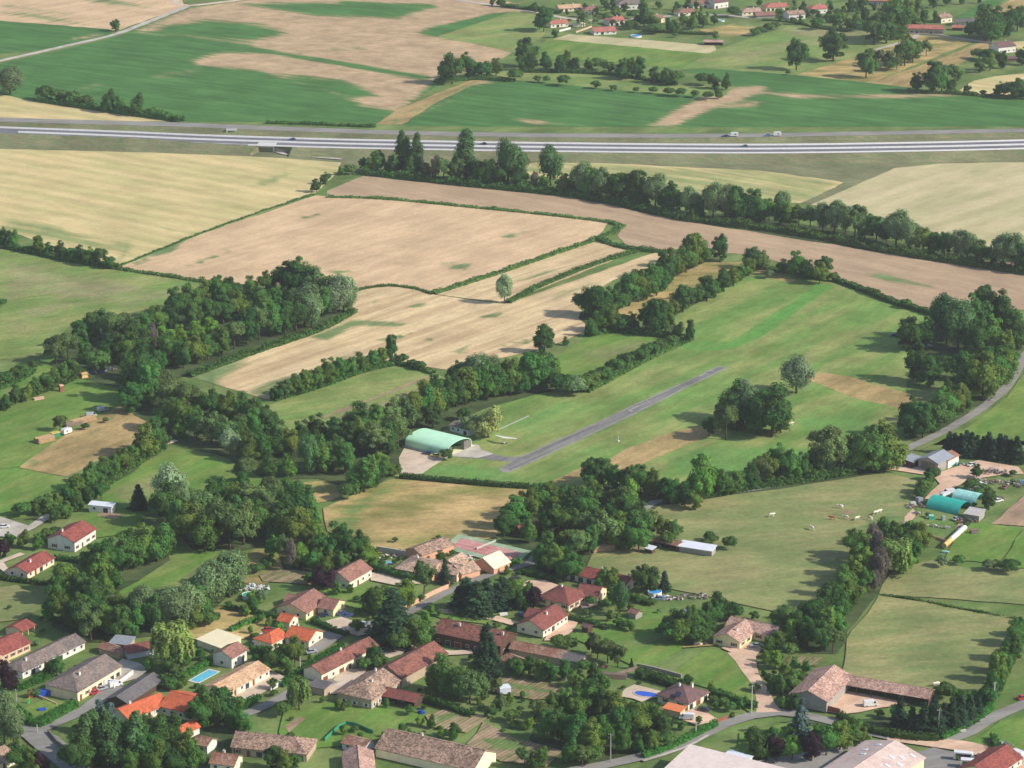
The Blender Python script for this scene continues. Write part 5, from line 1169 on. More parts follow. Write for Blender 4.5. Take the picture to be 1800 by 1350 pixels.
house('shed', 'tiny dark wooden hut in front of the tall-windowed white house', 'shed', (1020, 1102), (1034, 1106), 3.4, 2.2, .7, 'wall_darkwood', 'tile_dark', chim=0, wins='', ovs=.3)
r_, L_, W_ = house('villa', 'sprawling tiled villa beside the tennis court', 'villa', (691, 998), (757, 1010), 15, 3.2, 2.3, 'wall_orange', 'tile_villa', wins='f', chim=1, hl=1)
wing(r_, (758, 1003), (803, 1011), 11, 3.0, 2.0, 'wall_pink', 'tile_villa', wins='f'); wing(r_, (742, 976), (800, 956), 9, 3.4, 1.6, 'wall_orange', 'tile_old', wins='')
wing(r_, (800, 994), (826, 980), 6, 4.6, 1.4, 'wall_orange', 'tile_villa', wins='fl'); wing(r_, (812, 1009), (846, 1000), 9, 3.0, 1.9, 'wall_orange', 'tile_villa', wins='')
house('garage', 'steep cream-roofed garage building beside the road at the tennis court', 'garage', (869, 1001), (899, 988), 11, 2.6, 2.9, 'wall_orange', 'sheet_cream', chim=0, wins='')
r_, L_, W_ = house('farmhouse', 'farm with pink-tiled roof and yellow walls at the top of the tan drive', 'farmhouse', (1302, 1129), (1336, 1103), 11, 3.2, 2.2, 'wall_yellow', 'tile_pink', wins='fl', chim=1, win='brown', spacing=4)
wing(r_, (1273, 1099), (1359, 1118), 9, 3.2, 1.9, 'wall_yellow', 'tile_pink', wins='f', win='brown')
r_, L_, W_ = house('house', 'hip-roofed house with purple-brown roof and solar panel beside the blue pool', 'house', (1211, 1237), (1249, 1215), 13, 3.0, 2.7, 'wall_cream', 'tile_dark', hl=1, hr=1, wins='fl', chim=2, win='brown', frontdoors=(1,))
b_ = MB(); b_.box(-1.6, 1.6, -1.1, 1.1, 0, .09); q_ = b_.build('solar_panel', [M['solar']], r_); q_.location = (-L_ / 2 + 1.35, W_ * .42, 4.35); q_.rotation_euler = (0, -.44, 0); q_.scale = (.7, 1, 1)
house('garage', 'flat garage with orange tile edge beside the hip-roofed pool house', 'garage', (1163, 1244), (1196, 1252), 4.2, 2.6, .3, 'wall_beige', 'orange_tile_edge', mono=True, chim=0, wins='')
r_, L_, W_ = house('farmhouse', 'courtyard farm with pale pink tiles, long wing and high end block', 'farmhouse', (1455, 1236), (1501, 1190), 14, 4.1, 2.7, 'wall_grey', 'tile_pink', wins='', chim=0)
wing(r_, (1478, 1204), (1633, 1231), 8, 3.1, 1.7, 'wall_darkwood', 'tile_pink', wins='', open_front=True)
house('warehouse', 'big pale flat-pitched warehouse roof at the bottom edge', 'warehouse', (1165, 1352), (1345, 1398), 18, 5.0, 1.6, 'wall_white', 'sheet_plain', mono=True, chim=0, wins='', ovs=.3)
house('container', 'small white flat-roofed cabin beside the bottom warehouse', 'cabin', (1271, 1326), (1313, 1338), 4, 2.6, .25, 'wall_white', 'sheet_white', mono=True, chim=0, wins='', ovs=.15)
r_, L_, W_ = house('warehouse', 'pinkish hall with roof skylights and yellow wall in the bottom right', 'hall', (1530, 1398), (1628, 1331), 22, 5.0, 3.0, 'wall_yellow', 'sheet_pinkish', chim=0, wins='')
ro_ = [c for c in r_.children if c.name.startswith('roof')][0]
for i_, (fx, fy) in enumerate(((.42, .12), (.30, .2), (.18, .12), (.22, .3), (.06, .22), (-.1, .14), (.38, .68), (.24, .78), (.12, .7))):
    y_ = W_ * fy; sl_ = 3.0 / (W_ / 2); z_ = 5.0 + 3.0 * (1 - abs(y_ - W_ / 2) / (W_ / 2)); b_ = MB(); b_.box(-.55, .55, -.9, .9, -.02, .12)
    q_ = b_.build('skylight', [M['sheet_white']], ro_); q_.location = (L_ * fx, y_, z_ + .06); q_.rotation_euler = (math.atan(sl_) * (1 if fy < .5 else -1), 0, 0)
house('house', 'red-roofed house cut by the bottom right corner', 'house', (1742, 1368), (1800, 1330), 12, 3.2, 2.6, 'wall_cream', 'tile_coral', chim=0, wins='f')
r_, L_, W_ = house('barn', 'large old barn with mottled brown-pink tiles at the bottom', 'barn', (657, 1314), (832, 1354), 16, 3.4, 3.6, 'wall_cream', 'tile_old', chim=1, wins='')
house('house', 'pinkish-tiled house end-on at the bottom edge left of the mottled barn', 'house', (664, 1386), (657, 1318), 10, 3.2, 2.0, 'wall_cream', 'tile_pink', chim=1, wins='r')
house('shed', 'grey garden house inside the green windbreak fence', 'shed', (598, 1305), (640, 1315), 7, 2.5, 1.2, 'wall_bluewhite', 'tile_oldred', chim=0, wins='f', win='white')
house('barn', 'old hip-roofed brown barn at the bottom, left of the green fence', 'barn', (404, 1312), (540, 1325), 12, 3.3, 2.8, 'wall_stone', 'tile_old', hl=0, hr=1, chim=0, wins='f', win='brown', frontdoors=(1, 3))
r_, L_, W_ = house('house', 'red-brown roofed small house behind the bottom poplars', 'house', (366, 1340), (412, 1346), 8, 3.0, 1.9, 'wall_cream', 'tile_oldred', chim=1, wins='f'); wing(r_, (336, 1306), (364, 1312), 6, 3.2, 1.4, 'wall_white', 'tile_oldred', wins='f')
house('house', 'house with weathered grey roof in the bottom left corner', 'house', (-14, 1348), (30, 1326), 10, 3.4, 2.0, 'wall_cream', 'tile_old', chim=0, wins='f', frontdoors=(1,)); house('mobile_home', 'white mobile home beside a hedge and small garden', 'mobile home', (154, 889), (197, 893), 4.2, 2.9, .3, 'wall_white', 'sheet_white', mono=True, chim=0, wins='f', ovs=.15)
house('shed', 'rusty-roofed open shed under trees at the pasture edge', 'shed', (1146, 950), (1190, 961), 5.5, 2.7, .9, 'wall_darkwood', 'rust_sheet', chim=0, open_front=True, mono=False); house('shed', 'white sheet-roofed cattle shed standing in the pasture', 'shed', (1191, 961), (1252, 970.5), 5, 2.4, .6, 'wall_grey', 'sheet_white', mono=True, chim=0, wins='')
house('hut', 'dark maroon-roofed hut hidden in the wood above the villa road', 'hut', (920, 937), (956, 927), 8, 2.8, 1.5, 'wall_darkwood', 'tile_maroon', chim=0, wins=''); house('shed', 'small white-roofed pen left of the cattle shed', 'pen', (1130, 964), (1146, 968), 3, 2, .3, 'wall_darkwood', 'sheet_white', mono=True, chim=0, wins='')
house('shelter', 'low white sheet-roofed lean-to beside the hedge on the pasture edge', 'shelter', (1196, 1077), (1216, 1081), 4, 1.9, .3, 'wall_darkwood', 'sheet_white', mono=True, chim=0, wins='', ovs=.2)
r_, L_, W_ = house('barn', 'sheet-roofed farm barn with white side wall and dark door', 'barn', (1650, 815), (1678, 801), 10, 4.3, 1.7, 'wall_grey', 'sheet_blue_grey', chim=0, wins=''); b_ = MB(); b_.box(-.1, .02, -3.4, 3.4, 0, 3.7); q_ = b_.build('sliding_door', [M['concrete_dark']], r_); q_.location = (-L_ / 2 - .03, W_ / 2, .02)
wing(r_, (1668, 809), (1688, 799), 7, 3.9, 1.2, 'wall_white', 'rust_sheet', wins=''); wing(r_, (1606, 813), (1622, 803), 4.2, 3.0, .6, 'wall_darkwood', 'sheet_blue_grey', mono=True, wins='')
house('clubhouse', 'small grey flat-roofed clubhouse behind the green hangar', 'clubhouse', (788, 747), (822, 757), 8, 3.0, .9, 'wall_bluewhite', 'tile_grey', chim=1, wins='f'); house('shed', 'green-roofed playhouse among garden trees left of the courtyard farm', 'playhouse', (1395, 1202), (1408, 1206), 3, 1.8, .7, 'wall_darkwood', 'tarp_green', chim=0, wins='', ovs=.25)
# ================================================================== HANGAR, GREENHOUSES
hg, L_ = tunnel('hangar', 'mint green barrel-roofed aircraft hangar beside the runway', 'hangar', (712, 787), (786, 805), 17, 2.9, 'hangar_green', th=.25, endmat='concrete_dark', open_end='r', skirt=2.5)
for y_ in (1.0, 11.8):
    b_ = MB(); b_.box(-.15, .15, 0, 4.6 if y_ > 3 else 3.0, 0, 3.6); q_ = b_.build('sliding_door', [M['concrete_dark']], hg); q_.location = (L_ / 2 - .25, y_ - (0 if y_ > 3 else .6), .05)
b_ = MB(); b_.box(-L_ / 2 - 1, L_ / 2 - 3, -.75, -.35, 0, .5); b_.build('plinth', [M['concrete']], hg)
gh, _ = tunnel('greenhouse', 'teal sheeted polytunnel in the farm yard', 'polytunnel', (1627, 893), (1684, 906), 11, 3.9, 'teal_sheet', ribs=14, open_end='r'); gh, _ = tunnel('greenhouse', 'pale blue-white polytunnel behind the teal one', 'polytunnel', (1672, 880), (1714, 889), 9, 3.6, 'pale_sheet', ribs=9, open_end='r')
house('shed', 'grey-white flat-roofed shed at the open end of the teal polytunnel', 'shed', (1693, 904), (1722, 909), 7, 2.6, .5, 'wall_grey', 'faded_white', mono=True, chim=0, wins=''); tunnel('tunnel_shelter', 'small white tunnel shelter beside the isolated house, upper right', 'shelter', (1724, 100), (1742, 104), 9, 3.4, 'sheet_white', open_end='l')
# ================================================================== FAR VILLAGE
F = far_house
F('beige-roofed yellow bungalow among the top centre houses', 1003, 20, 16, 8, 2.8, 1.8, 18, 'wall_yellow', 'tile_beige', (0, 0)); F('brown hip-roofed cream house right of the yellow bungalow', 1040, 25, 11, 9, 3.4, 2.0, 12, 'wall_cream', 'tile_brown', (1, 0)); F('grey-roofed house with white gable at the top centre', 1106, 17, 16, 11, 4.6, 2.4, 14, 'wall_white', 'tile_grey', (1, 0), storeys=2)
F('small red-roofed white house behind the tall dark tree at the top', 984, 48, 13, 8, 3.2, 1.6, 25, 'wall_cream', 'tile_farred'); F('red-roofed bungalow beside the bright blue pool', 1064, 61, 15, 10, 2.8, 1.9, 14, 'wall_white', 'tile_farred', (0, 0), chim=0); F('taller red hip-roofed house behind the bungalow with the blue pool', 1085, 45, 11, 10, 3.8, 2.0, 24, 'wall_white', 'tile_farred', (1, 0), storeys=1)
F('brown pink-roofed narrow house half hidden by trees, top centre', 1163, 40, 7, 9, 3.6, 1.8, 55, 'wall_apricot', 'tile_brown'); F('brown-roofed low house right of the narrow half-hidden one', 1207, 28, 12, 8, 3.0, 1.6, 20, 'wall_cream', 'tile_brown', (1, 0)); F('white house with purple-brown roof beside the village lane, top', 1236, 14, 14, 9, 3.2, 1.8, 12, 'wall_white', 'tile_brown'); F('tall white-gabled house with purplish roof at the top edge', 1268, 14, 12, 10, 4.8, 2.0, 35, 'wall_white', 'tile_dark', storeys=2)
F('pink-roofed cream bungalow facing the meadow, top right of centre', 1322, 27, 14, 9, 3.0, 1.8, 18, 'wall_cream', 'tile_pink', (1, 0)); F('bright red-roofed cream house behind the pink bungalow', 1366, 19, 16, 9, 3.2, 1.9, 16, 'wall_yellow', 'tile_farred', (1, 0)); F('low brown-roofed grey outbuilding at the meadow corner', 1346, 32, 13, 7, 2.4, 1.4, 10, 'wall_grey', 'tile_brown', chim=0, wins='', name='outbuilding', cat='outbuilding')
F('white house with tan roof and grey gable at the meadow', 1401, 34, 12, 9, 4.2, 1.8, 20, 'wall_white', 'tile_old', storeys=1); F('red-roofed white house with terrace, last before the orchard', 1440, 24, 12, 9, 4.0, 1.9, 20, 'wall_white', 'tile_farred', (1, 0), storeys=1); F('red-roofed house mostly hidden by the big tree, top right', 1546, 10, 16, 9, 4, 2, -6, 'wall_grey', 'tile_farred')
F('very long red-roofed farm building with grey front, upper right', 1620, 60, 28, 9, 4.2, 1.8, -8, 'wall_grey', 'tile_farred', win='brown', chim=0, name='barn', cat='barn'); F('cream-walled house behind the long red farm building', 1664, 40, 9, 9, 4.2, 1.8, 30, 'wall_cream', 'tile_old', storeys=1); F('grey-roofed shed with apricot gable beside the big dark trees', 1697, 46, 14, 9, 3.2, 1.6, -6, 'wall_apricot', 'slate', chim=0, name='shed', cat='shed')
F('small red lean-to roof between the farm and dark trees', 1683, 54, 7, 5, 2.4, .8, -10, 'wall_darkwood', 'tile_farred', chim=0, mono=True, wins='', name='lean_to', cat='lean-to'); F('isolated white house with dark purple roof near the right edge', 1770, 93, 13, 11, 4.8, 2.4, 26, 'wall_white', 'tile_dark', storeys=1); F('low dark shed beside the isolated white house', 1782, 108, 12, 6, 2.4, 1, 20, 'wall_darkwood', 'tile_dark', chim=0, wins='', name='shed', cat='shed')
F('open pink-roofed hay shed at the end of the cream field strip', 1254, 80, 12, 6, 2.6, .9, -5, 'wall_darkwood', 'tile_pink', chim=0, open_front=True, name='shed', cat='shed'); F('tiny cream outbuilding with flat roof near the red-roofed top houses', 1018, 47, 8, 3, 2.0, .3, 20, 'wall_cream', 'sheet_cream', chim=0, mono=True, wins='', name='shed', cat='shed')
low_wall([(983, 56), (1003, 51)], .4, 1.4, 'white_paint', 'white garden wall in front of the small red-roofed top house'); low_wall([(1012, 58), (1040, 48)], .5, 1.2, 'gravel_pink', 'pinkish yard wall beside the red bungalow with blue pool')
low_wall([(1596, 60), (1650, 64), (1720, 74), (1745, 77)], .4, 1.2, 'concrete', 'pale boundary wall below the long red farm building')
# ================================================================== POOLS AND COURTS
sunk_pool([(334, 1196), (366, 1178), (383, 1182), (350, 1200)], 'water_turquoise', 'concrete_white', 'rectangular turquoise pool with white coping by the beige bungalow', 1.0); sunk_pool([(672, 986), (694, 987.5), (688, 992), (668, 990.5)], 'water_turquoise', 'terracotta', 'turquoise pool with terracotta terrace left of the villa', .8)
kp = [(1110 + 24 * (1 + .92 * math.cos(t)) + 3 * math.cos(2 * t), 1222.5 + 4.4 * (1 + .10 * math.cos(t)) * math.sin(t) + 3.0 * math.cos(t) * .9) for t in [2 * math.pi * i / 22 for i in range(22)]]
sunk_pool(kp, 'water_blue', 'gravel', 'deep blue kidney-shaped pool on a pale terrace', .5)
round_pool(440, 1050, 3.1, 1.25, 'water_green', 'round above-ground pool with green water and white rim'); round_pool(1151, 1044, 2.6, 1.2, 'water_bright', 'round above-ground pool with bright blue water behind the hedge'); round_pool(1118, 65, 4.0, 1.2, 'water_bright', 'bright blue round pool on the lawn of the far village'); round_pool(1268, 37.5, 2.3, 1.1, 'water_bright', 'small bright blue pool at the far village meadow')
def tennis_net():
    a, b = G(838, 969, 0), G(872, 955, 0); d = b - a; root = empty('tennis_net', (a.x, a.y, gz(a.x, a.y)), math.atan2(d.y, d.x), 'tennis net across the red court', 'net'); L = d.length; b_ = MB(); b_.box(0, L, -.03, .03, .15, 1.0); b_.build('net', [M['faded_white']], root)
    for x in (-.05, L + .05): t = MB(); t.tube((x, 0, 0), (x, 0, 1.1), .06); t.build('post', [M['tarp_green']], root)
tennis_net()
for i_, (a_, b_) in enumerate((((800, 961), (903, 985.5)), ((812, 951), (916, 976)), ((806, 956), (910, 980.5)))): ribbon('court_marking', [a_, b_], .35, M['faded_white'])
low_wall([(662, 970), (694, 975), (724, 981)], .5, 2.0, 'concrete', 'pale garden wall behind the villa pool'); low_wall([(702, 1077), (760, 1046), (788, 1034)], .5, 1.6, 'terracotta', 'salmon-coloured wall along the village road'); low_wall([(765, 1022), (790, 1030)], .5, 2.0, 'brick_red', 'red-brown gate wall at the bend of the village road'); low_wall([(792, 1010), (830, 1012), (848, 1004)], .5, 1.4, 'terracotta', 'curved pale terracotta wall before the villa garage')
low_wall([(1120, 1174), (1150, 1180), (1198, 1193)], .7, 1.3, 'stone', 'old grey stone wall above the blue pool garden'); low_wall([(1453, 1251), (1476, 1257)], .4, 1.8, 'brick_red', 'dark red gate of the courtyard farm', 'gate', 'gate'); low_wall([(1260, 1272), (1279, 1265)], .3, 1.6, 'brick_red', 'dark red gate of the pool house', 'gate', 'gate'); low_wall([(1437, 1246), (1440, 1249), (1452, 1252)], .4, 1.5, 'wall_white', 'low white wall at the courtyard entrance')
low_wall([(571, 1305), (608, 1276), (656, 1292)], .12, 1.3, 'net_green', 'green windbreak netting around a garden house', 'windbreak', 'fence'); low_wall([(200, 1212), (234, 1187)], .3, 1.4, 'wall_white', 'white wall beside the parked cars of the grey house'); low_wall([(475, 1214), (496, 1203)], .5, 1.8, 'white_paint', 'white gate wall on the lane beside the weeping willow'); low_wall([(58, 1221), (100, 1240)], .3, .8, 'terracotta', 'low salmon garden edge in the fenced lawn')
low_wall([(85, 1290), (110, 1318), (140, 1335)], .5, 1.0, 'concrete_dark', 'grey roadside wall in the bottom left corner')
# ================================================================== HEDGES AND ROUGH STRIPS
H = hedge
H([(703, 841), (780, 848), (860, 855), (952, 861)], 3, 2.4, 'long dark clipped hedge between airfield lawn and dry paddock', rough=.05)
H([(1474, 1262), (1496, 1275), (1530, 1288), (1590, 1300), (1650, 1303)], 2.4, 2.4, 'curved clipped hedge in front of the courtyard farm', rough=.03); H([(1654, 1302), (1700, 1278), (1742, 1246), (1738, 1236), (1700, 1226), (1640, 1217)], 2.2, 2.2, 'clipped hedge round the right end of the courtyard farm', 'leaf_lawnhedge', rough=.04)
H([(1259, 1277), (1220, 1296), (1180, 1316), (1130, 1334)], 2.2, 1.9, 'bright clipped hedge along the road below the pool house', 'leaf_lawnhedge', rough=.05); H([(1249, 1222), (1285, 1232), (1329, 1248)], 2.2, 2.3, 'dark hedge right of the hip-roofed pool house', rough=.05); H([(1000, 1090), (1035, 1097), (1069, 1109)], 2, 2.2, 'clipped hedge between two lawns right of the tall-windowed house', rough=.05)
H([(1079, 1046), (1110, 1054), (1147, 1065)], 2.2, 2.6, 'dark hedge in front of the round bright blue pool', rough=.04); H([(657, 1004), (690, 1013), (727, 1024)], 2.2, 2.8, 'tall dark hedge below the villa pool', rough=.05); H([(494, 1208), (548, 1170), (603, 1138)], 2.4, 2.0, 'long clipped hedge beside the narrow barn', 'leaf_lawnhedge', rough=.04); H([(738, 1230), (785, 1246), (831, 1262)], 2.4, 2.6, 'dark thick hedge right of the open red shed', rough=.05)
H([(24, 1252), (50, 1272), (70, 1278), (100, 1262), (132, 1244)], 3.2, 2.8, 'thick hedge round the small lawn, lower left', 'leaf_lawnhedge', rough=.06); H([(28, 1214), (58, 1203), (90, 1189)], 3, 2.2, 'bright hedge between the two grey-roofed houses', 'leaf_lawnhedge', rough=.07); H([(312, 1198), (340, 1184), (367, 1167)], 2.6, 2.4, 'bright green hedge behind the rectangular pool', 'leaf_lawnhedge', rough=.05); H([(413, 1254), (432, 1242), (455, 1228)], 2.6, 2.0, 'bright hedge below the beige bungalow', 'leaf_lawnhedge', rough=.05)
H([(548, 1094), (580, 1107), (612, 1118)], 2, 1.9, 'dark hedge between the brown and the orange house', rough=.08); H([(396, 1072), (440, 1080), (488, 1090)], 1.6, 2.0, 'thin dark teal-green hedge left of the brown L-shaped house', rough=.04); H([(405, 1112), (440, 1096), (470, 1085)], 2, 1.8, 'bright hedge beside the brownish lawn', 'leaf_lawnhedge', rough=.06); H([(872, 1003), (895, 997), (912, 988)], 2.2, 2.2, 'green hedge beside the cream-roofed garage', 'leaf_lawnhedge', rough=.04); H([(915, 1008), (935, 1012), (985, 1026)], 2.2, 2.0, 'hedge between the road bend and the long red house', rough=.08); H([(1119, 1188), (1150, 1196), (1199, 1212)], 4, 3.0, 'dark hedge under the old stone wall', rough=.1); H([(0, 1018), (60, 1026), (130, 1032)], 2.2, 1.8, 'hedge below the low red bungalow', rough=.06); H([(95, 985), (120, 986), (150, 992)], 2.4, 2.0, 'dark hedge between the two red-roofed houses', rough=.06)
V_ = dict(mat='leaf_verge', name='verge', cat='verge', size=.7, dens=2.2)
H([(576, 347), (650, 349), (720, 354), (830, 365), (950, 377), (1060, 390), (1092, 398)], 3.4, 1.1, 'rough green verge between ploughed field and stubble', rough=.25, **V_); H([(1094, 398), (1080, 408), (1050, 421), (960, 452), (860, 486), (762, 517)], 4, 1.3, 'rough green verge running diagonally through the stubble', rough=.25, **V_); H([(762, 518), (730, 508), (690, 503), (650, 506), (622, 513)], 3, .7, 'low weedy verge at the near edge of the big stubble field', rough=.3, **V_)
H([(1050, 422), (1080, 432), (1118, 440), (1200, 446), (1240, 446)], 4, 1.8, 'overgrown ditch line below the ploughed field', rough=.25, **V_); H([(892, 533), (940, 508), (1000, 482), (1060, 460), (1122, 441)], 4.2, 1.2, 'green grassy strip right of the lone willow', rough=.2, **V_); H([(205, 473), (300, 487), (390, 502)], 4, 1.1, 'low verge between left pasture and stubble', rough=.25, **V_); H([(206, 470), (345, 414), (450, 376), (553, 341)], 2, .5, 'thin green edge between wheat and stubble', rough=.3, **V_)
H([(1550, 1048), (1600, 1053), (1680, 1070), (1798, 1091)], 1.6, .8, 'dark low ditch hedge across the right pasture', 'leaf_bush', rough=.3); H([(332, 663), (450, 620), (560, 582), (622, 549)], 4, 2.0, 'undergrowth along the right edge of the left wood', 'leaf_bush', rough=.25, size=.8)
B_ = dict(mat='leaf_bush', size=.9, dens=2.4)
H([(640, 306), (700, 312), (800, 324), (900, 334), (1000, 344), (1070, 355), (1200, 386)], 7, 3.2, 'dense undergrowth below the poplars by the motorway', rough=.22, **B_); H([(1200, 386), (1400, 412), (1560, 443), (1680, 462), (1860, 490)], 7, 3.2, 'dense undergrowth along the far side of the ploughed field', rough=.22, **B_); H([(1465, 494), (1500, 506), (1560, 530), (1640, 556)], 3, 2.4, 'dark field hedge between airfield and ploughed field', rough=.16, **B_)
H([(1320, 468), (1370, 478), (1455, 492)], 4, 2.4, 'bushy hedge at the far end of the airfield', rough=.2, **B_); H([(-20, 430), (60, 446), (120, 459), (206, 473)], 4.5, 2.6, 'bushy hedge between wheat and left pasture', rough=.2, **B_); H([(1028, 690), (1080, 662), (1140, 630), (1212, 597)], 5, 1.9, 'scrubby hedge alongside the runway meadow', rough=.3, **B_)
H([(480, 704), (560, 682), (630, 656), (690, 642)], 4, 2.2, 'undergrowth of the hedgerow above the strip meadow', rough=.2, **B_); H([(690, 640), (730, 648), (762, 658)], 3, 1.8, 'short low hedge above the strip meadow', rough=.25, **B_); H([(1170, 880), (1250, 872), (1330, 858), (1420, 845), (1500, 832)], 5, 2.4, 'undergrowth along the pasture edge below the airfield', rough=.25, **B_); H([(60, 905), (120, 895), (170, 862), (220, 828), (285, 788)], 5, 3.0, 'thick hedge along the farm track, left', rough=.2, **B_)
H([(-20, 725), (30, 705), (90, 682), (150, 656)], 5, 2.8, 'hedgerow above the left garden meadow', rough=.25, **B_); H([(-20, 690), (20, 676), (60, 655)], 3, 2.0, 'small hedge stub near the left edge', rough=.3, **B_); H([(1800, 1108), (1775, 1160), (1750, 1215)], 4, 2.2, 'undergrowth along the right pasture edge', rough=.25, **B_); H([(468, 217), (540, 219), (660, 224)], 3, 1.6, 'low hedge beside the side road', rough=.2, **B_)
H([(1595, 163), (1680, 166), (1760, 172), (1860, 178)], 4, 2.0, 'field hedge at the far right', rough=.25, **B_); H([(765, 147), (830, 140), (905, 143)], 5, 2.2, 'undergrowth below the far round trees', rough=.2, **B_); H([(920, 127), (1000, 128), (1080, 133), (1190, 150)], 4, 2.2, 'undergrowth of the far field hedgerow', rough=.25, **B_); H([(70, 178), (150, 190), (210, 199), (320, 214)], 6, 3.6, 'undergrowth between maize and tan wheat', rough=.25, **B_)
H([(1030, 592), (1080, 584), (1120, 588), (1195, 596)], 4, 2.4, 'undergrowth below the tree clump north of the runway', rough=.25, **B_); H([(1130, 55), (1200, 60), (1262, 62)], 2.4, 2.4, 'dark clipped hedge behind the blue pool lawn', rough=.05); H([(880, 12), (950, 20), (985, 24)], 4, 3, 'hedge beside the lane at the top', rough=.2, **B_); H([(1340, 36), (1390, 40), (1440, 50), (1490, 57)], 2, 1.4, 'low dark hedge along the meadow below the village', rough=.15)
H([(1745, 1300), (1752, 1322), (1748, 1345)], 2, 2, 'small bright hedge by the minibuses', 'leaf_lawnhedge', rough=.06)

# ================================================================== TREES (x, base y, height in photo pixels, sort)
belt('beside the far farm track', None, '203,55,19,r')
belt('along the far field edge, upper left', 'trees between maize and tan wheat', '18,166,44,w,1.5 80,176,22,d 105,180,20,b 130,184,22,b 150,188,18,b 190,197,36,r 214,198,28,m 240,203,36,r 266,205,14,b 286,209,12,b 308,213,9,b')
belt('in the far clump below the sandy field', 'far field clump', '795,148,52,r 782,146,36,m 824,139,46,r 851,138,26,d 872,134,30,m 838,136,20,b 905,142,18,b')
belt('in the far field hedgerow', 'far hedgerow trees', '925,118,48,r 918,124,30,m 935,125,30,r 960,124,30,r 985,128,28,r 996,124,30,m 1012,126,24,r 1036,126,24,m 1050,124,20,b 1072,130,18,b 1094,140,32,r 1106,138,34,m 1121,138,34,r 1150,146,26,r 1170,150,28,m 1186,150,22,b')
belt('in the thin row above the far maize', 'far maize row', '945,145,11,b 960,146,12,b 990,151,17,d 1048,156,12,b 1078,160,9,b 1118,163,9,b 1148,165,11,b 1176,169,13,b 1196,170,14,b 1222,172,12,b 1240,150,20,b 1256,156,26,r 1276,158,26,m 1262,174,20,r 1245,176,14,b')
belt('among the far village houses, left half', 'far village trees', '956,56,40,r 948,52,26,r 976,67,15,r 866,10,14,m 880,12,12,b 940,22,16,m 1026,47,24,o 1050,26,14,m 1020,30,12,b 1080,30,16,m 1062,12,18,m 1130,20,18,m 1078,14,18,r 1132,48,32,r 1150,52,28,m 1178,58,24,r 1150,60,16,b 1110,52,14,b 1126,46,16,b 1188,56,20,m 1216,53,26,m 1200,44,20,m 1236,48,26,m 1255,44,20,r 1110,34,14,b 1190,18,14,r 1160,16,14,m 1210,10,14,r 1258,70,15,m 1186,66,8,b')
belt('among the far village houses, right half', 'far village trees, right', '1290,30,16,b 1326,63,12,b 1336,60,12,b 1352,56,14,b 1362,52,12,b 1394,43,10,d 1408,44,8,b 1370,28,12,b 1384,26,12,r 1412,16,14,r 1460,20,14,r 1430,28,10,b 1436,52,16,b 1470,48,24,m 1496,22,20,r 1515,20,22,r 1480,40,22,m 1505,44,22,m 1520,36,20,r 1500,55,20,b 1456,40,14,b 1580,18,28,l 1596,28,30,m 1612,26,28,m 1640,14,22,r 1664,10,20,r 1624,42,22,r 1645,40,18,r 1608,44,20,r 1690,8,14,r 1720,6,14,r 1560,36,30,m')
belt('on the far meadow', 'far meadow trees', '1400,123,48,r,.95 1464,108,50,r 1386,132,7,b')
belt('in the great far clump by the long red farm', 'far great clump', '1536,78,52,r 1558,76,50,r 1578,70,62,m 1548,52,40,m 1566,50,46,l')
belt('in the far orchard', 'far orchard', '1522,137,46,r 1544,118,28,o 1560,118,28,o 1576,122,24,o 1590,116,48,m 1604,110,42,r 1628,99,26,o 1535,126,18,b 1565,124,16,b')
belt('along the tan field corner, upper right', 'far right row', '1610,160,30,r 1641,164,52,r 1655,162,42,m 1672,163,22,r 1684,142,22,m 1668,140,22,b 1700,165,17,r 1728,168,8,b 1756,170,26,r 1774,173,26,d 1788,174,32,r 1800,172,26,r')
belt('around the isolated far house', 'far dark trees', '1730,72,58,r 1752,68,54,r 1772,64,48,r 1788,54,42,r 1742,74,46,m 1702,64,24,r 1720,66,24,d 1722,128,26,r 1740,124,26,m 1760,120,26,r 1738,108,18,b 1796,114,30,r 1720,104,16,b 1752,106,14,b')
belt('in the left tree line below the motorway', 'motorway tree line left', '638,300,22,m 655,304,24,m 664,303,38,m 690,307,32,r 722,310,34,r 750,314,26,m 766,317,40,g 780,319,36,o 798,320,32,r 840,322,38,m 858,326,40,r 878,328,40,r 912,330,42,r 940,333,30,g 956,335,26,m 990,340,32,m 1008,341,38,r 707,304,66,p 716,304,58,p 734,307,70,p 820,316,80,p,1.6 806,318,46,o 893,324,76,q 906,326,62,q 968,326,68,q')
belt('in the central tree line below the motorway', 'motorway tree line centre', '1024,343,52,w 1040,346,46,m 1056,349,52,w 1074,352,42,r 1090,354,44,m 1102,357,50,r 1120,360,56,r 1136,362,46,r 1152,365,54,w 1174,371,48,r 1190,376,38,r 1212,380,50,w 1234,382,48,r 1254,385,60,w 1274,386,58,w 1294,388,54,r 1304,389,52,r 1324,391,52,r 1336,391,46,m 1352,389,38,l 1374,380,42,w 1370,396,38,r 1388,398,38,m')
belt('in the right tree line below the motorway', 'motorway tree line right', '1404,401,40,o 1424,404,40,o 1446,407,48,w 1466,410,52,w 1486,413,50,w 1502,416,48,o 1520,420,40,m 1540,424,38,r 1558,428,36,r 1575,434,58,w 1598,440,50,w 1622,444,40,m 1642,448,36,r 1660,450,38,r 1684,455,48,w 1700,456,46,w 1722,461,36,r 1744,466,30,r 1764,470,58,w 1784,474,56,w 1800,478,50,r')
belt('at the far corner of the tan wheat', 'wheat corner trees', '556,338,22,r 572,324,20,r 600,308,14,m 616,306,14,b')
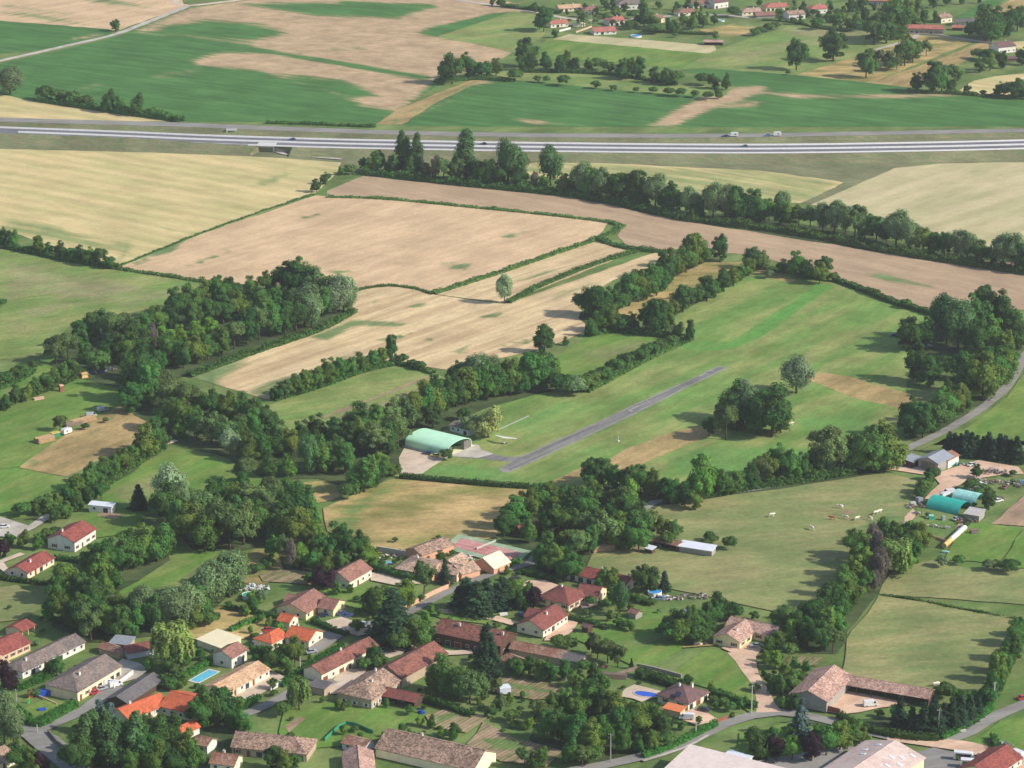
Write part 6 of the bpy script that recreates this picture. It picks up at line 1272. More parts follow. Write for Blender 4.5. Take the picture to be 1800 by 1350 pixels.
belt('in the row between wheat and left pasture', 'left field row', '8,432,30,r 22,436,30,m 68,446,30,m 86,450,24,m 106,452,26,r 128,458,20,b 142,462,30,r 160,466,30,m 176,468,28,o 192,472,18,d')
belt('at the far tip of the left wood', 'left wood tip', '410,530,36,r 440,522,32,m 470,520,42,m 495,514,44,o 514,518,58,r 534,518,60,r 522,524,50,r 556,530,56,o 575,548,60,o 590,552,58,y 604,549,66,y 612,548,50,w 546,556,46,o 570,556,44,m')
belt('on the far side of the left wood', 'left wood far side', '98,640,44,o 120,632,44,o 140,612,46,r 160,600,46,r 176,598,50,o 200,606,54,o 215,596,40,o 232,612,46,r 252,600,50,m 276,588,48,m 300,578,48,r 312,560,48,r 336,552,52,m 360,546,54,m 386,544,52,m 404,540,48,r')
belt('in the middle of the left wood', 'left wood middle', '186,640,48,r 210,640,50,r 150,640,36,m 168,652,34,b 232,640,52,m 255,638,54,r 268,620,52,g 290,614,36,l 316,606,34,l 345,600,34,l 370,594,34,l 340,580,44,m 366,574,48,r 392,570,46,r 416,566,46,m 440,560,48,r 462,562,50,m 484,556,50,m 506,556,48,r')
belt('along the near side of the left wood', 'left wood near side', '300,642,50,m 322,648,46,r 344,640,46,m 366,634,44,m 390,626,48,m 412,614,48,o 434,606,54,r 456,598,56,o 478,592,54,m 500,588,56,r 520,582,58,r 536,574,70,w 548,576,54,w 278,660,40,m 250,668,60,r 232,684,60,r')
belt('in the dark wood left of the strip meadow', 'dark wood upper', '240,704,72,r 262,710,66,m 286,706,54,o 230,726,54,r 306,724,52,o 330,730,54,o 352,728,46,m 376,736,48,m 400,738,46,m 424,736,44,m 446,748,46,m 296,758,56,r 322,762,56,m 318,770,28,l 346,772,56,m 372,778,52,o 396,788,56,o')
belt('in the dark wood below the strip meadow', 'dark wood lower', '404,800,40,y 420,786,52,r 446,776,54,m 470,770,50,r 436,812,48,m 462,808,56,m 488,800,54,r 472,838,46,r 512,802,48,m 508,838,36,l 544,834,70,q,.9 566,832,62,m 530,790,50,r 556,786,52,r 586,826,58,r 606,832,52,m 614,800,58,r 636,796,60,m 590,788,52,r')
belt('in the wood beside the green hangar', 'hangar wood', '640,866,66,m 652,858,50,r 626,858,30,m 616,878,26,b 676,840,36,m 690,838,22,m 660,806,60,o 682,800,56,r 700,790,58,o 640,780,58,m 664,772,60,m 690,764,60,o 712,758,58,o 726,748,56,m 668,830,34,l 632,770,56,r')
belt('in the tree belt above the hangar', 'hangar belt', '742,740,56,m 758,732,58,m 772,726,56,r 786,722,54,m 802,716,58,r 818,712,60,m 836,706,60,m 856,702,58,m 876,698,54,r 896,694,60,m 914,692,60,r 932,688,66,m 950,682,56,r 968,682,48,m 824,682,54,w 846,686,62,w 866,684,54,w 800,680,44,r 786,692,30,m 764,700,40,m 760,752,40,r')
belt('in the hedgerow above the strip meadow', 'strip hedgerow', '486,704,26,r 502,702,32,o 518,696,38,m 536,690,40,m 556,684,36,m 576,676,42,m 596,668,40,m 618,660,32,m 638,652,30,m 656,646,30,m 672,642,28,m')
belt('at the near corner of the pale stubble', 'stubble corner', '688,637,48,r,.68 708,640,16,b 724,646,14,b 738,650,14,b')
belt('standing alone in the pale stubble', None, '887,534,52,y,.78')
belt('on the meadow edge beside the pale stubble', None, '957,621,50,r 994,607,15,m')
belt('in the upper clump north of the runway', 'north clump upper', '1028,554,46,r 1046,560,50,r 1064,558,52,r 1052,584,36,m 1074,582,44,m 1086,556,46,r 1106,538,52,m 1122,532,50,m 1136,526,54,m 1154,520,52,m 1168,510,46,r 1170,492,50,r 1188,486,46,m 1206,480,46,m 1216,472,56,m 1232,464,52,m 1266,460,48,r,.8 1250,452,14,b')
belt('in the lower clump north of the runway', 'north clump lower', '1042,592,32,m 1110,580,30,m 1092,584,26,b 1136,578,44,r 1154,588,62,r 1170,584,50,m 1190,596,28,r 1182,560,30,m 1200,550,46,r 1226,534,32,m 1242,530,44,r 1256,524,28,m 1272,514,40,r 1290,504,32,m 1304,494,30,m 1316,486,28,m 1213,602,38,r,.6')
belt('at the far end of the airfield', 'airfield far end', '1324,474,40,o 1340,476,32,o 1376,482,26,r 1400,488,40,m 1420,492,34,r 1440,500,36,m 1446,492,40,r 1464,494,14,b 1352,490,14,k 1592,542,14,b 1540,520,10,b')
belt('along the runway meadow', 'runway meadow bushes', '984,690,30,d 1000,694,28,b 1014,694,28,k 1030,690,30,b 1046,678,24,b 1064,668,22,b 1084,654,20,b 1104,644,20,b 1124,636,20,b 1142,626,20,b 1160,618,18,b 1180,608,16,b 1070,650,12,b 1094,636,12,b')
belt('in the large grove at the right edge', 'right grove', '1648,596,70,q 1664,606,84,q 1684,614,86,q 1706,596,74,r 1728,584,72,r 1750,588,74,r 1772,596,72,r 1788,612,60,r 1740,622,66,m 1716,632,64,r 1760,636,56,m 1600,618,54,r 1622,614,52,r 1590,612,40,r')
belt('in the right grove by the road bend', 'lower right grove', '1612,672,66,r 1632,680,48,r 1660,664,34,d 1690,668,52,r 1706,694,66,m 1728,704,78,m 1746,694,78,m 1762,676,58,m 1688,700,46,r 1672,716,44,r 1694,724,40,m 1604,768,70,r 1622,770,62,r 1642,758,64,r 1662,744,58,m 1682,728,54,m 1772,650,40,m')
belt('standing on the airfield grass', 'airfield solitary trees', '1400,692,62,y,1.15 1276,774,56,o,.9 1246,768,32,r')
belt('in the round clump on the airfield', 'airfield clump', '1284,744,66,r 1302,740,66,y 1322,748,66,w 1342,752,66,m 1356,768,84,r 1330,764,60,r 1296,758,52,r 1372,762,50,m')
belt('beside the airfield entrance hedge', 'entrance trees', '1040,858,48,r 1060,856,44,r 1082,862,42,r 1104,868,46,r 1126,868,44,m 1146,872,40,m 1034,876,40,m 1052,846,40,r 1116,856,30,m')
belt('along the lane below the airfield', 'lane trees', '1234,884,84,l,.85 1182,888,46,m 1166,884,38,r 1204,892,44,r 1222,898,34,m 1272,872,46,r 1292,868,38,m 1316,860,38,r 1336,852,44,o 1350,846,48,m 1372,838,60,m 1390,846,52,m 1412,840,42,r 1432,834,44,r 1452,830,74,o 1472,828,60,o 1492,826,62,r 1512,828,62,m 1534,830,78,m 1556,826,74,m 1542,824,60,r')
for i_ in range(13):
    x_ = 1668 + i_ * 9.8; plant('c', x_, 797 + i_ * 1.25 + R.uniform(-2, 2), R.uniform(32, 44), 'dark conifer, ' + ordinal(i_) + ' from the left in the dense row behind the farm barn', 'dense conifer row', 1.5)
belt('in the upper wood above the villa', 'villa wood upper', '904,930,52,m 928,914,52,m 948,902,48,m 970,900,50,m 994,902,48,m 1016,900,48,o 1030,916,50,m 1050,906,46,m 1070,910,50,o 1092,918,54,o 1106,908,62,l,.55 1112,930,60,m 1126,950,62,r 1040,886,40,m 1080,930,48,r')
belt('in the lower wood above the villa', 'villa wood lower', '886,944,46,r 930,956,46,m 962,944,46,r 986,944,52,m 1010,946,50,m 1034,956,56,o 1058,964,58,o 1082,962,56,m 1106,966,58,r 1122,972,54,m 964,984,46,m 990,980,50,m 1012,990,56,o 1036,976,56,m 976,1006,52,m 954,1000,44,m 1000,1004,40,r 1140,944,36,m 1164,946,36,m 1186,950,32,m 1172,962,22,b 1246,952,14,b 1254,956,12,b 1282,968,22,d 1240,962,12,b')
belt('in the upper stream belt through the pasture', 'stream belt upper', '1502,982,50,m 1514,996,56,m 1508,1016,60,m 1526,1020,54,l 1500,1034,56,m 1518,1044,50,m 1490,1052,58,m 1556,962,48,r 1574,962,44,m 1596,966,48,m 1616,972,52,m 1584,990,50,r 1604,996,52,m 1572,1012,60,e 1588,1010,44,l 1534,980,56,g 1540,1004,60,g 1546,1030,62,g 1536,1042,40,g')
belt('in the lower stream belt through the pasture', 'stream belt lower', '1476,1070,60,m 1496,1070,50,m 1458,1084,58,r 1476,1098,56,m 1444,1098,56,r 1430,1112,54,r 1450,1122,56,m 1468,1122,54,m 1412,1106,46,m 1402,1124,50,r 1420,1136,48,r 1442,1146,48,r 1464,1146,44,o 1384,1112,44,o 1370,1104,36,m 1390,1132,40,l,.7 1364,1120,30,m')
belt('around the farm yard, right', 'farm yard bushes', '1640,846,24,d 1632,858,26,r 1624,868,24,b 1618,878,18,b 1716,842,24,r 1738,896,36,r 1706,862,18,b 1730,866,14,b 1718,872,14,b 1780,838,10,b')
belt('at the right edge of the near pasture', 'right edge trees', '1764,1184,46,m 1752,1200,50,m 1744,1222,40,r 1788,1136,46,m 1780,1164,46,r 1796,1120,36,r 1738,1236,24,d 1656,998,18,k 1686,993,16,b 1738,1004,18,k 1776,1008,20,b 1750,1002,14,b')
belt('behind the villa and brown houses', 'upper village trees', '746,1050,60,o,.75 782,1026,40,c 690,1130,84,c,1.9 702,1116,60,c,1.6 678,1128,54,c,1.6 820,1074,56,c,2.2 838,1080,50,c,2.2 856,1072,54,c,2.2 874,1072,46,c,2.0 884,1064,48,c,2.0 806,1068,36,c,1.8 900,1058,40,m 650,1078,46,r 668,1082,44,m 684,1066,36,m 712,1068,44,l 722,1134,46,m 740,1144,44,m 752,1130,36,r 700,1146,30,b 724,1104,18,m 748,1098,22,l 776,1106,18,m 790,1098,16,l 560,1038,38,u 576,1036,34,u 545,1028,16,b 528,998,40,l 548,1006,34,m 572,1012,34,m 602,1002,30,m')
belt('around the central farmhouses', 'central village trees', '856,1194,96,c,1.25 786,1222,66,m 768,1216,46,m 806,1232,56,m 826,1236,50,o 760,1212,34,r 838,1194,34,l 846,1232,44,o,.7 872,1222,30,o 656,1172,40,r,.75 668,1178,24,b 640,1180,18,b 526,1250,58,e 500,1258,22,b 518,1172,54,m,.8 492,1172,40,r 474,1178,40,r 458,1172,36,r 505,1186,34,m 720,1258,16,b 758,1280,22,m 738,1276,16,l 800,1292,24,r 776,1296,18,l 608,1250,14,b 628,1114,20,b')
belt('beside the maroon and apricot houses', 'right village trees', '938,1072,42,u,.8 926,1058,30,m 908,1048,30,l 918,1072,34,r 900,1062,30,m 932,1046,24,r 1090,1082,58,q,.8 1080,1064,40,l,.7 1128,1040,46,r 1144,1040,44,r 1168,1038,34,c,1.5 1056,1034,36,m 1074,1034,36,m 1004,1022,44,m 990,1016,40,m 1016,1016,40,r 968,1008,40,m 1050,1158,38,o,.9 1068,1166,42,o 1086,1172,36,o 1040,1150,36,u,.7 1110,1176,18,c 1100,1108,14,b 1088,1104,14,b 1004,1142,20,b 985,1140,24,b 1062,1072,16,b 1040,1066,14,b 1110,1112,16,m')
belt('between the cattle pasture and the village lawns', 'lawn edge trees', '1204,1126,54,r 1184,1120,44,r 1222,1118,48,m 1194,1134,44,m 1244,1104,46,r 1268,1090,50,r 1256,1096,40,m 1288,1090,28,d 1230,1130,30,b 1174,1130,30,d 1240,1116,26,b 1326,1090,14,b 1296,1080,14,b')
belt('in the orchard strip of the hamlet', 'hamlet orchard', '912,1192,30,m 930,1186,34,r 950,1196,36,m 968,1200,38,r 992,1196,36,m 1012,1210,32,m 1032,1220,26,r 1048,1208,42,r 1062,1216,30,m 1024,1182,20,b 905,1180,22,b 880,1250,30,o 866,1262,24,m 900,1268,20,b')
belt('in the upper wooded garden, bottom centre', 'wooded garden upper', '956,1280,44,o 972,1262,44,m 994,1262,50,l,.8 1012,1268,46,m 1034,1258,44,m 1046,1240,44,r 1058,1262,48,r 1078,1266,48,m 1096,1266,36,r 1116,1268,32,m 1136,1268,30,l 1150,1264,24,l 1020,1244,34,m 984,1244,34,o 940,1262,30,o')
belt('in the lower wooded garden, bottom centre', 'wooded garden lower', '962,1302,52,m 986,1306,56,r 1012,1318,60,r 1038,1322,58,m 1062,1312,60,m 1086,1306,62,r 1108,1302,58,r 1128,1300,58,m 1148,1298,56,r 1164,1304,52,r 1096,1324,44,m 1122,1326,34,m 1146,1322,34,m 1166,1316,26,b 1000,1340,44,m 1024,1350,40,o 948,1352,40,m 922,1350,36,o 1040,1344,30,b')
belt('in the island garden at the bottom right', 'island garden trees', '1408,1296,62,s 1334,1334,52,r 1352,1322,40,m 1318,1306,24,m 1364,1334,40,u 1392,1338,38,l 1426,1340,52,u 1452,1330,52,m 1476,1320,50,m 1496,1310,46,m 1440,1308,34,m 1516,1310,30,m 1528,1316,20,l,.7 1390,1296,20,b 1480,1294,24,b')
belt('in the hedged garden of the courtyard farm', 'farm garden conifers', '1582,1280,52,c,1.3 1602,1290,48,c,1.3 1622,1294,60,c,1.3 1642,1294,62,c,1.3 1658,1286,50,c,1.3 1672,1284,58,c,1.3 1688,1278,52,c,1.3 1704,1270,44,c,1.3 1720,1262,34,c,1.2 1574,1266,26,r 1640,1262,40,c,1.2 1546,1260,12,d 1660,1228,26,d 1690,1244,30,r')
belt('beside the tan drive', 'drive trees', '1372,1222,36,r 1388,1218,44,m 1402,1216,34,r 1380,1192,26,m 1362,1176,30,l 1346,1166,22,l 1378,1246,22,l 1396,1250,30,r 1350,1146,26,m 1366,1140,30,m 1384,1156,24,b 1352,1204,18,r 1342,1188,12,r 1356,1220,22,r 1300,1246,18,m 1282,1250,16,b 1270,1240,14,b 1256,1246,18,m 1228,1276,16,m 1210,1206,20,r 1326,1216,12,b')
belt('around the hipped grey and orange houses', 'lower left garden trees', '302,1172,74,e 318,1180,40,r 296,1186,30,m 262,1180,24,l 100,1188,32,r 84,1186,24,m 14,1214,50,u,.8 370,1274,72,r 388,1268,60,r 352,1284,56,m 402,1270,44,c 320,1210,26,m 300,1212,20,b 286,1206,22,r 410,1284,40,r 430,1290,44,m 468,1178,20,b 330,1164,26,r 352,1160,22,r 372,1100,22,b 444,1078,28,m 430,1084,20,m 416,1044,36,m 406,1046,26,r 60,1226,14,b 106,1204,16,l')
belt('in the group at the bottom left corner', 'bottom left trees', '152,1352,92,p,1.3 166,1340,84,p,1.2 190,1350,96,p,1.3 206,1346,84,p,1.2 240,1346,98,p,1.3 176,1290,60,s,1.3 196,1296,62,s,1.3 222,1330,70,m 262,1342,64,r 284,1330,66,r 304,1322,60,r 322,1342,60,m 290,1352,44,r 342,1356,50,m 270,1364,60,m 230,1366,50,m 136,1364,70,r 310,1366,50,r 8,1306,84,w,.8 24,1312,76,w,.8 36,1360,56,m 58,1364,48,m 72,1362,44,u 140,1322,40,r 254,1300,40,m 480,1352,40,r 500,1356,36,m 520,1350,26,m')
belt('at the back of the wood by the round pool', 'near wood back', '100,1062,52,m 120,1056,56,m 140,1062,54,r 112,1040,46,m 164,1072,54,r 178,1030,56,m 196,1012,60,m 216,1004,62,r 236,998,66,m 256,992,64,m 276,988,60,m 292,980,52,r 186,1056,40,m 204,1036,30,m')
belt('at the front of the wood by the round pool', 'near wood front', '92,1092,46,m 112,1096,54,m 134,1104,60,m 152,1120,58,o 160,1128,48,o 176,1104,54,r 194,1118,50,m 214,1122,60,r 234,1116,56,m 252,1104,70,w 272,1110,64,r 292,1104,66,w 312,1108,68,w 332,1094,66,w 350,1080,56,m 366,1068,70,w 384,1060,76,w 404,1050,82,w 420,1030,60,o,.7 340,1106,40,m 360,1092,36,m 212,1096,54,m')
belt('in the wood between track and dry paddock', 'track wood', '300,902,84,y 320,910,60,w,.7 294,924,70,r 316,942,66,m 336,958,66,m 356,930,62,o 380,952,76,o 404,966,80,o 428,958,74,o 450,948,64,m 360,970,60,m 340,900,40,o 370,896,44,m 392,890,46,m 416,900,50,m 440,904,52,o 432,850,44,o 426,866,36,r 462,930,48,o 380,920,50,r 412,930,54,m')
belt('in the thicket left of the dry paddock', 'paddock thicket', '510,940,70,r 530,930,72,r 546,944,60,m 520,958,62,m 496,952,56,m 556,960,40,l,.8 540,972,40,m 484,880,36,o 506,870,30,m 474,872,34,o 480,980,40,m 500,990,44,o,.7 512,1004,56,g,.8 570,990,50,r 596,984,62,r 616,990,54,r 640,984,50,r,.8 650,996,36,l 586,1000,34,m 560,998,32,m 244,896,42,c,1.7 465,910,44,o 530,900,50,r')
belt('along the farm track hedge, left', 'track hedge trees', '40,908,22,b 62,904,26,m 84,900,26,b 104,898,30,m 120,890,36,m 136,882,44,m 152,870,46,m 166,862,44,r 182,852,44,r 200,842,42,m 216,830,40,m 236,812,28,m 256,806,56,m 270,800,60,r,.8 282,792,44,r 116,912,32,m 136,900,36,m 156,886,30,r 96,918,22,r 174,878,24,d 100,944,18,d')
belt('in the garden hedgerow near the left edge', 'garden hedgerow', '10,722,26,r 28,710,30,m 46,706,28,m 62,692,26,m 82,688,32,r 96,676,28,m 112,668,30,m 128,660,30,m 8,676,20,d 26,668,20,b 40,658,16,b 58,650,14,b 4,540,14,d 106,758,26,o 150,756,10,b 186,744,9,b 180,654,22,m')
belt('beside the hangar apron', 'hangar shrubs', '858,770,50,f 842,772,36,f 832,764,30,k 785,809,17,d 700,834,16,m 816,740,20,d')
belt('in the gardens at the left edge', 'left edge garden trees', '18,960,26,m 40,962,30,m 66,966,26,m 6,980,30,u 100,958,20,m 150,1000,30,m 168,1004,44,m 82,952,20,b ')
belt('beside the rough scrub below the strip', 'pale scrub', '360,1096,18,l 300,960,14,k 470,1000,18,b 450,1008,16,b 462,1058,20,k 520,1062,14,b')

S_ = scatter
S_('in the gardens at the lower left edge', 'garden shrubs', [(0, 1050), (100, 1070), (170, 1130), (120, 1200), (0, 1210)], 8, 'bbdk', (1.2, 2.0), 1)
S_('in the gardens round the beige bungalow', 'garden shrubs', [(300, 1150), (470, 1150), (500, 1220), (420, 1270), (290, 1240)], 16, 'bbdmo', (1.2, 2.4), 2)
S_('in the gardens round the orange-tiled house', 'garden shrubs', [(400, 1060), (600, 1040), (660, 1120), (560, 1170), (420, 1150)], 18, 'bbdml', (1.2, 2.4), 3)
S_('in the gardens round the white gabled house', 'garden shrubs', [(460, 980), (680, 970), (780, 1040), (700, 1100), (580, 1040)], 18, 'bbdmr', (1.3, 2.6), 4)
S_('in the gardens between road and red farmhouse', 'garden shrubs', [(740, 1050), (900, 1010), (960, 1080), (900, 1110), (740, 1120)], 16, 'bbdml', (1.3, 2.6), 5)
S_('in the gardens of the apricot house', 'garden shrubs', [(900, 1010), (1000, 1000), (1150, 1030), (1180, 1080), (1050, 1130), (960, 1060)], 18, 'bbdmk', (1.2, 2.4), 6)
S_('in the kitchen gardens, bottom centre', 'garden shrubs', [(720, 1230), (900, 1180), (1060, 1190), (1000, 1260), (920, 1340), (780, 1300)], 26, 'bbdmol', (1.2, 2.3), 7)
S_('on the lawn behind the mottled barn', 'garden shrubs', [(480, 1250), (720, 1240), (760, 1290), (600, 1340), (480, 1310)], 14, 'bbdm', (1.0, 2.2), 8)
S_('in the pool house garden', 'garden shrubs', [(1090, 1190), (1200, 1190), (1330, 1240), (1300, 1270), (1200, 1300), (1100, 1250)], 18, 'bbdm', (1.1, 2.2), 9)
S_('in the garden strip right of the tan drive', 'garden shrubs', [(1345, 1130), (1460, 1140), (1420, 1230), (1370, 1250), (1340, 1190)], 14, 'bbdmr', (1.3, 2.6), 10)
S_('round the courtyard behind the old farmhouse', 'garden shrubs', [(560, 1160), (720, 1130), (870, 1150), (880, 1210), (740, 1240), (560, 1240)], 14, 'bbdmo', (1.2, 2.5), 11)
S_('round the houses at the bottom left edge', 'garden shrubs', [(0, 1230), (140, 1220), (440, 1290), (420, 1350), (100, 1350), (0, 1350)], 14, 'bbdm', (1.3, 2.6), 12)
S_('between the far village houses, left', 'far garden trees', [(950, 10), (1130, 5), (1260, 20), (1250, 55), (1130, 50), (980, 50)], 40, 'mrrob', (1.8, 3.6), 13, 5)
S_('between the far village houses, right', 'far garden trees', [(1260, 15), (1450, 5), (1560, 20), (1530, 60), (1420, 45), (1300, 30)], 34, 'mrrob', (1.8, 3.6), 14, 5)
S_('round the farm yard scrap', 'farm yard shrubs', [(1600, 860), (1700, 815), (1800, 830), (1800, 880), (1700, 930), (1600, 920)], 14, 'bdk', (1.0, 2.0), 15)
S_('at the edge of the villa grounds', 'garden shrubs', [(660, 960), (760, 940), (940, 980), (930, 1010), (800, 1030), (660, 1020)], 14, 'bdbm', (1.2, 2.4), 16)

# ================================================================== VEHICLES
C = vehicle; g_ = 'cars towing caravans on the side road'
C('car', 'navy', 1275, 240.5, 180, 'dark blue car towing a white caravan, left pair on the side road', g_, DZ); caravan(1290.5, 240, 180, 'white caravan behind the dark blue car on the side road', g_, DZ)
C('car', 'steel', 1349, 239.5, 180, 'light steel-blue car towing a caravan, right pair on the side road', g_, DZ); caravan(1366, 239, 180, 'white caravan behind the light blue car on the side road', g_, DZ)
C('car', 'teal', 1309, 258.2, 180, 'teal car on the far lane of the motorway', None, DZ); C('car', 'blue', 514, 246.2, 180, 'blue car on the far lane of the motorway above the underpass', None, DZ); C('car', 'dark', 850, 254.2, 180, 'dark car on the motorway between poplars', None, DZ)
C('van', 'white', 1530, 1243, 12, 'white van parked in the courtyard of the farm'); C('car', 'red', 1798, 1229, 20, 'red car at the right edge on the lane'); C('car', 'dark', 1355, 1343, 8, 'dark car in the car park beside the island garden'); C('van', 'white', 1207, 1266, 170, 'white van on the drive of the pool house'); C('car', 'dark', 1237, 1252, 150, 'dark car close to the terrace of the pool house')
bus(1694, 1338, -12, 'white minibus with magenta and green panels, rear one of two', 'white minibuses'); bus(1706, 1351, -8, 'white minibus with magenta and green panels, nearest the bottom edge', 'white minibuses')
C('van', 'white', 184, 1204, 35, 'white van parked nearest the big grey house'); C('car', 'white', 196, 1201, 35, 'white car parked between van and wall by the grey house'); C('van', 'white', 203, 1209, 35, 'white van parked against the white wall by the slate shed'); C('car', 'silver', 180, 1215, 35, 'silver car in front of the white vans by the grey house'); C('car', 'red', 168, 1219, 40, 'red car in the doorway shadow of the grey house')
C('car', 'navy', 567, 1084, 15, 'navy car under the eave of the brown L-shaped house'); C('car', 'blue', 601, 1080, 35, 'blue car beside the yellow gable, left one'); C('car', 'blue', 612, 1084, 35, 'blue car beside the yellow gable, right one'); C('van', 'white', 632, 1106, 200, 'white van at the end of the pale drive'); C('van', 'silver', 640, 1104, 200, 'silver van right beside the white van on the lane'); C('car', 'silver', 548, 1150, 25, 'silver car on the grey car park of the orange house')
C('car', 'red', 472, 1109, 20, 'red car behind the orange garage'); C('car', 'white', 461, 1120, 30, 'white car left of the orange house'); C('car', 'dark', 905, 1019, 20, 'dark car at the gate on the road bend'); C('car', 'blue', 916, 1082, 100, 'blue car behind the maroon-roofed white house'); C('car', 'yellow', 1341, 1141, 200, 'yellow car on the drive of the yellow farm'); C('car', 'silver', 1328, 1139, 190, 'silver car beside the yellow car at the farm'); C('car', 'steel', 1160, 1054, 15, 'steel-blue car behind the dark hedge near the round pool')
C('car', 'blue', 752, 800, 160, 'blue car parked beside the green hangar'); C('car', 'yellow', 765, 804, 165, 'yellow car parked beside the green hangar'); C('car', 'white', 1596, 818, 190, 'white car left of the farm barn'); C('car', 'white', 1718, 851, 10, 'white wreck in the farm yard, left one of the pair'); C('car', 'white', 1727, 854, 14, 'white wreck in the farm yard, right one of the pair'); C('van', 'white', 1668, 868, 200, 'white van parked behind the polytunnels'); C('car', 'silver', 1682, 914, 30, 'silver wreck below the teal polytunnel'); C('car', 'rust', 1766, 858, 60, 'rusty wreck at the edge of the scrap heap'); C('car', 'white', 1708, 820, 40, 'white old car beside the barn scrap'); C('car', 'white', 1755, 882, 30, 'white old car beside the dark yard tree'); C('car', 'silver', 1784, 1342, 130, 'silver car half hidden by the corner red roof')
caravan(1788, 1334, 130, 'white caravan beside the corner red roof'); caravan(117, 763, 55, 'white caravan on the edge of the left straw field'); caravan(1662, 876, 210, 'white caravan behind the teal polytunnel'); C('van', 'silver', 180, 723, 30, 'silver van at the edge of the left straw field', None); C('van', 'silver', 160, 733, 30, 'silver van left of the other one by the straw field')
for q_, w_, n_ in (((1560, 600), 'black-windowed', 'dark'), ((1574, 606), '', 'dark'), ((1634, 612), '', 'navy'), ((1650, 620), '', 'dark')): pass
C('car', 'navy', 1572, 592, 10, 'dark car in the shade at the left edge of the right grove'); C('car', 'dark', 1634, 612, 15, 'dark car under the trees of the right grove'); C('car', 'silver', 1660, 632, 15, 'silver car in a gap of the right grove'); C('car', 'white', 8, 930, 10, 'white car on the pale yard at the left edge')

# ================================================================== ANIMALS
cg = 'cattle on the olive pasture'
cow(1477, 895, 160, 'cow_white', 'white cow with tan patches, topmost of the herd', cg); cow(1356, 910, 20, 'cow_cream', 'cream cow grazing alone left of the herd', cg); cow(1427, 933, 120, 'cow_white', 'white cow facing away, lowest of the herd', cg); cow(1463, 915, 170, 'cow_red', 'red-brown cow in the herd', cg); cow(1487, 914, 150, 'cow_white', 'patched cow beside the bare soil spot', cg); cow(1506, 916, 40, 'cow_cream', 'cream-white cow right of the patched cow', cg); cow(1529, 916, 150, 'cow_white', 'red-and-white cow below the pair', cg); cow(1539, 906, 30, 'cow_cream', 'cream cow, left one of the close pair', cg); cow(1545, 904, 35, 'cow_cream', 'cream cow, right one of the close pair', cg); cow(1390, 749, 20, 'cow_white', 'white cow beside the round clump on the airfield meadow', cg); cow(1646, 1208, 200, 'cow_cream', 'cream cow behind the farm wing, left one', cg); cow(1656, 1211, 190, 'cow_cream', 'cream cow behind the farm wing, right one', cg)

# ================================================================== POLES AND AIRFIELD THINGS
pole(1073, 1341, 50, 'concrete pole in front of the wooded garden'); pole(1223, 1296, 26, 'short concrete pole at the roadside hedge below the pool house'); pole(1321, 1256, 50, 'concrete pole at the foot of the tan drive'); pole(1649, 1298, 50, 'concrete pole at the corner of the clipped hedge'); pole(1747, 1238, 40, 'concrete pole at the right pasture edge'); pole(29, 1241, 30, 'concrete pole at the fenced lawn, lower left'); pole(66, 1290, 14, 'short pole at the road junction, lower left', False); pole(1039, 44, 26, 'white pole beside the lane of the far village'); pole(528, 1180, 26, 'slim pole beside the clipped hedge of the barn', False); pole(1108, 29, 18, 'white pole in front of the grey-roofed far house')
def trike():
    root = empty('ultralight_trike', on_ground(887, 780.5), math.radians(244), 'white delta-winged ultralight trike parked on the grass', 'ultralight'); b = MB(); z = 2.7
    up = [(1.6, 0, z + .25), (-.9, 4.9, z - .05), (-1.6, 5.0, z - .05), (-.6, .0, z + .2), (-1.6, -5.0, z - .05), (-.9, -4.9, z - .05)]; b.slab([up[0], up[1], up[2], up[3]], .14); b.slab([up[0], up[3], up[4], up[5]], .14); b.build('wing', [M['white_paint']], root)
    b = MB(); b.tube((0, 0, z), (-.5, 0, .6), .06); b.tube((.1, 0, z), (.9, -.9, 1.2), .04); b.tube((.1, 0, z), (.9, .9, 1.2), .04); b.tube((.9, -.9, 1.2), (.9, .9, 1.2), .04); b.build('mast', [M['zinc']], root)
    b = MB(); b.prism([(-.9, .45), (.9, .4), (1.2, .6), (.7, .9), (-.8, .95)], -.32, .32); b.build('pod', [M['paint_white']], root)
    for x, y in ((1.0, 0), (-.7, .75), (-.7, -.75)): t = MB(); t.tube((0, -.07, 0), (0, .07, 0), .22, n=12); q = t.build('wheel', [M['rubber']], root); q.location = (x, y, .22)
trike()
def windsock():
    root = empty('windsock', on_ground(1087, 777), 0, 'small red and white windsock standing on the airfield grass', 'windsock'); b = MB(); b.tube((0, 0, 0), (0, 0, 2.2), .06); b.build('mast', [M['white_paint']], root); s = Vector((-.75, .1, -.35))
    for i in range(4): t = MB(); t.tube(Vector((0, 0, 2.1)) + s * i * .5, Vector((0, 0, 2.1)) + s * (i + 1) * .5, .3 - .04 * i, .26 - .04 * i, 10); t.build('sleeve', [M['paint_red' if i % 2 else 'white_paint']], root)
    b = MB(); b.tube((0, 0, 0), (0, 0, .5), .5, .4, 10); b.build('base', [M['white_paint']], root)
windsock()

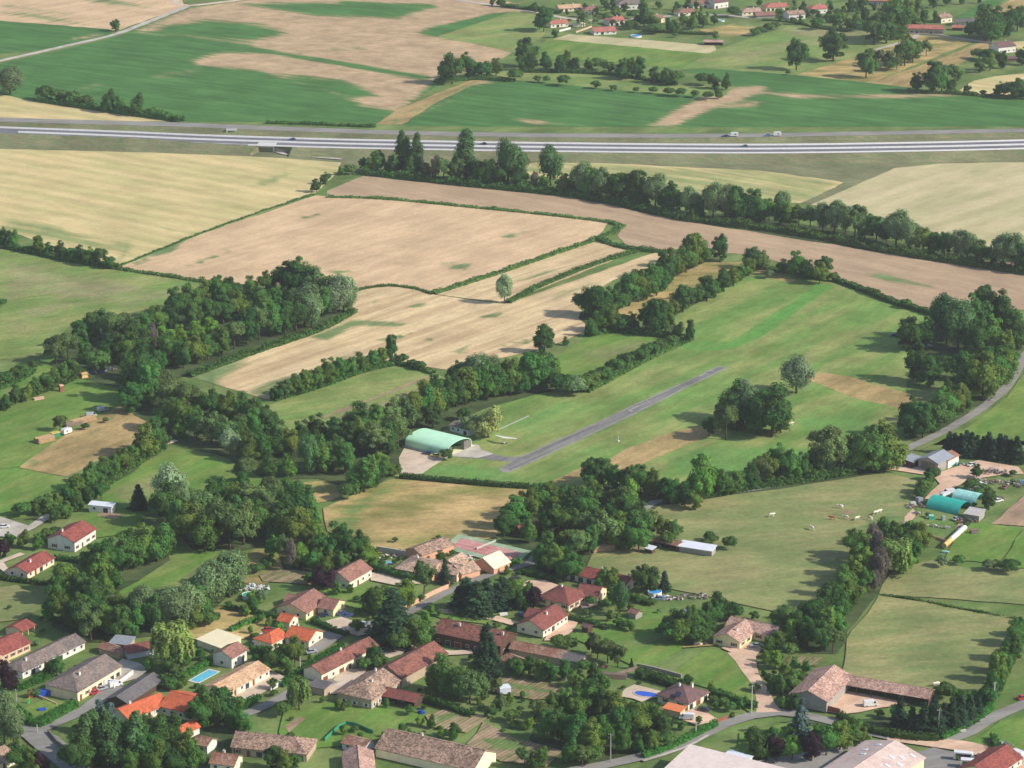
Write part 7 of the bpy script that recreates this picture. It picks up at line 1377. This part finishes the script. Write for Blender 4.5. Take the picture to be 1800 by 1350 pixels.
# ================================================================== FARM CLUTTER, GARDEN THINGS
def round_stack():
    m, rz, L = frame_on((1664, 966), (1700, 934), 0); root = empty('covered_bale_row', m, rz, 'long row of straw bales under silver sheeting', 'bale row'); b = MB(); n = 9
    for i in range(n): b.tube((-L / 2 + L * i / n + .04, 1.1, 1.0), (-L / 2 + L * (i + 1) / n - .04, 1.1, 1.0), 1.0 + .03 * (i % 3), n=14)
    b.build('bales', [M['straw_bale']], root); c = MB(); pr = [(1.1 + 1.12 * math.cos(t), 1.0 + 1.12 * math.sin(t)) for t in [math.radians(a) for a in range(20, 181, 16)]]; ip = [(1.1 + 1.06 * math.cos(t), 1.0 + 1.06 * math.sin(t)) for t in [math.radians(a) for a in range(180, 19, -16)]]
    c.prism(pr + ip, -L * .18, L / 2, 0, 'x'); c.build('sheeting', [M['poly_wrap']], root)
round_stack()
P_ = pile
P_(1765, 850, 24, 6, 2.0, -14, ['scrap', 'rust_sheet', 'wood_grey', 'faded_white'], 'heap of mixed scrap at the right of the farm yard', 'scrap heap', 'scrap_heap', 'scrap'); P_(1740, 832, 14, 6, 2.2, -10, ['wood_grey', 'scrap', 'sheet_blue_grey'], 'grey pile of boards and sheet above the scrap heap', 'scrap pile', 'scrap_pile', 'scrap'); P_(1690, 818, 12, 5, 2.0, 0, ['scrap', 'wood', 'teal_sheet', 'faded_white'], 'clutter beside the right wall of the farm barn', 'clutter', 'clutter_pile', 'scrap'); P_(1608, 893, 7, 3, 1.8, 10, ['scrap', 'brick_red', 'faded_white'], 'small junk pile left of the teal polytunnel', 'junk pile', 'junk_pile', 'scrap'); P_(1700, 918, 9, 4, 1.2, 10, ['wood', 'scrap'], 'brown timber clutter below the grey-white shed', 'clutter', 'clutter_pile', 'scrap')
P_(1640, 926, 26, 2.2, .9, -14, ['wood_grey', 'faded_white'], 'long thin line of pale boards below the polytunnels', 'board pile', 'board_pile', 'scrap'); P_(1655, 950, 8, 1.5, 1, -50, ['log', 'faded_white'], 'short log stack left of the bale row', 'log stack', 'log_stack', 'logs'); P_(1712, 938, 3, 2.4, 1.6, 10, ['wood_grey'], 'square crate stack right of the bale row', 'crates', 'crate_stack', 'logs'); P_(1745, 878, 10, 5, 1.4, 20, ['scrap', 'faded_white', 'wood_grey'], 'grey junk beside the white old car in the yard', 'junk pile', 'junk_pile', 'scrap'); P_(1610, 905, 4, 2.5, 1.2, 60, ['faded_white', 'scrap'], 'white junk at the pasture gate below the polytunnel', 'junk pile', 'junk_pile', 'scrap')
P_(1060, 968, 9, 3.5, 2.0, 24, ['log', 'wood_grey'], 'pile of pale logs under the wood by the pasture', 'log pile', 'log_pile', 'logs'); P_(1172, 962, 9, 2.4, 1.0, 5, ['sheet_blue_grey', 'scrap'], 'sheet metal heap beside the rusty shed', 'scrap heap', 'scrap_heap', 'scrap'); P_(1073, 1190, 11, 3, 1.8, -12, ['wood_grey'], 'grey log pile beside the orchard strip', 'log pile', 'log_pile', 'logs'); P_(1100, 1182, 13, 2, 1.2, 40, ['wood_grey'], 'long grey log pile beside the old stone wall', 'log pile', 'log_pile', 'logs')
P_(146, 742, 12, 4, 2.0, 42, ['log', 'wood_grey'], 'long brown firewood stack beside the left straw field', 'firewood', 'firewood_stack', 'logs'); P_(128, 748, 8, 4, 1.8, 42, ['wood_grey'], 'grey firewood stack next to the white caravan', 'firewood', 'firewood_stack', 'logs'); P_(78, 776, 8, 5, 2.2, 42, ['log', 'wood'], 'brown firewood stack at the left end of the row', 'firewood', 'firewood_stack', 'logs'); P_(172, 655, 18, 4, 2.0, 30, ['scrap', 'faded_white', 'wood_grey', 'plastic_blue'], 'pale junk row at the wood edge above the garden meadow', 'junk row', 'junk_pile', 'scrap'); P_(1722, 968 - 60, 5, 3, 1.2, 0, ['scrap', 'wood'], 'junk at the right end of the grey-white shed', 'junk pile', 'junk_pile', 'scrap')
P_(1165, 1052, 9, 5, 1.2, 10, ['faded_white', 'white_paint', 'scrap'], 'white garden clutter beside the round bright pool', 'garden clutter', 'clutter_pile', 'scrap'); P_(1215, 1050, 12, 5, 1.1, 5, ['faded_white', 'wood_grey', 'scrap'], 'scattered pale clutter at the pasture fence', 'clutter', 'clutter_pile', 'scrap'); P_(440, 1036, 14, 5, 2.2, 8, ['white_paint', 'faded_white', 'sheet_white'], 'white garden tents and furniture behind the green round pool', 'garden tents', 'garden_clutter', 'scrap'); P_(1103, 1030, 7, 4, 1.6, 10, ['white_paint', 'terracotta'], 'white clutter beside the white gable of the long red house', 'garden clutter', 'clutter_pile', 'scrap'); P_(685, 979, 16, 4, 1.2, 5, ['terracotta', 'white_paint', 'scrap'], 'sun loungers and pots on the villa pool terrace', 'terrace furniture', 'terrace_furniture', 'scrap')
P_(812, 984, 9, 4, 2.4, 15, ['white_paint', 'wall_orange', 'sheet_white'], 'white parasols and furniture on the villa roof terrace', 'parasols', 'terrace_furniture', 'scrap'); P_(1760, 1310, 8, 2, 1.2, -20, ['scrap', 'sheet_blue_grey'], 'grey trailers at the edge of the tan side road', 'trailers', 'trailer', 'scrap'); P_(1775, 1337, 8, 3, .9, -10, ['faded_white', 'wood_grey'], 'pale clutter beside the corner red roof', 'clutter', 'clutter_pile', 'scrap'); P_(706, 1234, 8, 3, 1.2, 5, ['wood', 'log', 'scrap'], 'firewood clutter in front of the open red shed', 'clutter', 'clutter_pile', 'scrap'); P_(1030, 1168, 3, 2, 1.2, 0, ['tarp_yellow'], 'small yellow play thing beside the slate shed', 'play thing', 'play_thing', 'scrap'); P_(1054, 1172, 5, 2, 1.2, 0, ['brick_red', 'terracotta'], 'reddish garden clutter right of the slate shed', 'clutter', 'clutter_pile', 'scrap')
P_(1232, 1133, 4, 2, .8, 20, ['terracotta', 'white_paint'], 'orange and white toys on the lawn of the yellow farm', 'toys', 'garden_toys', 'scrap'); P_(740, 1256, 2.5, 2, 1.0, 0, ['plastic_blue'], 'blue plastic thing at the vegetable beds', 'plastic bin', 'plastic_bin', 'scrap')
def box_thing(name, px, py, l, w, h, ang, mat, label, cat, top=(.05, .05)): b = MB(); b.box(-l / 2, l / 2, -w / 2, w / 2, 0, h * .85, 0, top); b.box(-l / 2 - .03, l / 2 + .03, -w / 2 - .03, w / 2 + .03, h * .85 + .003, h, 1 if isinstance(mat, list) else 0, (.08, .08)); return tag_mesh(b, name, mat if isinstance(mat, list) else [mat], on_ground(px, py), math.radians(ang), label, cat)
box_thing('wooden_cabinet', 54, 1226, 1.6, 1.6, 2.6, 20, ['plastic_orange', 'wood'], 'orange wooden hut at the corner of the big grey house', 'hut'); box_thing('tarp_cover', 77, 1222, 5, 2.5, 2.0, 20, 'plastic_blue', 'blue tarpaulin cover in the shade of the grey house', 'tarpaulin'); box_thing('slide', 50, 1236, .8, .8, 1.6, 0, 'plastic_green', 'bright green play slide on the fenced lawn', 'slide', (.2, .2)); box_thing('paddling_pool', 74, 1250, 2.6, 1.6, .5, 20, 'plastic_blue', 'dark blue paddling pool on the fenced lawn', 'paddling pool'); box_thing('pool_cover', 462, 1130, 7, 4, .9, 30, ['plastic_blue', 'sheet_white'], 'blue and white covered pool left of the orange house', 'covered pool')
box_thing('water_tank', 1637, 912, 2, 1.6, 1.6, 0, ['teal_sheet', 'pale_sheet'], 'turquoise tank below the teal polytunnel', 'tank'); box_thing('water_tank', 1658, 914, 1.4, 1.4, 1.8, 20, 'sheet_blue_grey', 'grey water tank below the teal polytunnel', 'tank'); box_thing('feeder', 1616, 883, 2.4, 2, 2.2, 30, 'sheet_blue_grey', 'grey box trailer left of the teal polytunnel', 'trailer'); box_thing('feeder', 1604, 890, 2.4, 1.5, 1.6, 20, 'faded_white', 'white box at the pasture corner by the polytunnel', 'box'); box_thing('water_trough', 1662, 972, 2.6, 1, .8, -20, 'pale_sheet', 'pale water trough below the bale row', 'trough'); box_thing('boat_trailer', 1712, 862, 5, 2.4, 1.4, 20, 'faded_white', 'white boat hull on the grass right of the yard', 'boat', (.5, .4)); box_thing('boat', 1735, 868, 4, 2, 1.1, 20, 'gravel', 'cream upturned boat right of the white wrecks', 'boat', (.6, .5)); box_thing('tank', 1798, 852, 3, 2, 2, 0, 'paint_steel', 'blue tank at the right edge of the scrap heap', 'tank')
box_thing('bale', 148, 664, 3.2, 2.6, 2.2, 30, 'straw_bale', 'round pale straw bale at the wood edge, left', 'straw bale', (.5, .4)); box_thing('hut', 108, 688, 1.8, 1.8, 3.0, 30, ['brick_red', 'terracotta'], 'tiny red brick hut in the garden meadow', 'hut'); box_thing('sand_heap', 68, 702, 5, 2, .8, 30, 'gravel_pink', 'pinkish sand heap beside the garden hedgerow', 'sand heap', (1.2, .7)); box_thing('tarp_stack', 98, 766, 5, 2.6, 1.6, 40, ['tarp_green', 'tarp_yellow'], 'yellow and green tarpaulin stack next to the caravan', 'tarpaulin stack', (.3, .3)); box_thing('shed', 886, 1219, 4, 3, 2.4, 20, ['wall_bluewhite', 'sheet_white'], 'white garden shed among vegetable beds', 'shed', (.02, .02)); box_thing('satellite_dish', 1496, 1196, 3, 2.4, .5, 10, 'sheet_white', 'white round awning behind the farm wing', 'awning', (.5, .4)); box_thing('bench', 1690, 1288, 3, .8, .6, 15, 'concrete', 'pale stone bench behind the clipped hedge', 'bench'); box_thing('parasol_table', 885, 1083, 3, 1.2, .8, 15, 'white_paint', 'white garden table on the lawn above the red farmhouse', 'table')
